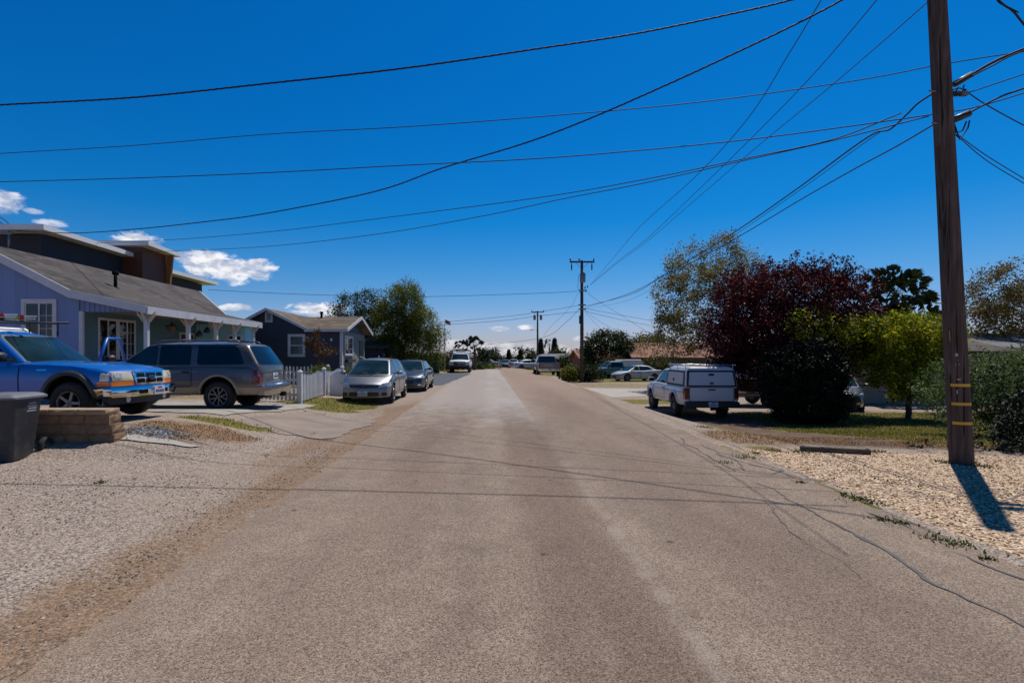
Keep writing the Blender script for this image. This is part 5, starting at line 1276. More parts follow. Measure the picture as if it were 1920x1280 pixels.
slab(R, [(XA, yb0, ZA + .04), (XE + .18, yb0, ZEV - .03), (XE + .18, yb1, ZEV - .03), (XA, yb1, ZA + .04)], .07); slab(R, [(XA, yb0, ZA + .04), (XA, yb1, ZA + .04), (XL - .3, yb1, ZEV - .15), (XL - .3, yb0, ZEV - .15)], .07)
rf = R.build('main_roof', brs2, h3)
F = MB(); beam(F, (XA, yb0 - .02, ZA + .06), (XE + .2, yb0 - .02, ZEV - .01), .04, .15); beam(F, (XA, yb0 - .02, ZA + .06), (XL - .3, yb0 - .02, ZEV - .13), .04, .15); F.build('fascia', trimw, rf)
F = MB(); F.tube([(-9.3, 29.8, 3.6), (-9.3, 29.8, 4.02)], .07, 8); F.lathe([(0, .11), (.08, .11), (.1, .001)], 10, 0, 'z', False, Matrix.Translation((-9.3, 29.8, 3.98))); F.build('vent_pipe', dark, rf)
B = MB(); B.box(XW + .9, XW + .96, 31.0, 31.06, 0, 1.25); B.tube([(XW + .05, 31.2, 1.55), (XW + .9, 31.03, 1.2), (XW + 1.5, 31.0, .9)], .035, 6); B.build('stair_rail', trimw, h3)
B = MB(); B.box(XW, XW + 1.2, 30.9, 32.6, -.2, .35); B.build('front_step', conc, h3)
B = MB(); B.box(XW - .5, XW - .4, Yw - .09, Yw, 2.35, 2.5); B.build('wall_lamp', clearlens, h3)
# ---- simple background houses ---------------------------------------------------
def bg_house(name, lb_, x0, x1, y0, y1, zb, ze, zr, wallm, roofm, ridge='x', ov=.5, wins=()):
    h = thing(name, lb_, 'house', (0, 0, 0)); W_ = MB(); W_.box(x0, x1, y0, y1, zb, ze); 
    if ridge == 'x': W_.prism([(y0 + .01, ze), (y1 - .01, ze), ((y0 + y1) / 2, zr - .08)], x0 + .01, x1 - .01, 0, 'x')
    else: W_.prism([(x0 + .01, ze), (x1 - .01, ze), ((x0 + x1) / 2, zr - .08)], y0 + .01, y1 - .01, 0, 'y')
    W_.build('wall', wallm, h); R = MB()
    if ridge == 'x':
        m = (y0 + y1) / 2; s = (zr - ze) / (m - y0) * ov
        slab(R, [(x0 - ov, y0 - ov, ze - s), (x1 + ov, y0 - ov, ze - s), (x1 + ov, m, zr), (x0 - ov, m, zr)], .14); slab(R, [(x0 - ov, m, zr), (x1 + ov, m, zr), (x1 + ov, y1 + ov, ze - s), (x0 - ov, y1 + ov, ze - s)], .14)
    else:
        m = (x0 + x1) / 2; s = (zr - ze) / (m - x0) * ov
        slab(R, [(x0 - ov, y0 - ov, ze - s), (m, y0 - ov, zr), (m, y1 + ov, zr), (x0 - ov, y1 + ov, ze - s)], .14); slab(R, [(m, y0 - ov, zr), (x1 + ov, y0 - ov, ze - s), (x1 + ov, y1 + ov, ze - s), (m, y1 + ov, zr)], .14)
    R.build('roof', roofm, h)
    for ax, c, u0, u1, z0, z1, f in wins: window(h, ax, c, u0, u1, z0, z1, f, .08, 'v')
    return h
red_sh = shingles('red_brown_shingle', [(.17, .075, .045), (.24, .11, .07), (.20, .09, .056)], .9, .35, .2, 0, 1)
gry_sh = shingles('pale_grey_shingle', [(.10, .095, .095), (.15, .14, .14), (.12, .115, .115)], .9, .35, .2, 0, 1)
dkb_sh = shingles('dull_brown_shingle', [(.05, .038, .03), (.08, .06, .045), (.065, .05, .04)], .9, .35, .2, 0, 1)
bg_house('brown_roof_house', 'low stone coloured house with a red brown shingle roof behind the hedges on the right', 16.6, 30, 60, 68, -1.3, 1.65, 3.15, mat('tan_wall', (.16, .12, .09), .85, var=.3, vs_=6, bump=.4, bs=14), red_sh, 'x', .6, [('y', 60, 19, 20.4, .4, 1.2, -1)])
bg_house('orange_house', 'far orange roofed house just right of the far utility pole', 12.0, 16.5, 68, 76, -1, 1.4, 2.4, mat('red_wall', (.30, .07, .04), .8), red_sh)
bg_house('garage_house', 'beige stucco house with garage wall behind the trees on the right', 15.2, 23, 24.2, 31, -.8, 1.95, 2.7, mat('beige_stucco', (.34, .24, .17), .9, var=.12, bump=.3, bs=30), dkb_sh, 'x', .6)
bg_house('grey_roof_house', 'house with a pale grey low roof seen above the shrub at the right edge', 27.2, 44, 28, 36, -.8, 2.15, 2.95, mat('beige_stucco', (.34, .24, .17)), gry_sh, 'x', .7)
bg_house('brown_house', 'dull brown roofed house half hidden behind the slate blue house and willow', -14.5, -8.6, 44, 52, -.2, 2.5, 3.5, mat('dark_blue_wall', (.03, .035, .05), .8), dkb_sh, 'x', .5)
bg_house('distant_house', 'long low pale grey roofed house far off between two utility poles', 9, 17, 92, 99, -2, 1.3, 2.0, mat('grey_wall', (.20, .19, .18), .8), gry_sh)
bg_house('distant_house', 'tiny cream house far down the road in front of the tree line', -2.5, .2, 118, 124, -2.5, .55, 1.3, mat('cream_wall', (.5, .45, .38), .8), dkb_sh)
gdoor = MB()
for k in range(4): gdoor.box(16.2, 19.2, 24.12, 24.19, -.55 + k * .52, -.55 + k * .52 + .50)
gd = gdoor.build('garage_door', mat('garage_door_beige', (.38, .27, .19), .7), bpy.data.objects['garage_house'])

# ------------------------------------------------------------------ picket fences
fw = mat('picket_white', (.60, .60, .62), .6, var=.12, dirt=((.3, .27, .22), .3))
def picket_fence(lb_, pts, h=.92, scallop=True, pitch=.16):
    f = thing('picket_fence', lb_, 'fence', (pts[0][0], pts[0][1], 0)); ox, oy = pts[0]
    for a, b_ in zip(pts, pts[1:]):
        L = math.dist(a, b_); d = ((b_[0] - a[0]) / L, (b_[1] - a[1]) / L); ang = math.atan2(d[1], d[0]); n = int(L / pitch)
        for k in range(n):
            s = (k + .5) * L / n; x, y = a[0] + d[0] * s, a[1] + d[1] * s; z = tz(x, y); ph = (s % 2.1) / 2.1
            hh = h * (1 - (.10 * math.sin(ph * PI) if scallop else 0)) + random.uniform(-.008, .008)
            M_ = Matrix.Translation((x - ox, y - oy, z)) @ Matrix.Rotation(ang, 4, 'Z') @ Matrix.Rotation(random.gauss(0, .008), 4, 'Y')
            B = MB(); B.prism([(-.04, .05), (.04, .05), (.04, hh - .06), (.018, hh), (-.018, hh), (-.04, hh - .06)], -.012, .010, 0, 'y', M_); B.build('picket', fw, f)
        for hz_ in (.25, .66):
            B = MB(); P = [(a[0] + d[0] * s - ox, a[1] + d[1] * s - oy, tz(a[0] + d[0] * s, a[1] + d[1] * s) + hz_) for s in np.linspace(0, L, 6)]
            nx_, ny_ = -d[1] * .032, d[0] * .032
            for p, q in zip(P, P[1:]): beam(B, (p[0] + nx_, p[1] + ny_, p[2] + .035), (q[0] + nx_, q[1] + ny_, q[2] + .035), .036, .07)
            B.build('rail', fw, f)
    for x, y in pts:
        z = tz(x, y); B = MB(); B.box(x - ox - .055, x - ox + .055, y - oy - .055, y - oy + .055, z - .1, z + h + .02)
        B.add([(x - ox - .07, y - oy - .07, z + h + .02), (x - ox + .07, y - oy - .07, z + h + .02), (x - ox + .07, y - oy + .07, z + h + .02), (x - ox - .07, y - oy + .07, z + h + .02), (x - ox, y - oy, z + h + .09)], [(3, 2, 1, 0), (0, 1, 4), (1, 2, 4), (2, 3, 4), (3, 0, 4)])
        B.build('post', fw, f)
picket_fence('white picket fence turning the corner between the SUV and the silver hatchback', [(-7.9, 16.9), (-5.55, 15.75), (-5.75, 18.7), (-5.9, 21.6)])
picket_fence('low white picket fence crossing the yard in front of the slate blue house', [(-10.2, 24.2), (-7.2, 24.0)], .92, False)
g_ = thing('white_rock', 'white rounded marker board leaning at the end of the picket fence', 'board', (-5.35, 19.2, tz(-5.35, 19.2)))
B = MB(); B.prism([(-.35, 0), (.35, 0), (.35, .6), (.2, .85), (-.05, .9), (-.35, .7)], -.02, .02, 0, 'y'); B.build('panel', mat('white_board', (.75, .75, .75), .5), g_, bevel=.006)

# ------------------------------------------------------------------ bin and block wall
bx_, by_ = -7.13, 7.92
bn = thing('wheelie_bin', 'dark grey wheeled refuse bin with printed lid, standing at the left edge', 'bin', (bx_, by_, tz(bx_, by_ - .15) - .01), math.radians(97)); bn.scale = (.93, .93, .93)
bing = mat('bin_grey', (.035, .034, .037), .55, var=.25, dirt=((.11, .10, .09), .35))
B = MB()
def rr(w0, w1, d0, d1, z, r=.05):
    o = []
    for cx, cy, a in ((w1 - r, d1 - r, 0), (w0 + r, d1 - r, 90), (w0 + r, d0 + r, 180), (w1 - r, d0 + r, 270)):
        for t in (0, 30, 60, 90): q = math.radians(a + t); o.append((cx + r * math.cos(q), cy + r * math.sin(q), z))
    return o
lv = [rr(-.27, .20, -.25, .25, 0.03), rr(-.28, .24, -.26, .26, .28), rr(-.31, .29, -.29, .29, .70), rr(-.33, .31, -.31, .31, .93), rr(-.35, .33, -.33, .33, .935), rr(-.35, .33, -.33, .33, .985)]
n = 16; B.add([p for r in lv for p in r], [(i * n + k, i * n + (k + 1) % n, (i + 1) * n + (k + 1) % n, (i + 1) * n + k) for i in range(5) for k in range(n)] + [tuple(range(n))[::-1], tuple(range(80, 96))], 0, True); B.build('body', bing, bn, sharp=40)
B = MB(); lid = [rr(-.38, .40, -.35, .35, .99, .06), rr(-.38, .41, -.35, .35, 1.02, .06), rr(-.34, .36, -.31, .31, 1.055, .06), rr(-.28, .28, -.24, .24, 1.075, .06)]
B.add([p for r in lid for p in r], [(i * n + k, i * n + (k + 1) % n, (i + 1) * n + (k + 1) % n, (i + 1) * n + k) for i in range(3) for k in range(n)] + [tuple(range(n))[::-1], tuple(range(48, 64))], 0, True); B.build('lid', mat('bin_lid', (.15, .15, .165), .5, var=.15), bn, sharp=40)
B = MB(); B.tube([(.36, -.24, .99), (.43, -.24, 1.0), (.43, .24, 1.0), (.36, .24, .99)], .014, 8); B.build('handle', bing, bn)
for sg in (-1, 1):
    B = MB(); Mx = Matrix.Translation((.37, sg * .315, .16)) @ Matrix.Scale(1.16, 4); B.lathe([(-.03, .07), (-.035, .12), (-.02, .135), (.02, .135), (.035, .12), (.03, .07)], 24, 0, 'y', True, Mx, True); w_ = B.build('wheel', rubber, bn)
    B = MB(); B.lathe([(sg * .030, .10), (sg * .012, .09), (sg * .012, .03), (sg * .035, .025), (sg * .035, .001)], 20, 0, 'y', True, Mx)
    for k in range(5): B.box(-.012, .012, *sorted((sg * .008, sg * .030)), .02, .095, 0, Mx @ Matrix.Rotation(2 * PI * k / 5, 4, 'Y'))
    B.build('hub', mat('hub_grey', (.11, .11, .115), .3), w_)
B = MB(); B.tube([(.37, -.30, .16), (.37, .30, .16)], .012, 8); B.build('axle', steel, bn)
B = MB()          # rows of worn print on the side
for r_, (z, a, b_) in enumerate(((.905, .00, .17), (.865, -.03, .20), (.825, .0, .17), (.785, -.03, .19))):
    x = a
    while x < b_ - .02:
        w2 = random.uniform(.010, .024); y = -(lerp(.29, .31, (z - .7) / .23)) - .0025; B.add([(x, y, z - .011), (x + w2, y, z - .011), (x + w2, y - .0004, z + .011), (x, y - .0004, z + .011)], [(0, 1, 2, 3)]); x += w2 + .005
B.build('print', mat('bin_print', (.42, .42, .46), .6), bn, recalc=False)
bw = thing('block_wall', 'low retaining wall of tan split face concrete blocks in front of the blue truck', 'wall', (-7.07, 8.50, .23))
blk = mat('tan_block', (.25, .155, .085), .95, var=.22, vs_=7, bump=.9, bs=35); cap = mat('block_cap', (.40, .28, .175), .9, var=.2, bump=.5, bs=45)
def block(mb, x0, x1, y0, y1, z0, z1, jit=.010):
    nx_, nz_ = 7, 4; fr = []      # rough split front (-y) and end (+x)
    def P(u, v, face):
        j = jit * (mnoise.noise((u * 9 + x0 * 7, v * 9 + z0 * 5, face)) * 1.6)
        return j
    vs = []
    for j in range(nz_):
        for i in range(nx_):
            u = i / (nx_ - 1); v = j / (nz_ - 1); e = .012 if (i in (0, nx_ - 1) or j in (0, nz_ - 1)) else 0
            vs.append((lerp(x0, x1, u), y0 + e + P(u, v, 0), lerp(z0, z1, v)))
    fs = [(j * nx_ + i, j * nx_ + i + 1, (j + 1) * nx_ + i + 1, (j + 1) * nx_ + i) for j in range(nz_ - 1) for i in range(nx_ - 1)]; mb.add(vs, fs, 0)
    vs = []
    for j in range(nz_):
        for i in range(4):
            u = i / 3; v = j / (nz_ - 1); e = .012 if (i in (0, 3) or j in (0, nz_ - 1)) else 0
            vs.append((x1 - e + P(u, v, 5), lerp(y0, y1, u), lerp(z0, z1, v)))
    mb.add(vs, [(j * 4 + i, j * 4 + i + 1, (j + 1) * 4 + i + 1, (j + 1) * 4 + i) for j in range(nz_ - 1) for i in range(3)], 0)
    mb.add([(x0, y0 + .012, z1), (x1 - .012, y0 + .012, z1), (x1 - .012, y1, z1), (x0, y1, z1), (x0, y0 + .012, z0), (x1 - .012, y0 + .012, z0), (x1 - .012, y1, z0), (x0, y1, z0)], [(0, 1, 2, 3), (7, 6, 5, 4), (3, 2, 6, 7), (0, 3, 7, 4)], 0)
for c_, (z0, z1, xe, sh_) in enumerate(((-.08, .115, 1.12, 0), (.12, .275, 1.07, .2), (.28, .435, 1.02, 0))):
    B = MB(); x = xe
    while x > -.9: block(B, max(x - .395, -1.0), x, -.02 + c_ * .012, .30, z0, z1); x -= .40 if x != xe or not sh_ else .2 + sh_
    B.build('block_course', blk, bw, recalc=False)
B = MB(); x = 1.0
for k in range(4): block(B, x - .455, x, -.05, .31, .44, .515, .006); x -= .46
B.build('cap_course', cap, bw, recalc=False)

# ------------------------------------------------------------------ the boat on its trailer
bt = thing('boat', 'brown and tan motorboat on a trailer, shaded, right of the white work truck', 'boat', (11.2, 23.2, tz(11.2, 23.2)), math.radians(172))  # boat colours darkened to stand in for shade the trees don't cast here
hull = MB(); secs = [(-2.3, .85, .55, 1.15), (-1.2, .95, .50, 1.15), (0, .98, .50, 1.2), (1.2, .80, .58, 1.28), (2.0, .42, .78, 1.36), (2.5, .05, 1.1, 1.42)]; rows = []
vs = []
for x, w_, zb, zt in secs: vs += [(x, 0, zb), (x, w_ * .75, zb + .18), (x, w_ * .95, zb + .4), (x, w_, zt), (x, w_ * .9, zt + .01), (x, -w_ * .9, zt + .01), (x, -w_, zt), (x, -w_ * .95, zb + .4), (x, -w_ * .75, zb + .18)]
hull.add(vs, [(9 * i + k, 9 * i + (k + 1) % 9, 9 * i + 9 + (k + 1) % 9, 9 * i + 9 + k) for i in range(5) for k in range(9)] + [tuple(range(9))[::-1], tuple(range(45, 54))], 0, True)
hull.build('hull', mat('hull_brown', (.035, .015, .010), .35, var=.2), bt, sharp=35)
B = MB()
for sg in (-1, 1):
    B.tube([(x, sg * (w_ + .02), zt - .02) for x, w_, zb, zt in secs], .03, 6); B.tube([(x, sg * (w_ * .99 + .015), zt - .15) for x, w_, zb, zt in secs], .018, 6)
B.build('rub_rail', mat('tan_gel', (.25, .18, .13), .5), bt)
B = MB(); B.add([(-1.9, -.75, 1.2), (-1.9, .75, 1.2), (.6, .7, 1.22), (.6, -.7, 1.22), (-1.7, -.5, 1.42), (-1.7, .5, 1.42), (.3, .42, 1.5), (.3, -.42, 1.5)], [(4, 5, 6, 7), (0, 1, 5, 4), (1, 2, 6, 5), (2, 3, 7, 6), (3, 0, 4, 7), (3, 2, 1, 0)]); B.build('cover', mat('boat_cover', (.03, .05, .16), .8), bt, bevel=.05)
B = MB(); B.tube([(-2.2, -.6, .42), (1.6, -.6, .42), (3.2, 0, .45)], .04, 6); B.tube([(-2.2, .6, .42), (1.6, .6, .42), (3.2, 0, .45)], .04, 6)
for x in (-2.0, -.6, 1.0): B.tube([(x, -.85, .42), (x, .85, .42)], .035, 6)
B.build('trailer_frame', mat('galvanised', (.35, .35, .36), .4, .8), bt)
for sg in (-1, 1):
    B = MB(); Mx = Matrix.Translation((-.6, sg * .98, .31)); B.lathe([(-.09, .18), (-.09, .28), (-.06, .31), (.06, .31), (.09, .28), (.09, .18)], 24, 0, 'y', True, Mx, True); t_ = B.build('tyre', rubber, bt)
    B = MB(); B.lathe([(sg * .08, .18), (sg * .05, .16), (sg * .07, .05), (sg * .09, .001)], 20, 0, 'y', True, Mx); B.build('rim', alu, t_)
B = MB(); B.box(-2.62, -2.32, -.16, .16, .45, 1.35); B.box(-2.6, -2.4, -.05, .05, .2, .5); B.build('outboard_motor', dark, bt, bevel=.04)
# landscape timber, propped planks, pavers
tb = thing('landscape_timber', 'weathered timber edging half buried in the pale gravel left of the near pole', 'timber', (5.75, 8.85, tz(5.9, 8.9)), math.radians(-20))
B = MB(); B.box(-.50, .50, -.06, .06, -.03, .08); B.build('timber', mat('old_timber', (.10, .075, .05), .95, var=.35, vs_=12, bump=.8, bs=30), tb, bevel=.012)
B = MB(); B.box(-.48, -.44, -.02, .02, .08, .095); B.box(.44, .48, -.02, .02, .08, .095); B.build('spike_head', steel, tb)
st_ = thing('folded_ladder', 'grey folding ladder leaning in the shade against the beige garage wall', 'ladder', (18.3, 23.7, tz(18, 23.7)), 0)
for sg in (0, .4):
    B = MB(); beam(B, (sg, -.2, 0), (sg + .9, .38, 1.5), .05, .08); B.build('side_rail', alu, st_)
for k in range(4): t = .15 + k * .22; B = MB(); B.tube([(t * .9, -.2 + .58 * t, 1.5 * t), (t * .9 + .4, -.2 + .58 * t, 1.5 * t)], .02, 6); B.build('rung', alu, st_)
# flag on the far left
fp = aty(834, 608, 47); fl = thing('flag', 'small red striped flag flying at the right edge of the willow', 'flag', (fp.x, 47, fp.z - 6.0 + .4), 0)
B = MB(); B.tube([(0, 0, 0), (0, 0, 6.2)], .03, 6); B.build('pole', alu, fl)
vs = []; fs = []
for j in range(7):
    for i in range(9): u = i / 8; vs.append((u * .5, .06 * math.sin(u * 6 + j * .4), 6.1 - .34 * j / 6 - u * .3 - .03 * math.sin(u * 5)))
stripe = [(j * 9 + i, j * 9 + i + 1, (j + 1) * 9 + i + 1, (j + 1) * 9 + i) for j in range(6) for i in range(8)]
B = MB(); B.add(vs, stripe, 0, True); B.m = [2 if (k // 8 < 3 and k % 8 < 3) else (k // 8) % 2 for k in range(48)]
B.build('cloth', [mat('flag_red', (.45, .02, .03), .8), mat('flag_white', (.6, .4, .4), .8), mat('flag_blue', (.02, .03, .15), .8)], fl, recalc=False)
bn2 = thing('wheelie_bin', 'dark green wheeled bin standing beside the white pickup under the willow', 'bin', (-4.6, 47, tz(-4.6, 47)))
B = MB(); B.prism([(-.25, 0), (.22, 0), (.3, 1.0), (-.32, 1.0)], -.3, .3, 0, 'x'); B.build('body', mat('bin_green', (.008, .035, .02), .5), bn2, bevel=.03); B = MB(); B.box(-.34, .34, -.36, .34, 1.0, 1.06); B.build('lid', mat('bin_green', (.01, .04, .02)), bn2, bevel=.02)
# ------------------------------------------------------------------ utility poles
wood = bpy.data.materials.new('pole_wood'); wood.use_nodes = True; N = NT(wood.node_tree); b = N.n['Principled BSDF']; o = N.obj()
g1 = N.noise(1, 6, N.mapv(o, (26, 26, 1.4)), .65).outputs[0]; g2 = N.noise(3, 4, N.mapv(o, (1, 1, .5))).outputs[0]
c = N.ramp(g1, (.25, (.028, .019, .016)), (.5, (.075, .052, .043)), (.75, (.14, .105, .088)))
c = N.mix(N.math('MULTIPLY', N.step(.5, .7, g2), .5), c, (.13, .10, .085))
ck = N.step(.585, .64, N.noise(1, 3, N.mapv(o, (30, 30, .7), (3, 1, 0)), .5).outputs[0]); c = N.mix(ck, c, (.012, .008, .006))
N.set(b.inputs['Base Color'], c); b.inputs['Roughness'].default_value = .92; N.set(b.inputs['Normal'], N.bump(N.math('SUBTRACT', g1, ck), .8, .012))
metal = mat('galv_metal', (.22, .22, .23), .5, .8, var=.2); insul = mat('insulator', (.05, .03, .025), .3); wirem = mat('wire_black', (.018, .018, .020), .7, spec=.3)
yel = mat('yellow_band', (.62, .33, .02), .5, var=.15)
PB = Vector((7.06, 7.95, 0)); PBz = tz(7.06, 7.95)
pt_ = aty(1757, 0, 8.0); lean = Vector(((pt_.x - PB.x), .05, 0)) / (pt_.z - PBz)
np_ = thing('utility_pole', 'close weathered wooden utility pole with three yellow bands standing in gravel at right', 'utility pole', (PB.x, PB.y, PBz))
H = 7.15
def pp(z, a=0, r=0): return Vector((lean.x * z + r * math.cos(a), lean.y * z + r * math.sin(a), z))
def pr(z): return lerp(.146, .115, z / H)
B = MB(); zs_ = [-.2] + [i * .25 for i in range(0, 29)] + [H]; B.tube([pp(z) for z in zs_], [pr(max(z, 0)) * (1 + .012 * mnoise.noise((z * 2, 0, 0))) for z in zs_], 28); B.build('pole', wood, np_)
def band(z, h, m, name, proud=.0025, a0=0, a1=360):
    B = MB(); vs = []; n = 28
    for i in range(n + 1):
        a = math.radians(lerp(a0, a1, i / n))
        for zz in (z, z + h): vs.append(tuple(pp(zz, a, pr(zz) + proud)))
    B.add(vs, [(2 * i, 2 * i + 2, 2 * i + 3, 2 * i + 1) for i in range(n)], 0, True); return B.build(name, m, np_, recalc=False)
for py in (722, 757, 793): z_ = (667 - py) / 127. + 1.6; band(z_ - .02, .042, yel, 'yellow_band', .003, 195, 330)
for py, a, w_, h_ in ((668, 232, 14, .045), (676, 236, 3, .02), (684, 240, 3, .02), (684, 228, 3, .02), (712, 236, 16, .02), (738, 226, 5, .06), (640, 205, 3, .16)):
    z_ = (667 - py) / 127. + 1.6; t_ = band(z_, h_, mat('tag_grey', (.32, .32, .36), .4, .3) if py != 640 else yel, 'pole_tag', .004, a - w_ / 2, a + w_ / 2)
# step bolt and cable hardware
def rod(mb, a, b_, r=.012, n=8): mb.tube([a, b_], r, n)
B = MB(); z_ = (667 - 567) / 127. + 1.6; rod(B, pp(z_, PI, .05), pp(z_, PI, .26), .012); B.build('step_bolt', metal, np_)
zA, zB = 1.6 + (667 - 165) / 127., 1.6 + (667 - 226) / 127.
hd = MB(); rod(hd, pp(zA, 3.3, .22), pp(zA, .15, .30), .014)
h2d = MB(); rod(h2d, pp(zB, 3.3, .2), pp(zB, .15, .2), .014); h2d.build('through_bolt', metal, np_)
for a, b_ in ((.12, .22), (.24, .34)): hd.box(a, b_, -.03, .03, zA - .08, zA - .02, 0, Matrix.Translation((lean.x * zA, 0, 0)))
hd.build('cable_clamps', metal, np_)
def frompx(px, py, Y=8.0): q = aty(px, py, Y) - Vector((PB.x, PB.y, PBz)); return q
B = MB(); B.tube([frompx(1790, 158, 8.05), frompx(1822, 140, 8.05)], .045, 10); B.build('splice_case', black, np_)
B = MB(); B.tube([frompx(1783, 227, 7.95), frompx(1817, 213, 7.95)], .05, 10); B.build('splice_case', black, np_)
for pts in ([(1796, 162), (1792, 176), (1800, 180), (1808, 160)], [(1785, 170), (1795, 165), (1812, 168), (1790, 180)], [(1787, 232), (1792, 250), (1805, 245), (1812, 228)], [(1790, 235), (1800, 262), (1815, 240), (1818, 226)], [(1792, 252), (1797, 258), (1801, 255)]):
    B = MB(); B.tube([frompx(x, y, 7.9) for x, y in pts], .010, 6); B.build('drip_loop', wirem, np_)

def far_pole(px, pytop, Y, lb_, extras=True, arm=1.05, lamp=False):
    top = aty(px, pytop, Y); zb = tz(top.x, Y); t = thing('utility_pole', lb_, 'utility pole', (top.x, Y, zb)); Hh = top.z - zb
    B = MB(); B.tube([(0, 0, -.2), (0, 0, Hh * .5), (0, 0, Hh)], [.17, .145, .115], 14); B.build('pole', wood, t)
    B = MB(); B.box(-arm, arm, -.17, -.06, Hh - .22, Hh - .09); c_ = B.build('crossarm', wood, t)
    for x in (-arm + .05, -.25, arm - .06) if extras else (-arm + .05, arm - .06):
        B = MB(); B.lathe([(0, .02), (.05, .05), (.08, .05), (.10, .07), (.14, .06), (.17, .075), (.22, .05), (.25, .001)], 12, 0, 'z', True, Matrix.Translation((x, -.115, Hh - .09))); B.build('insulator', insul, c_)
    B = MB(); B.tube([(-.55, -.115, Hh - .2), (0, -.14, Hh - .75)], .014, 6); B.tube([(.55, -.115, Hh - .2), (0, -.14, Hh - .75)], .014, 6); B.build('arm_brace', metal, c_)
    return t, Hh, top
mp, mH, mtop = far_pole(1091, 488, 45.5, 'tall utility pole with crossarm and grey transformer behind the hedge at right of the road')
s_m = 1000 / 45.5
def mz(py): return (mtop.z - tz(mtop.x, 45.5)) - (py - 488) / s_m
for x in (-.9, .82):
    B = MB(); B.lathe([(-.7, .03), (-.6, .055), (-.25, .06), (-.2, .03), (0, .02)], 10, 0, 'z', True, Matrix.Translation((x, -.16, mz(492)))); B.build('fuse_cutout', insul, mp)
B = MB(); zc = mz(521); B.lathe([(-.42, .001), (-.42, .22), (-.38, .24), (.30, .24), (.34, .20), (.42, .06), (.42, .001)], 20, 0, 'z', True, Matrix.Translation((-.0, -.40, zc))); tr_ = B.build('transformer', mat('transformer_grey', (.20, .21, .22), .45, .2), mp)
B = MB(); B.tube([(-.08, -.45, zc + .35), (-.08, -.45, zc + .65)], .04, 8); B.build('bushing', insul, tr_)
B = MB(); B.tube([(-.3, -.2, zc + .3), (-.38, -.2, zc - .8), (-.1, -.15, zc - 1.5)], .015, 6); B.build('riser_cable', wirem, mp)
B = MB()
for py in (545, 572, 580): B.box(-.32, .32, -.2, -.1, mz(py) - .05, mz(py) + .05)
for x, py in ((.25, 542), (.34, 548), (.45, 540)): B.lathe([(0, .05), (.22, .05)], 8, 0, 'z', True, Matrix.Translation((x, -.12, mz(py))))
B.build('cable_bracket', metal, mp)
B = MB(); B.box(-.26, -.06, -.25, -.12, mz(607), mz(592)); B.build('junction_box', mat('box_black', (.02, .02, .02), .6), mp)
fpole, fH, ftop = far_pole(1008, 583, 84, 'second smaller utility pole with two transformers further down the road', False, 1.0)
for x in (-.5, .5):
    B = MB(); B.lathe([(-.42, .001), (-.42, .2), (.34, .2), (.4, .001)], 14, 0, 'z', True, Matrix.Translation((x, -.3, fH - 1.0))); B.build('transformer', MATS['transformer_grey'], fpole)
B = MB(); B.tube([(0, 0, fH - 3.1), (-.4, -.1, fH - 2.95), (-.9, -.15, fH - 2.95)], .03, 6); B.box(-1.2, -.85, -.22, -.08, fH - 3.0, fH - 2.9); B.build('street_lamp_arm', metal, fpole)
p3 = aty(967, 660, 150)

# ------------------------------------------------------------------ overhead wires
wg = 'overhead wires crossing the sky'
def smooth_pts(P, n=60):
    """Catmull-Rom through the points"""
    P = [Vector(p) for p in P]; out = []; k = max(4, n // (len(P) - 1))
    for i in range(len(P) - 1):
        a = P[i - 1] if i > 0 else P[i] * 2 - P[i + 1]; b_, c_ = P[i], P[i + 1]; d = P[i + 2] if i + 2 < len(P) else P[i + 1] * 2 - P[i]
        for j in range(k):
            t = j / k; out.append(.5 * ((2 * b_) + (c_ - a) * t + (2 * a - 5 * b_ + 4 * c_ - d) * t * t + (3 * b_ - a - 3 * c_ + d) * t ** 3))
    out.append(P[-1]); return out
def wire(lb_, px, A, Bp, r, twist=0, tail0=None, tail1=None, group=True):
    P = [onplane(x, y, A, Bp) for x, y in px]
    if tail0: P = [Vector(t) for t in tail0] + P
    if tail1: P += [Vector(t) for t in tail1]
    S_ = smooth_pts(P, 80); B = MB()
    if twist:
        D = [0]
        for a, c_ in zip(S_, S_[1:]): D.append(D[-1] + (c_ - a).length)
        L_ = D[-1]; n = int(L_ / .045); Q = []; j = 0
        for i in range(n + 1):
            s = L_ * i / n
            while j < len(D) - 2 and D[j + 1] < s: j += 1
            Q.append(S_[j].lerp(S_[j + 1], (s - D[j]) / max(1e-6, D[j + 1] - D[j])))
        d = (Q[-1] - Q[0]).normalized(); a = d.cross(Vector((0, 0, 1))).normalized(); u = a.cross(d)
        for k in range(3):
            o_ = [q + (a * math.cos(i * .045 / .42 * 2 * PI / 1 + k * 2 * PI / 3) + u * math.sin(i * .045 / .42 * 2 * PI + k * 2 * PI / 3)) * r * 1.05 for i, q in enumerate(Q)]
            B.tube(o_, r * (.95 if k else .8), 5)
        B.build
    else: B.tube(S_, r, 6)
    return tag(B.build('overhead_wire', wirem, recalc=False), lb_, 'wire', wg if group else None)
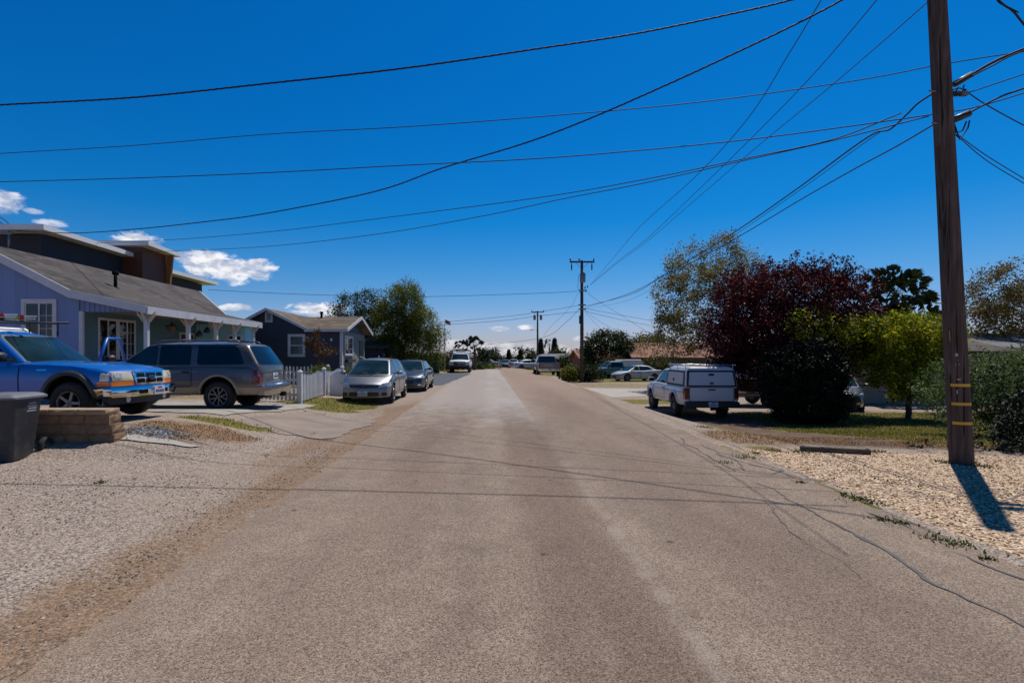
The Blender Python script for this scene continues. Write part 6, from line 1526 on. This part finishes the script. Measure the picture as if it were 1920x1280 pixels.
# thick twisted service cable, topmost
wire('thick twisted cable, the topmost wire crossing the whole left of the sky', [(0, 197), (250, 183), (500, 157), (760, 128), (1000, 93), (1200, 62), (1410, 18), (1485, 0), (1580, -24)], (-12, 9.7), (8, 8.9), .0085, 1)
wire('wire second from the top at the left edge, passing behind the near pole', [(-200, 302), (0, 288), (250, 273), (500, 252), (760, 238), (1000, 220), (1300, 193), (1600, 152), (1760, 122), (1900, 100), (2050, 80)], (-14, 14), (9, 9.0), .0085)
wire('wire third from the top at the left edge, ending at the near pole', [(-200, 346), (0, 341), (250, 334), (500, 324), (760, 310), (1000, 298), (1200, 282), (1400, 262), (1600, 236), (1760, 213), (1838, 199), (2000, 150)], (-14, 12.5), (7.15, 8.15), .0085)
wire('thick twisted cable rising steeply from the charcoal house roof to the top of the sky', [(20, 432), (130, 437), (250, 430), (400, 414), (500, 400), (700, 360), (830, 315), (980, 270), (1100, 225), (1260, 155), (1400, 90), (1500, 42), (1580, 0), (1660, -45)], (-21, 24), (6.5, 8), .009, 1)
wire('thin upper wire of the pair sagging from the near pole towards the left houses', [(120, 458), (310, 450), (500, 435), (700, 411), (1000, 372), (1200, 338), (1400, 297), (1560, 262), (1690, 212)], (-21, 28), (6.9, 8.1), .009)
wire('thin lower wire of the pair sagging from the near pole towards the left houses', [(120, 478), (340, 470), (500, 462), (700, 440), (900, 406), (1060, 372), (1200, 345), (1400, 300), (1560, 264), (1742, 218)], (-21, 31), (6.9, 8.1), .009)
MPx, MPy = mtop.x, 45.4
wire('thick cable from the far transformer pole up to the upper clamp of the near pole', [(1096, 577), (1180, 550), (1250, 512), (1330, 465), (1400, 420), (1500, 350), (1590, 283), (1640, 250), (1668, 243), (1700, 215), (1720, 195), (1748, 176)], (MPx, MPy), (7.0, 8.1), .014, 0)
wire('lower cable from the far transformer pole to the lower clamp of the near pole', [(1100, 573), (1180, 553), (1240, 520), (1330, 475), (1400, 435), (1500, 375), (1600, 318), (1680, 275), (1750, 234)], (MPx, MPy), (7.0, 8.05), .011)
wire('slack lashing wire hanging just under the thick pole to pole cable', [(1096, 580), (1180, 562), (1250, 520), (1330, 472), (1420, 412), (1520, 342), (1600, 283), (1650, 248)], (MPx, MPy), (7.0, 8.2), .006)
for lb_, x0, pts, xr in (('left high voltage line climbing from the far pole off the top of the sky', -.9, [(1200, 425), (1300, 335), (1400, 225), (1480, 100), (1540, 0), (1580, -70)], 4.8),
                         ('middle high voltage line climbing from the far pole off the top of the sky', .0, [(1210, 450), (1300, 365), (1400, 268), (1520, 145), (1640, 5), (1690, -60)], 6.0),
                         ('right high voltage line climbing from the far pole off the top of the sky', .9, [(1210, 455), (1300, 378), (1420, 275), (1560, 160), (1735, 8), (1800, -55)], 7.0)):
    A = (MPx + x0 * .3, MPy); wire(lb_, [(1106, 535)] + [(1150, lerp(535, pts[0][1], .5) + 4)] + pts, A, (xr, 7.4), .008)
wire('wire running level from the far pole to the left above the slate blue house', [(390, 543), (500, 549), (640, 554), (800, 556), (1000, 550), (1082, 546)], (-22, 44), (MPx, MPy), .018)
for i, pts in enumerate(([(1086, 572), (1040, 580), (960, 592), (830, 604), (760, 610)], [(1086, 584), (1020, 591), (940, 601), (830, 609), (760, 614)])):
    wire(('upper' if i == 0 else 'lower') + ' of two cables leaving the far pole for the willow', pts, (-10, 46), (MPx, MPy), .016)
wire('steep drop wire from the far pole to the low left', [(1084, 582), (1060, 605), (1020, 632), (930, 644), (850, 650)], (-8, 60), (MPx, MPy), .014)
wire('thin faint drop wire from the far pole, left of the steep one', [(1084, 548), (1070, 575), (1035, 610), (1020, 628)], (2, 60), (MPx, MPy), .009)
wire('upper wire from the far pole to the brown roofed house on the right', [(1096, 578), (1150, 588), (1240, 604), (1330, 618)], (MPx, MPy), (20, 50), .014)
wire('lower wire from the far pole to the brown roofed house on the right', [(1096, 583), (1150, 596), (1230, 612), (1300, 622)], (MPx, MPy), (20, 47), .014)
wire('steep drop from the far pole insulators over the hedge on the right', [(1104, 545), (1110, 556), (1160, 588), (1215, 622), (1260, 640)], (MPx, MPy), (20, 49), .010)
wire('short steep drop from the far pole to the bushes at its right', [(1096, 584), (1112, 602), (1140, 630), (1160, 645)], (MPx, MPy), (11, 44), .009)
wire('faint drop wire from the far pole curving over the bushes', [(1097, 582), (1130, 606), (1180, 628), (1220, 638)], (MPx, MPy), (15, 45), .009)
wire('thick cable bundle running from the near pole to the upper right edge', [(1790, 158), (1822, 140), (1860, 118), (1905, 98), (1990, 66)], (6.9, 8.0), (9.5, 7.2), .020)
wire('second cable lashed under the bundle at the upper right edge', [(1822, 143), (1860, 124), (1905, 101), (1990, 72)], (6.9, 7.96), (9.5, 7.16), .011)
wire('thin wire from the near pole to the right edge between the bundles', [(1800, 178), (1822, 172), (1870, 156), (1925, 138), (2000, 115)], (6.9, 8.0), (10, 7.6), .008)
wire('lower cable from the near pole joint rising to the right edge', [(1817, 212), (1845, 197), (1880, 180), (1925, 164), (2000, 135)], (6.9, 7.95), (10, 7.3), .014)
wire('service drop crossing down right from the upper clamp of the near pole', [(1805, 167), (1850, 197), (1925, 238), (2020, 285)], (7.1, 8.0), (12, 10), .009)
for i, dy in enumerate((0, 9)): wire(('upper' if i == 0 else 'lower') + ' of two thin parallel drops falling to the right edge from the lower clamp', [(1797, 254 + dy * .3), (1850, 292 + dy), (1925, 338 + dy), (2020, 395 + dy)], (7.1, 8.0), (13, 11), .007)
for i, pts in enumerate(([(1860, -12), (1880, 8), (1900, 22), (1925, 52), (1980, 110)], [(1868, -14), (1872, 4), (1895, 16), (1910, 24)])):
    wire(('longer' if i == 0 else 'shorter') + ' loose wire in the very top right corner of the sky', pts, (6.5, 6.5), (9, 6.5), .012 if i == 0 else .008)
for i, pts in enumerate(([(-20, 398), (5, 410), (22, 425), (28, 432)], [(-20, 410), (0, 416), (14, 430), (20, 436)])):
    wire(('upper' if i == 0 else 'lower') + ' drop wire looping to the roof edge at the far left', pts, (-24, 24.2), (-19, 24.2), .018)
sv = aty(17, 435, 23.9); B = MB(); B.box(sv.x - .5, sv.x + .15, 23.85, 23.95, sv.z - .12, sv.z - .02); B.tube([(sv.x, 23.9, sv.z - .8), (sv.x, 23.9, sv.z)], .05, 8); B.build('service_bracket', metal, h2)
# ------------------------------------------------------------------ trees and shrubs
bark = mat('bark', (.085, .065, .05), .95, var=.35, vs_=8, bump=.8, bs=25)
def crown_pts(blobs, n, shell=.55):
    vol = np.array([b_[3] * b_[4] * b_[5] for b_ in blobs]); k = rng.choice(len(blobs), n, p=vol / vol.sum()); Bm = np.array(blobs)[k]
    d = rng.normal(0, 1, (n, 3)); d /= np.linalg.norm(d, axis=1)[:, None]; r = rng.random(n) ** (1 / 3.); r = np.where(rng.random(n) < shell, .8 + .25 * rng.random(n), r)
    return Bm[:, :3] + d * r[:, None] * Bm[:, 3:6]
def leaves(name, C, per, spread, ls, m, parent, droop=0, asp=.45, up=0.0):
    n = len(C) * per; c = np.repeat(C, per, 0) + rng.normal(0, spread, (n, 3)) * (1, 1, .85)
    if droop: c[:, 2] -= np.abs(rng.normal(0, droop, n))
    d = rng.normal(0, 1, (n, 3)); d[:, 2] = d[:, 2] * .8 + up; d /= np.linalg.norm(d, axis=1)[:, None]
    e = rng.normal(0, 1, (n, 3)); e -= (e * d).sum(1)[:, None] * d; e /= np.linalg.norm(e, axis=1)[:, None]; nrm = np.cross(d, e)
    s = (ls * rng.uniform(.6, 1.4, n))[:, None]
    V = np.stack([c - d * s, c + e * s * asp + nrm * s * .12, c + d * s, c - e * s * asp + nrm * s * .12], 1).reshape(-1, 3)
    F = np.arange(n * 4).reshape(-1, 4); o_ = scatter_mesh(name, V, F, m, None, False, None, parent); return o_
def limbs(name, base, r0, targets, m, parent, fork=None, n=6, r1=.015, wob=.12, fan=None):
    """trunk with limbs that reach the targets, sharing the lower run"""
    B = MB(); base = Vector(base); fork = Vector(fork) if fork else base + Vector((0, 0, 1.2))
    tp = [base + (fork - base) * t + Vector((mnoise.noise((t * 3, r0, 1)) * wob, mnoise.noise((t * 3, r0, 5)) * wob, 0)) * math.sin(t * PI) for t in (-.05, .0, .12, .35, .6, .8, 1)]
    B.tube(tp, [r0 * 1.5, r0 * 1.3, r0 * 1.05, r0, r0 * .93, r0 * .88, r0 * .8], 12)
    nodes = [(fork, r0 * .8)]
    for T in targets:
        T = Vector(T); best = min(nodes, key=lambda q: (q[0] - T).length + .6 * max(0, q[0].z - T.z) * 2); a, ra = best
        L = (T - a).length; k = max(4, int(L / .45)); P = []
        for i in range(k + 1):
            t = i / k; p = a.lerp(T, t); p.z += math.sin(t * PI) * L * .10; s_ = wob * L * .35 * math.sin(t * PI)
            p += Vector((mnoise.noise((p.x, p.y, p.z + 7)), mnoise.noise((p.y, p.z, p.x + 3)), mnoise.noise((p.z, p.x, p.y)))) * s_ * 2; P.append(p)
        ra = min(ra * .72, r1 + L * .02); rs = [lerp(ra, r1, (i / k) ** .8) for i in range(k + 1)]; B.tube(P, rs, 6, caps=False)
        for i in (k // 3, 2 * k // 3, k - 1):
            if i > 0: nodes.append((P[i], rs[i]))
    return B.build(name, m, parent, recalc=False), nodes
def tree(name, lb_, cat, x, y, blobs, nc, per, spread, ls, m, r0=.14, fork=1.3, nt=26, group=None, droop=0, asp=.45, shell=.55, bk=None, twig=.012, up=0, z=None, trunk=True):
    z0 = tz(x, y) if z is None else z; t = thing(name, lb_, cat, (x, y, z0), 0, group)
    C = crown_pts(blobs, nc, shell)
    if trunk: limbs('trunk', (0, 0, -.1), r0, sorted([tuple(p) for p in C[rng.choice(len(C), min(nt, len(C)), False)]], key=lambda p: Vector(p).length), bk or bark, t, (0.02, 0, fork), r1=twig)
    leaves('foliage' if cat != 'tree' else 'crown', C, per, spread, ls, m, t, droop, asp, up); return t
plum = leafmat('plum_leaf', [(.010, .002, .004), (.034, .005, .009), (.080, .009, .014), (.15, .015, .018)], .34, .8)
lime = leafmat('lime_leaf', [(.04, .06, .004), (.15, .19, .008), (.32, .35, .012), (.58, .50, .02)], .5, 1.2)
oliv = leafmat('olive_leaf', [(.016, .030, .007), (.06, .095, .024), (.15, .21, .065), (.30, .37, .17)], .38, 1.2)
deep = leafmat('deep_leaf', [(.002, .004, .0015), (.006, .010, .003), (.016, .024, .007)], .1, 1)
wilw = leafmat('willow_leaf', [(.025, .04, .004), (.08, .105, .008), (.18, .20, .015), (.30, .28, .03)], .5, .5)
spring = leafmat('spring_leaf', [(.07, .055, .012), (.20, .16, .035), (.38, .30, .07)], .45, .8)
mids = leafmat('mid_leaf', [(.014, .024, .006), (.045, .065, .014), (.09, .11, .024)], .25, .6)
golds = leafmat('gold_leaf', [(.08, .06, .012), (.20, .14, .03), (.32, .23, .06)], .3, .8)
piney = leafmat('pine_leaf', [(.010, .018, .006), (.028, .042, .012), (.06, .08, .022)], .2, .8)
hedgy = leafmat('hedge_yellow', [(.06, .08, .006), (.15, .17, .012), (.28, .27, .03)], .25, 1)
redl = leafmat('red_bush', [(.05, .02, .01), (.14, .05, .02), (.10, .10, .02)], .2, .8)
palmm = leafmat('palm_leaf', [(.010, .018, .006), (.04, .055, .017), (.11, .13, .04)], .2, 1)

# purple plum: crown over the dark shrub
X0, Y0_ = 11.15, 19.6
tree('plum_tree', 'broad dark purple leaved plum tree behind the dark clipped shrub', 'tree', X0, Y0_, [(0, 0, 3.4, 2.5, 2.1, 1.75), (-1.6, -.2, 3.0, 1.7, 1.6, 1.5), (1.6, 0, 3.2, 1.5, 1.5, 1.5), (.3, 0, 4.4, 1.5, 1.4, .9), (-1.0, -.3, 1.8, 1.6, 1.4, 1.0), (2.0, .2, 2.3, 1.1, 1.1, 1.0), (-2.5, 0, 2.4, .8, .9, 1.0)], 1150, 60, .13, .055, plum, .17, 1.3, 60, up=.5, shell=.6)
t = bpy.data.objects['plum_tree']; C = []
for k in range(150):      # upright leafy shoots round the top
    a = rng.uniform(0, 2 * PI); r = 2.9 * math.sqrt(rng.random()); x, y = r * math.cos(a), .8 * r * math.sin(a); z = 3.35 + 1.75 * math.sqrt(max(0, 1 - (r / 3.3) ** 2)); h = rng.uniform(.25, .8)
    C += [(x + .03 * j * rng.normal(), y, z + h * j / 6) for j in range(7)]
sh_ = leaves('shoots', np.array(C), 9, .055, .05, plum, t, up=.8)
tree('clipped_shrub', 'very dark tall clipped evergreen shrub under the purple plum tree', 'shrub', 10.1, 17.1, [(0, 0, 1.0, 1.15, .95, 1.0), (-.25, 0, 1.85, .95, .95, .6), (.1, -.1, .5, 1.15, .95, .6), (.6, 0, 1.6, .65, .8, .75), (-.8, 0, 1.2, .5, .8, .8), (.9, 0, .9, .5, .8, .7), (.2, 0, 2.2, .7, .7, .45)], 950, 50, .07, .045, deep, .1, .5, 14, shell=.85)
tree('green_shrub', 'sparse lime green branches spreading in front of the purple plum tree', 'shrub', 11.6, 17.9, [(-.9, -.3, 3.2, .9, .6, .5), (.2, -.3, 3.1, 1.1, .7, .45), (1.1, 0, 3.0, .7, .6, .55), (-.3, -.2, 2.7, 1.2, .6, .3)], 150, 18, .12, .05, lime, .05, 1.4, 60, shell=.2)
tree('citrus_tree', 'rounded yellow green citrus tree left of the near utility pole', 'tree', 14.35, 18.2, [(0, 0, 2.6, 1.3, 1.2, 1.0), (-.9, 0, 2.4, 1.0, .9, .85), (.7, -.1, 2.7, .9, .9, .9), (-.6, -.2, 1.7, 1.1, .8, .65), (.3, -.3, 1.4, .95, .8, .7), (-.1, 0, 1.0, .6, .5, .4)], 500, 48, .12, .055, lime, .09, .9, 30, shell=.6)
t = tree('oleander_shrub', 'large grey green leafy shrub behind the near utility pole at the right edge', 'shrub', 11.7, 11.3, [(0, 0, 1.05, 1.8, 1.1, .88), (-1.1, .6, .9, .75, .8, .78), (1.5, .3, 1.1, 1.6, 1.2, .92), (3.2, .6, 1.1, 1.6, 1.2, .95), (-.2, -.8, .7, 1.3, .5, .6), (1.6, -1.1, .6, 1.6, .5, .55)], 1150, 46, .10, .055, oliv, .06, .3, 60, asp=.22, up=.6, shell=.75)
tree('shade_shrub', 'low dark bush added to stand in for shade behind the near pole foot', 'shrub', 8.6, 9.0, [(0, 0, .15, .8, .25, .18), (1.3, .2, .32, 1.2, .6, .40), (-1.1, .1, .08, .5, .18, .10), (2.2, .7, .6, 1.2, .8, .6), (.6, -.3, .12, .8, .35, .16)], 620, 34, .06, .03, deep, .03, .1, 10)  # added: near-black leaves stand in for the big shrub's shadow on the ground
# sparse sycamore behind, fresh leaves on open twigs
def open_tree(name, lb_, x, y, blobs, ntw, nleaf, ls, m, r0, fork, bk, spread=.22, group=None, tw=.011):
    z0 = tz(x, y); t = thing(name, lb_, 'tree', (x, y, z0), 0, group); C = crown_pts(blobs, ntw, .5)
    T = sorted([tuple(p) for p in C], key=lambda p: Vector(p).length)
    _, nodes = limbs('trunk', (0, 0, -.1), r0, T, bk, t, (0.05, 0, fork), r1=tw, wob=.22)
    leaves('crown', np.array([tuple(q[0]) for q in nodes if q[1] < .06] + T), nleaf, spread, ls, m, t); return t
gbark = mat('grey_bark', (.11, .09, .07), .9, var=.3, vs_=8)
open_tree('sycamore_tree', 'tall half bare sycamore with fresh olive leaves rising left of the plum tree', 13.6, 33, [(0, 0, 7.6, 2.5, 2.2, 2.1), (-1.4, 0, 5.6, 2.0, 2.0, 2.0), (1.9, 0, 7.0, 1.8, 1.6, 1.6), (-1.8, 0, 3.6, 1.7, 1.6, 1.6), (-2.9, 0, 2.5, 1.4, 1.3, 1.1)], 520, 10, .075, spring, .2, 2.0, gbark)
open_tree('locust_tree', 'thin golden leaved tree standing above the grey roof at the right edge', 30.6, 31.5, [(0, 0, 5.6, 2.1, 1.8, 2.1), (-1.6, 0, 4.0, 1.7, 1.6, 1.5), (1.8, 0, 4.9, 1.6, 1.6, 1.8), (-1.8, 0, 2.9, 1.3, 1.4, .9)], 420, 10, .075, golds, .15, 1.6, gbark)
tree('yellow_bush', 'mustard coloured bush poking above the grey roof at the right edge', 'shrub', 29.5, 38.5, [(0, 0, 3.4, 2.6, 1.6, 1.1), (2.2, 0, 3.6, 2.0, 1.5, 1.0)], 120, 30, .25, .09, golds, .1, 1)
# fan palm
def fan_palm(name, lb_, x, y, hc, R, nf=46, tr=.3, skirt=True, group=None, z=None):
    z0 = tz(x, y) if z is None else z; t = thing(name, lb_, 'palm tree', (x, y, z0), 0, group)
    B = MB(); B.tube([(0, 0, -.2), (.05, 0, hc * .5), (0, 0, hc * .85), (0, 0, hc)], [tr * 1.1, tr * .9, tr * .75, tr * .3], 12); B.build('trunk', bark, t)
    V, F = [], []; seg = 16
    for k in range(nf + (60 if skirt else 0)):
        dead = k >= nf; a = rng.uniform(0, 2 * PI); e = rng.uniform(-.35, 1.35) if not dead else rng.uniform(-1.4, -.7)
        d = Vector((math.cos(a) * math.cos(e), math.sin(a) * math.cos(e), math.sin(e))); st = Vector((0, 0, hc - (.0 if not dead else rng.uniform(.0, 1.0)))); pl = R * rng.uniform(.35, .78) * (.5 if dead else 1); c = st + d * pl
        s_ = d.cross(Vector((0, 0, 1))).normalized(); s_ = (Matrix.Rotation(rng.uniform(-1.3, 1.3), 3, d) @ s_).normalized(); u = s_.cross(d).normalized(); o_ = len(V); V += [tuple(st + s_ * .015), tuple(st - s_ * .015), tuple(c)]; F.append((o_, o_ + 1, o_ + 2))
        fl_ = R * rng.uniform(.26, .36)
        for j in range(seg):
            th = lerp(-1.25, 1.25, (j + .5) / seg); q = (d * math.cos(th) + s_ * math.sin(th)).normalized(); L = fl_ * (1 - .25 * abs(th) / 1.25); w_ = L * .046; pn = q.cross(u).normalized()
            m_ = c + q * L * .62 + u * .03; tip = c + q * L + Vector((0, 0, -L * rng.uniform(.12, .35))); o_ = len(V); V += [tuple(c), tuple(m_ + pn * w_), tuple(tip), tuple(m_ - pn * w_)]; F.append((o_, o_ + 1, o_ + 2)); F.append((o_, o_ + 2, o_ + 3))
    scatter_mesh('crown', np.array(V), np.array(F), palmm, None, False, None, t); return t
fan_palm('fan_palm', 'dark fan palm with drooping fronds standing behind the plum and citrus trees', 18.75, 24.6, 4.9, 1.6, 90, .36)
fan_palm('fan_palm', 'smaller fan palm head lower right beside the taller fan palm', 20.3, 25.2, 3.8, 1.3, 60, .28)
# willow group on the left
def willow():
    x, y = -7.4, 45.5; z0 = tz(x, y); t = thing('willow_tree', 'large weeping willow with hanging yellow green strands over the driveway end', 'tree', (x, y, z0))
    bl = [(0, 0, 5.6, 2.0, 2.0, 1.9), (1.7, 0, 4.0, 1.6, 1.7, 1.6), (-1.0, 0, 4.4, 1.7, 1.7, 1.6), (.5, 0, 6.9, 1.3, 1.2, 1.1), (2.9, 0, 3.2, .9, 1.2, 1.2), (.3, 0, 2.6, 2.6, 1.6, 1.3)]
    C = crown_pts(bl, 620, .6); limbs('trunk', (0, 0, -.1), .3, sorted([tuple(p) for p in C[:60]], key=lambda p: Vector(p).length), bark, t, (.1, 0, 2.2), r1=.02)
    leaves('crown', C, 34, .22, .075, wilw, t, droop=.15)
    S = []
    for p in crown_pts(bl, 900, .9):
        L = rng.uniform(.6, 3.2); L = max(.1, min(L, p[2] - .25)); k = int(L / .11)
        for j in range(k): S.append((p[0] + .05 * rng.normal(), p[1] + .05 * rng.normal(), p[2] - L * j / k))
    leaves('hanging_strands', np.array(S), 4, .045, .06, wilw, t, droop=.02, asp=.25); return t
willow()
open_tree('elm_tree', 'open crowned grey green tree left of the willow behind the slate blue house', -11.6, 47, [(0, 0, 5.4, 2.2, 2, 1.7), (-1.6, 0, 4.0, 1.5, 1.6, 1.2), (1.5, 0, 6.0, 1.7, 1.5, 1.4), (.6, 0, 4.2, 1.6, 1.5, 1.4)], 260, 10, .08, mids, .2, 1.8, gbark, .24)
# shrub masses along the far left and right
def bush(lb_, px, py_top, Y, w_px, m, name='shrub', dens=1., cat='shrub', g=None, zt=None, ls=None):
    q = aty(px, py_top, Y); s = 1000 / Y; w_ = w_px / s / 2; zb = tz(q.x, Y); h = q.z - zb; k = max(1, int(w_ / (h * .5)))
    bl = [(lerp(-w_ * .7, w_ * .7, (i + .5) / k) if k > 1 else 0, 0, h * rng.uniform(.42, .55), w_ / k * 1.1, min(w_, 1.4), h * rng.uniform(.42, .52)) for i in range(k)]
    l = ls or max(.05, Y * .0021); n = int(min(500, 26 * dens * w_ * 2 * h / (l * 14) ** 2 + 30))
    return tree(name, lb_, cat, q.x, Y, bl, n, 26, l * 2.2, l, m, .06, h * .3, 10, g)
bush('yellow green hedge block left of the far transformer pole', 1067, 685, 46.5, 30, hedgy, 'hedge', 2, 'hedge')
bush('dark leafy hedge around the foot of the far transformer pole', 1106, 683, 46.5, 46, piney, 'hedge', 2, 'hedge')
bush('dark leafy hedge behind the teal pickup', 1165, 676, 58, 90, piney, 'hedge', 2, 'hedge')
bush('bushy green tree behind the hedge right of the far pole', 1140, 620, 62, 90, mids, 'bushy_tree', 2.2, 'tree')
bush('reddish brown shrub below the bushy tree', 1150, 662, 57, 44, redl)
bush('rounded green tree top behind the red brown roof', 1215, 628, 74, 90, mids, 'bushy_tree', 1.4, 'tree')
bush('green shrub with pale flowers against the stone coloured house', 1238, 670, 57, 44, mids)
bush('dark shrub under the branches of the sycamore', 1300, 676, 34, 80, deep, 'shrub', 1.5)
bush('small potted looking shrub in the yard of the slate blue house', 600, 684, 23.2, 38, hedgy, 'shrub', 1.5, ls=.035)
bush('yellow shrub at the front step of the slate blue house', 655, 690, 27.5, 26, hedgy, 'shrub', 1.5, ls=.035)
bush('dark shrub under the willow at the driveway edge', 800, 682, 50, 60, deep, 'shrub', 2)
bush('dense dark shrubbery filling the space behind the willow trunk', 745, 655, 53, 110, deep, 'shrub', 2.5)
bush('dark shrubbery at the right foot of the willow', 815, 660, 55, 60, mids, 'shrub', 2.2)
bush('rust coloured hedge behind the dark sedan', 720, 678, 49, 130, redl, 'hedge', 2, 'hedge')
bush('leafy green growth beyond the white pickup on the left verge', 893, 684, 66, 34, mids, 'shrub', 2)
bush('low green patch at the roadside beyond the white pickup', 915, 693, 70, 30, hedgy, 'shrub', 1.5)
open_tree('young_tree', 'thin young tree with rusty leaves in the slate blue house yard', -7.85, 24.8, [(0, 0, 2.0, .55, .5, .6), (.5, 0, 1.7, .4, .4, .3), (-.5, 0, 1.75, .35, .35, .25)], 40, 9, .05, redl, .035, 1.0, gbark, .09, tw=.006)
# far tree line, each its own tree
flg = 'far trees at the end of the road'
FAR = [(850, 655, 66, 34, redl, 'russet shrub'), (866, 660, 72, 30, mids, 'dark green shrub'), (905, 655, 85, 30, piney, 'dark round tree'), (925, 655, 108, 20, piney, 'small dark tree'), (944, 670, 125, 30, mids, 'low green tree'),
       (967, 668, 120, 24, mids, 'grey green tree'), (1000, 662, 105, 24, mids, 'mid green tree'), (1047, 655, 100, 34, mids, 'broad green tree'), (1062, 668, 88, 30, mids, 'low broad tree'), (1083, 655, 90, 22, redl, 'brownish tree'), (940, 684, 100, 40, hedgy, 'long low hedge'), (1020, 672, 92, 34, mids, 'dark hedge')]
for i, (px, py, Y, wd_, m, k) in enumerate(FAR):
    bush('%s in the far tree line %s' % (k, ['left of the white pickup roof', 'above the white pickup', 'right of the left palms', 'with sky on both sides', 'low behind the far cars', 'behind the yellow poplar', 'beside the tall conifer', 'right of the dark conifer', 'above the tan pickup right side', 'left of the transformer pole', 'running behind the far parked cars', 'behind the tan pickup cab'][i]), px, py, Y, wd_, m, 'far_tree' if i not in (0, 1, 10, 11) else 'far_shrub', 1.4, 'tree' if i not in (0, 1, 10, 11) else 'shrub', flg)
def conifer(lb_, px, py, Y, wd_, m=piney, name='conifer'):
    q = aty(px, py, Y); s = 1000 / Y; w_ = wd_ / s / 2; zb = tz(q.x, Y); h = q.z - zb; t = thing(name, lb_, 'tree', (q.x, Y, zb), 0, flg)
    B = MB(); B.tube([(0, 0, -.2), (0, 0, h * .97)], [.2, .03], 8); B.build('trunk', bark, t)
    C = []
    for j in range(200):
        u = rng.random() ** .7; a = rng.uniform(0, 2 * PI); r = w_ * (1 - u) * (.5 + .5 * rng.random()) + .08; C.append((r * math.cos(a), r * math.sin(a), h * (.08 + .92 * u)))
    leaves('crown', np.array(C), 22, .11, .12, m, t, droop=.10); return t
conifer('tall dark conifer just right of the far smaller utility pole', 1014, 636, 96, 22); conifer('dark conifer with a pointed top left of the tall one', 1040, 634, 102, 30)
conifer('small pointed dark conifer above the far parked cars', 954, 656, 112, 16); conifer('yellow green poplar shaped tree in the far tree line', 976, 655, 100, 22, wilw, 'poplar')
def farpalm(lb_, px, py, Y, R, hc_=None, nf=26):
    q = aty(px, py, Y); return fan_palm('palm', lb_, q.x, Y, q.z - tz(q.x, Y) - R * .6, R, nf, .2, False, flg)
farpalm('tall dark palm right of the white pickup', 890, 636, 62, 1.5, nf=40); farpalm('shorter palm above the white pickup roof', 868, 643, 66, 1.6, nf=34)
farpalm('small palm above the yellow poplar', 973, 650, 105, 1.3); farpalm('thin palm between poplar and utility pole', 989, 655, 112, 1.3); farpalm('tallest thin palm right of the smaller pole', 1030, 638, 110, 1.5)
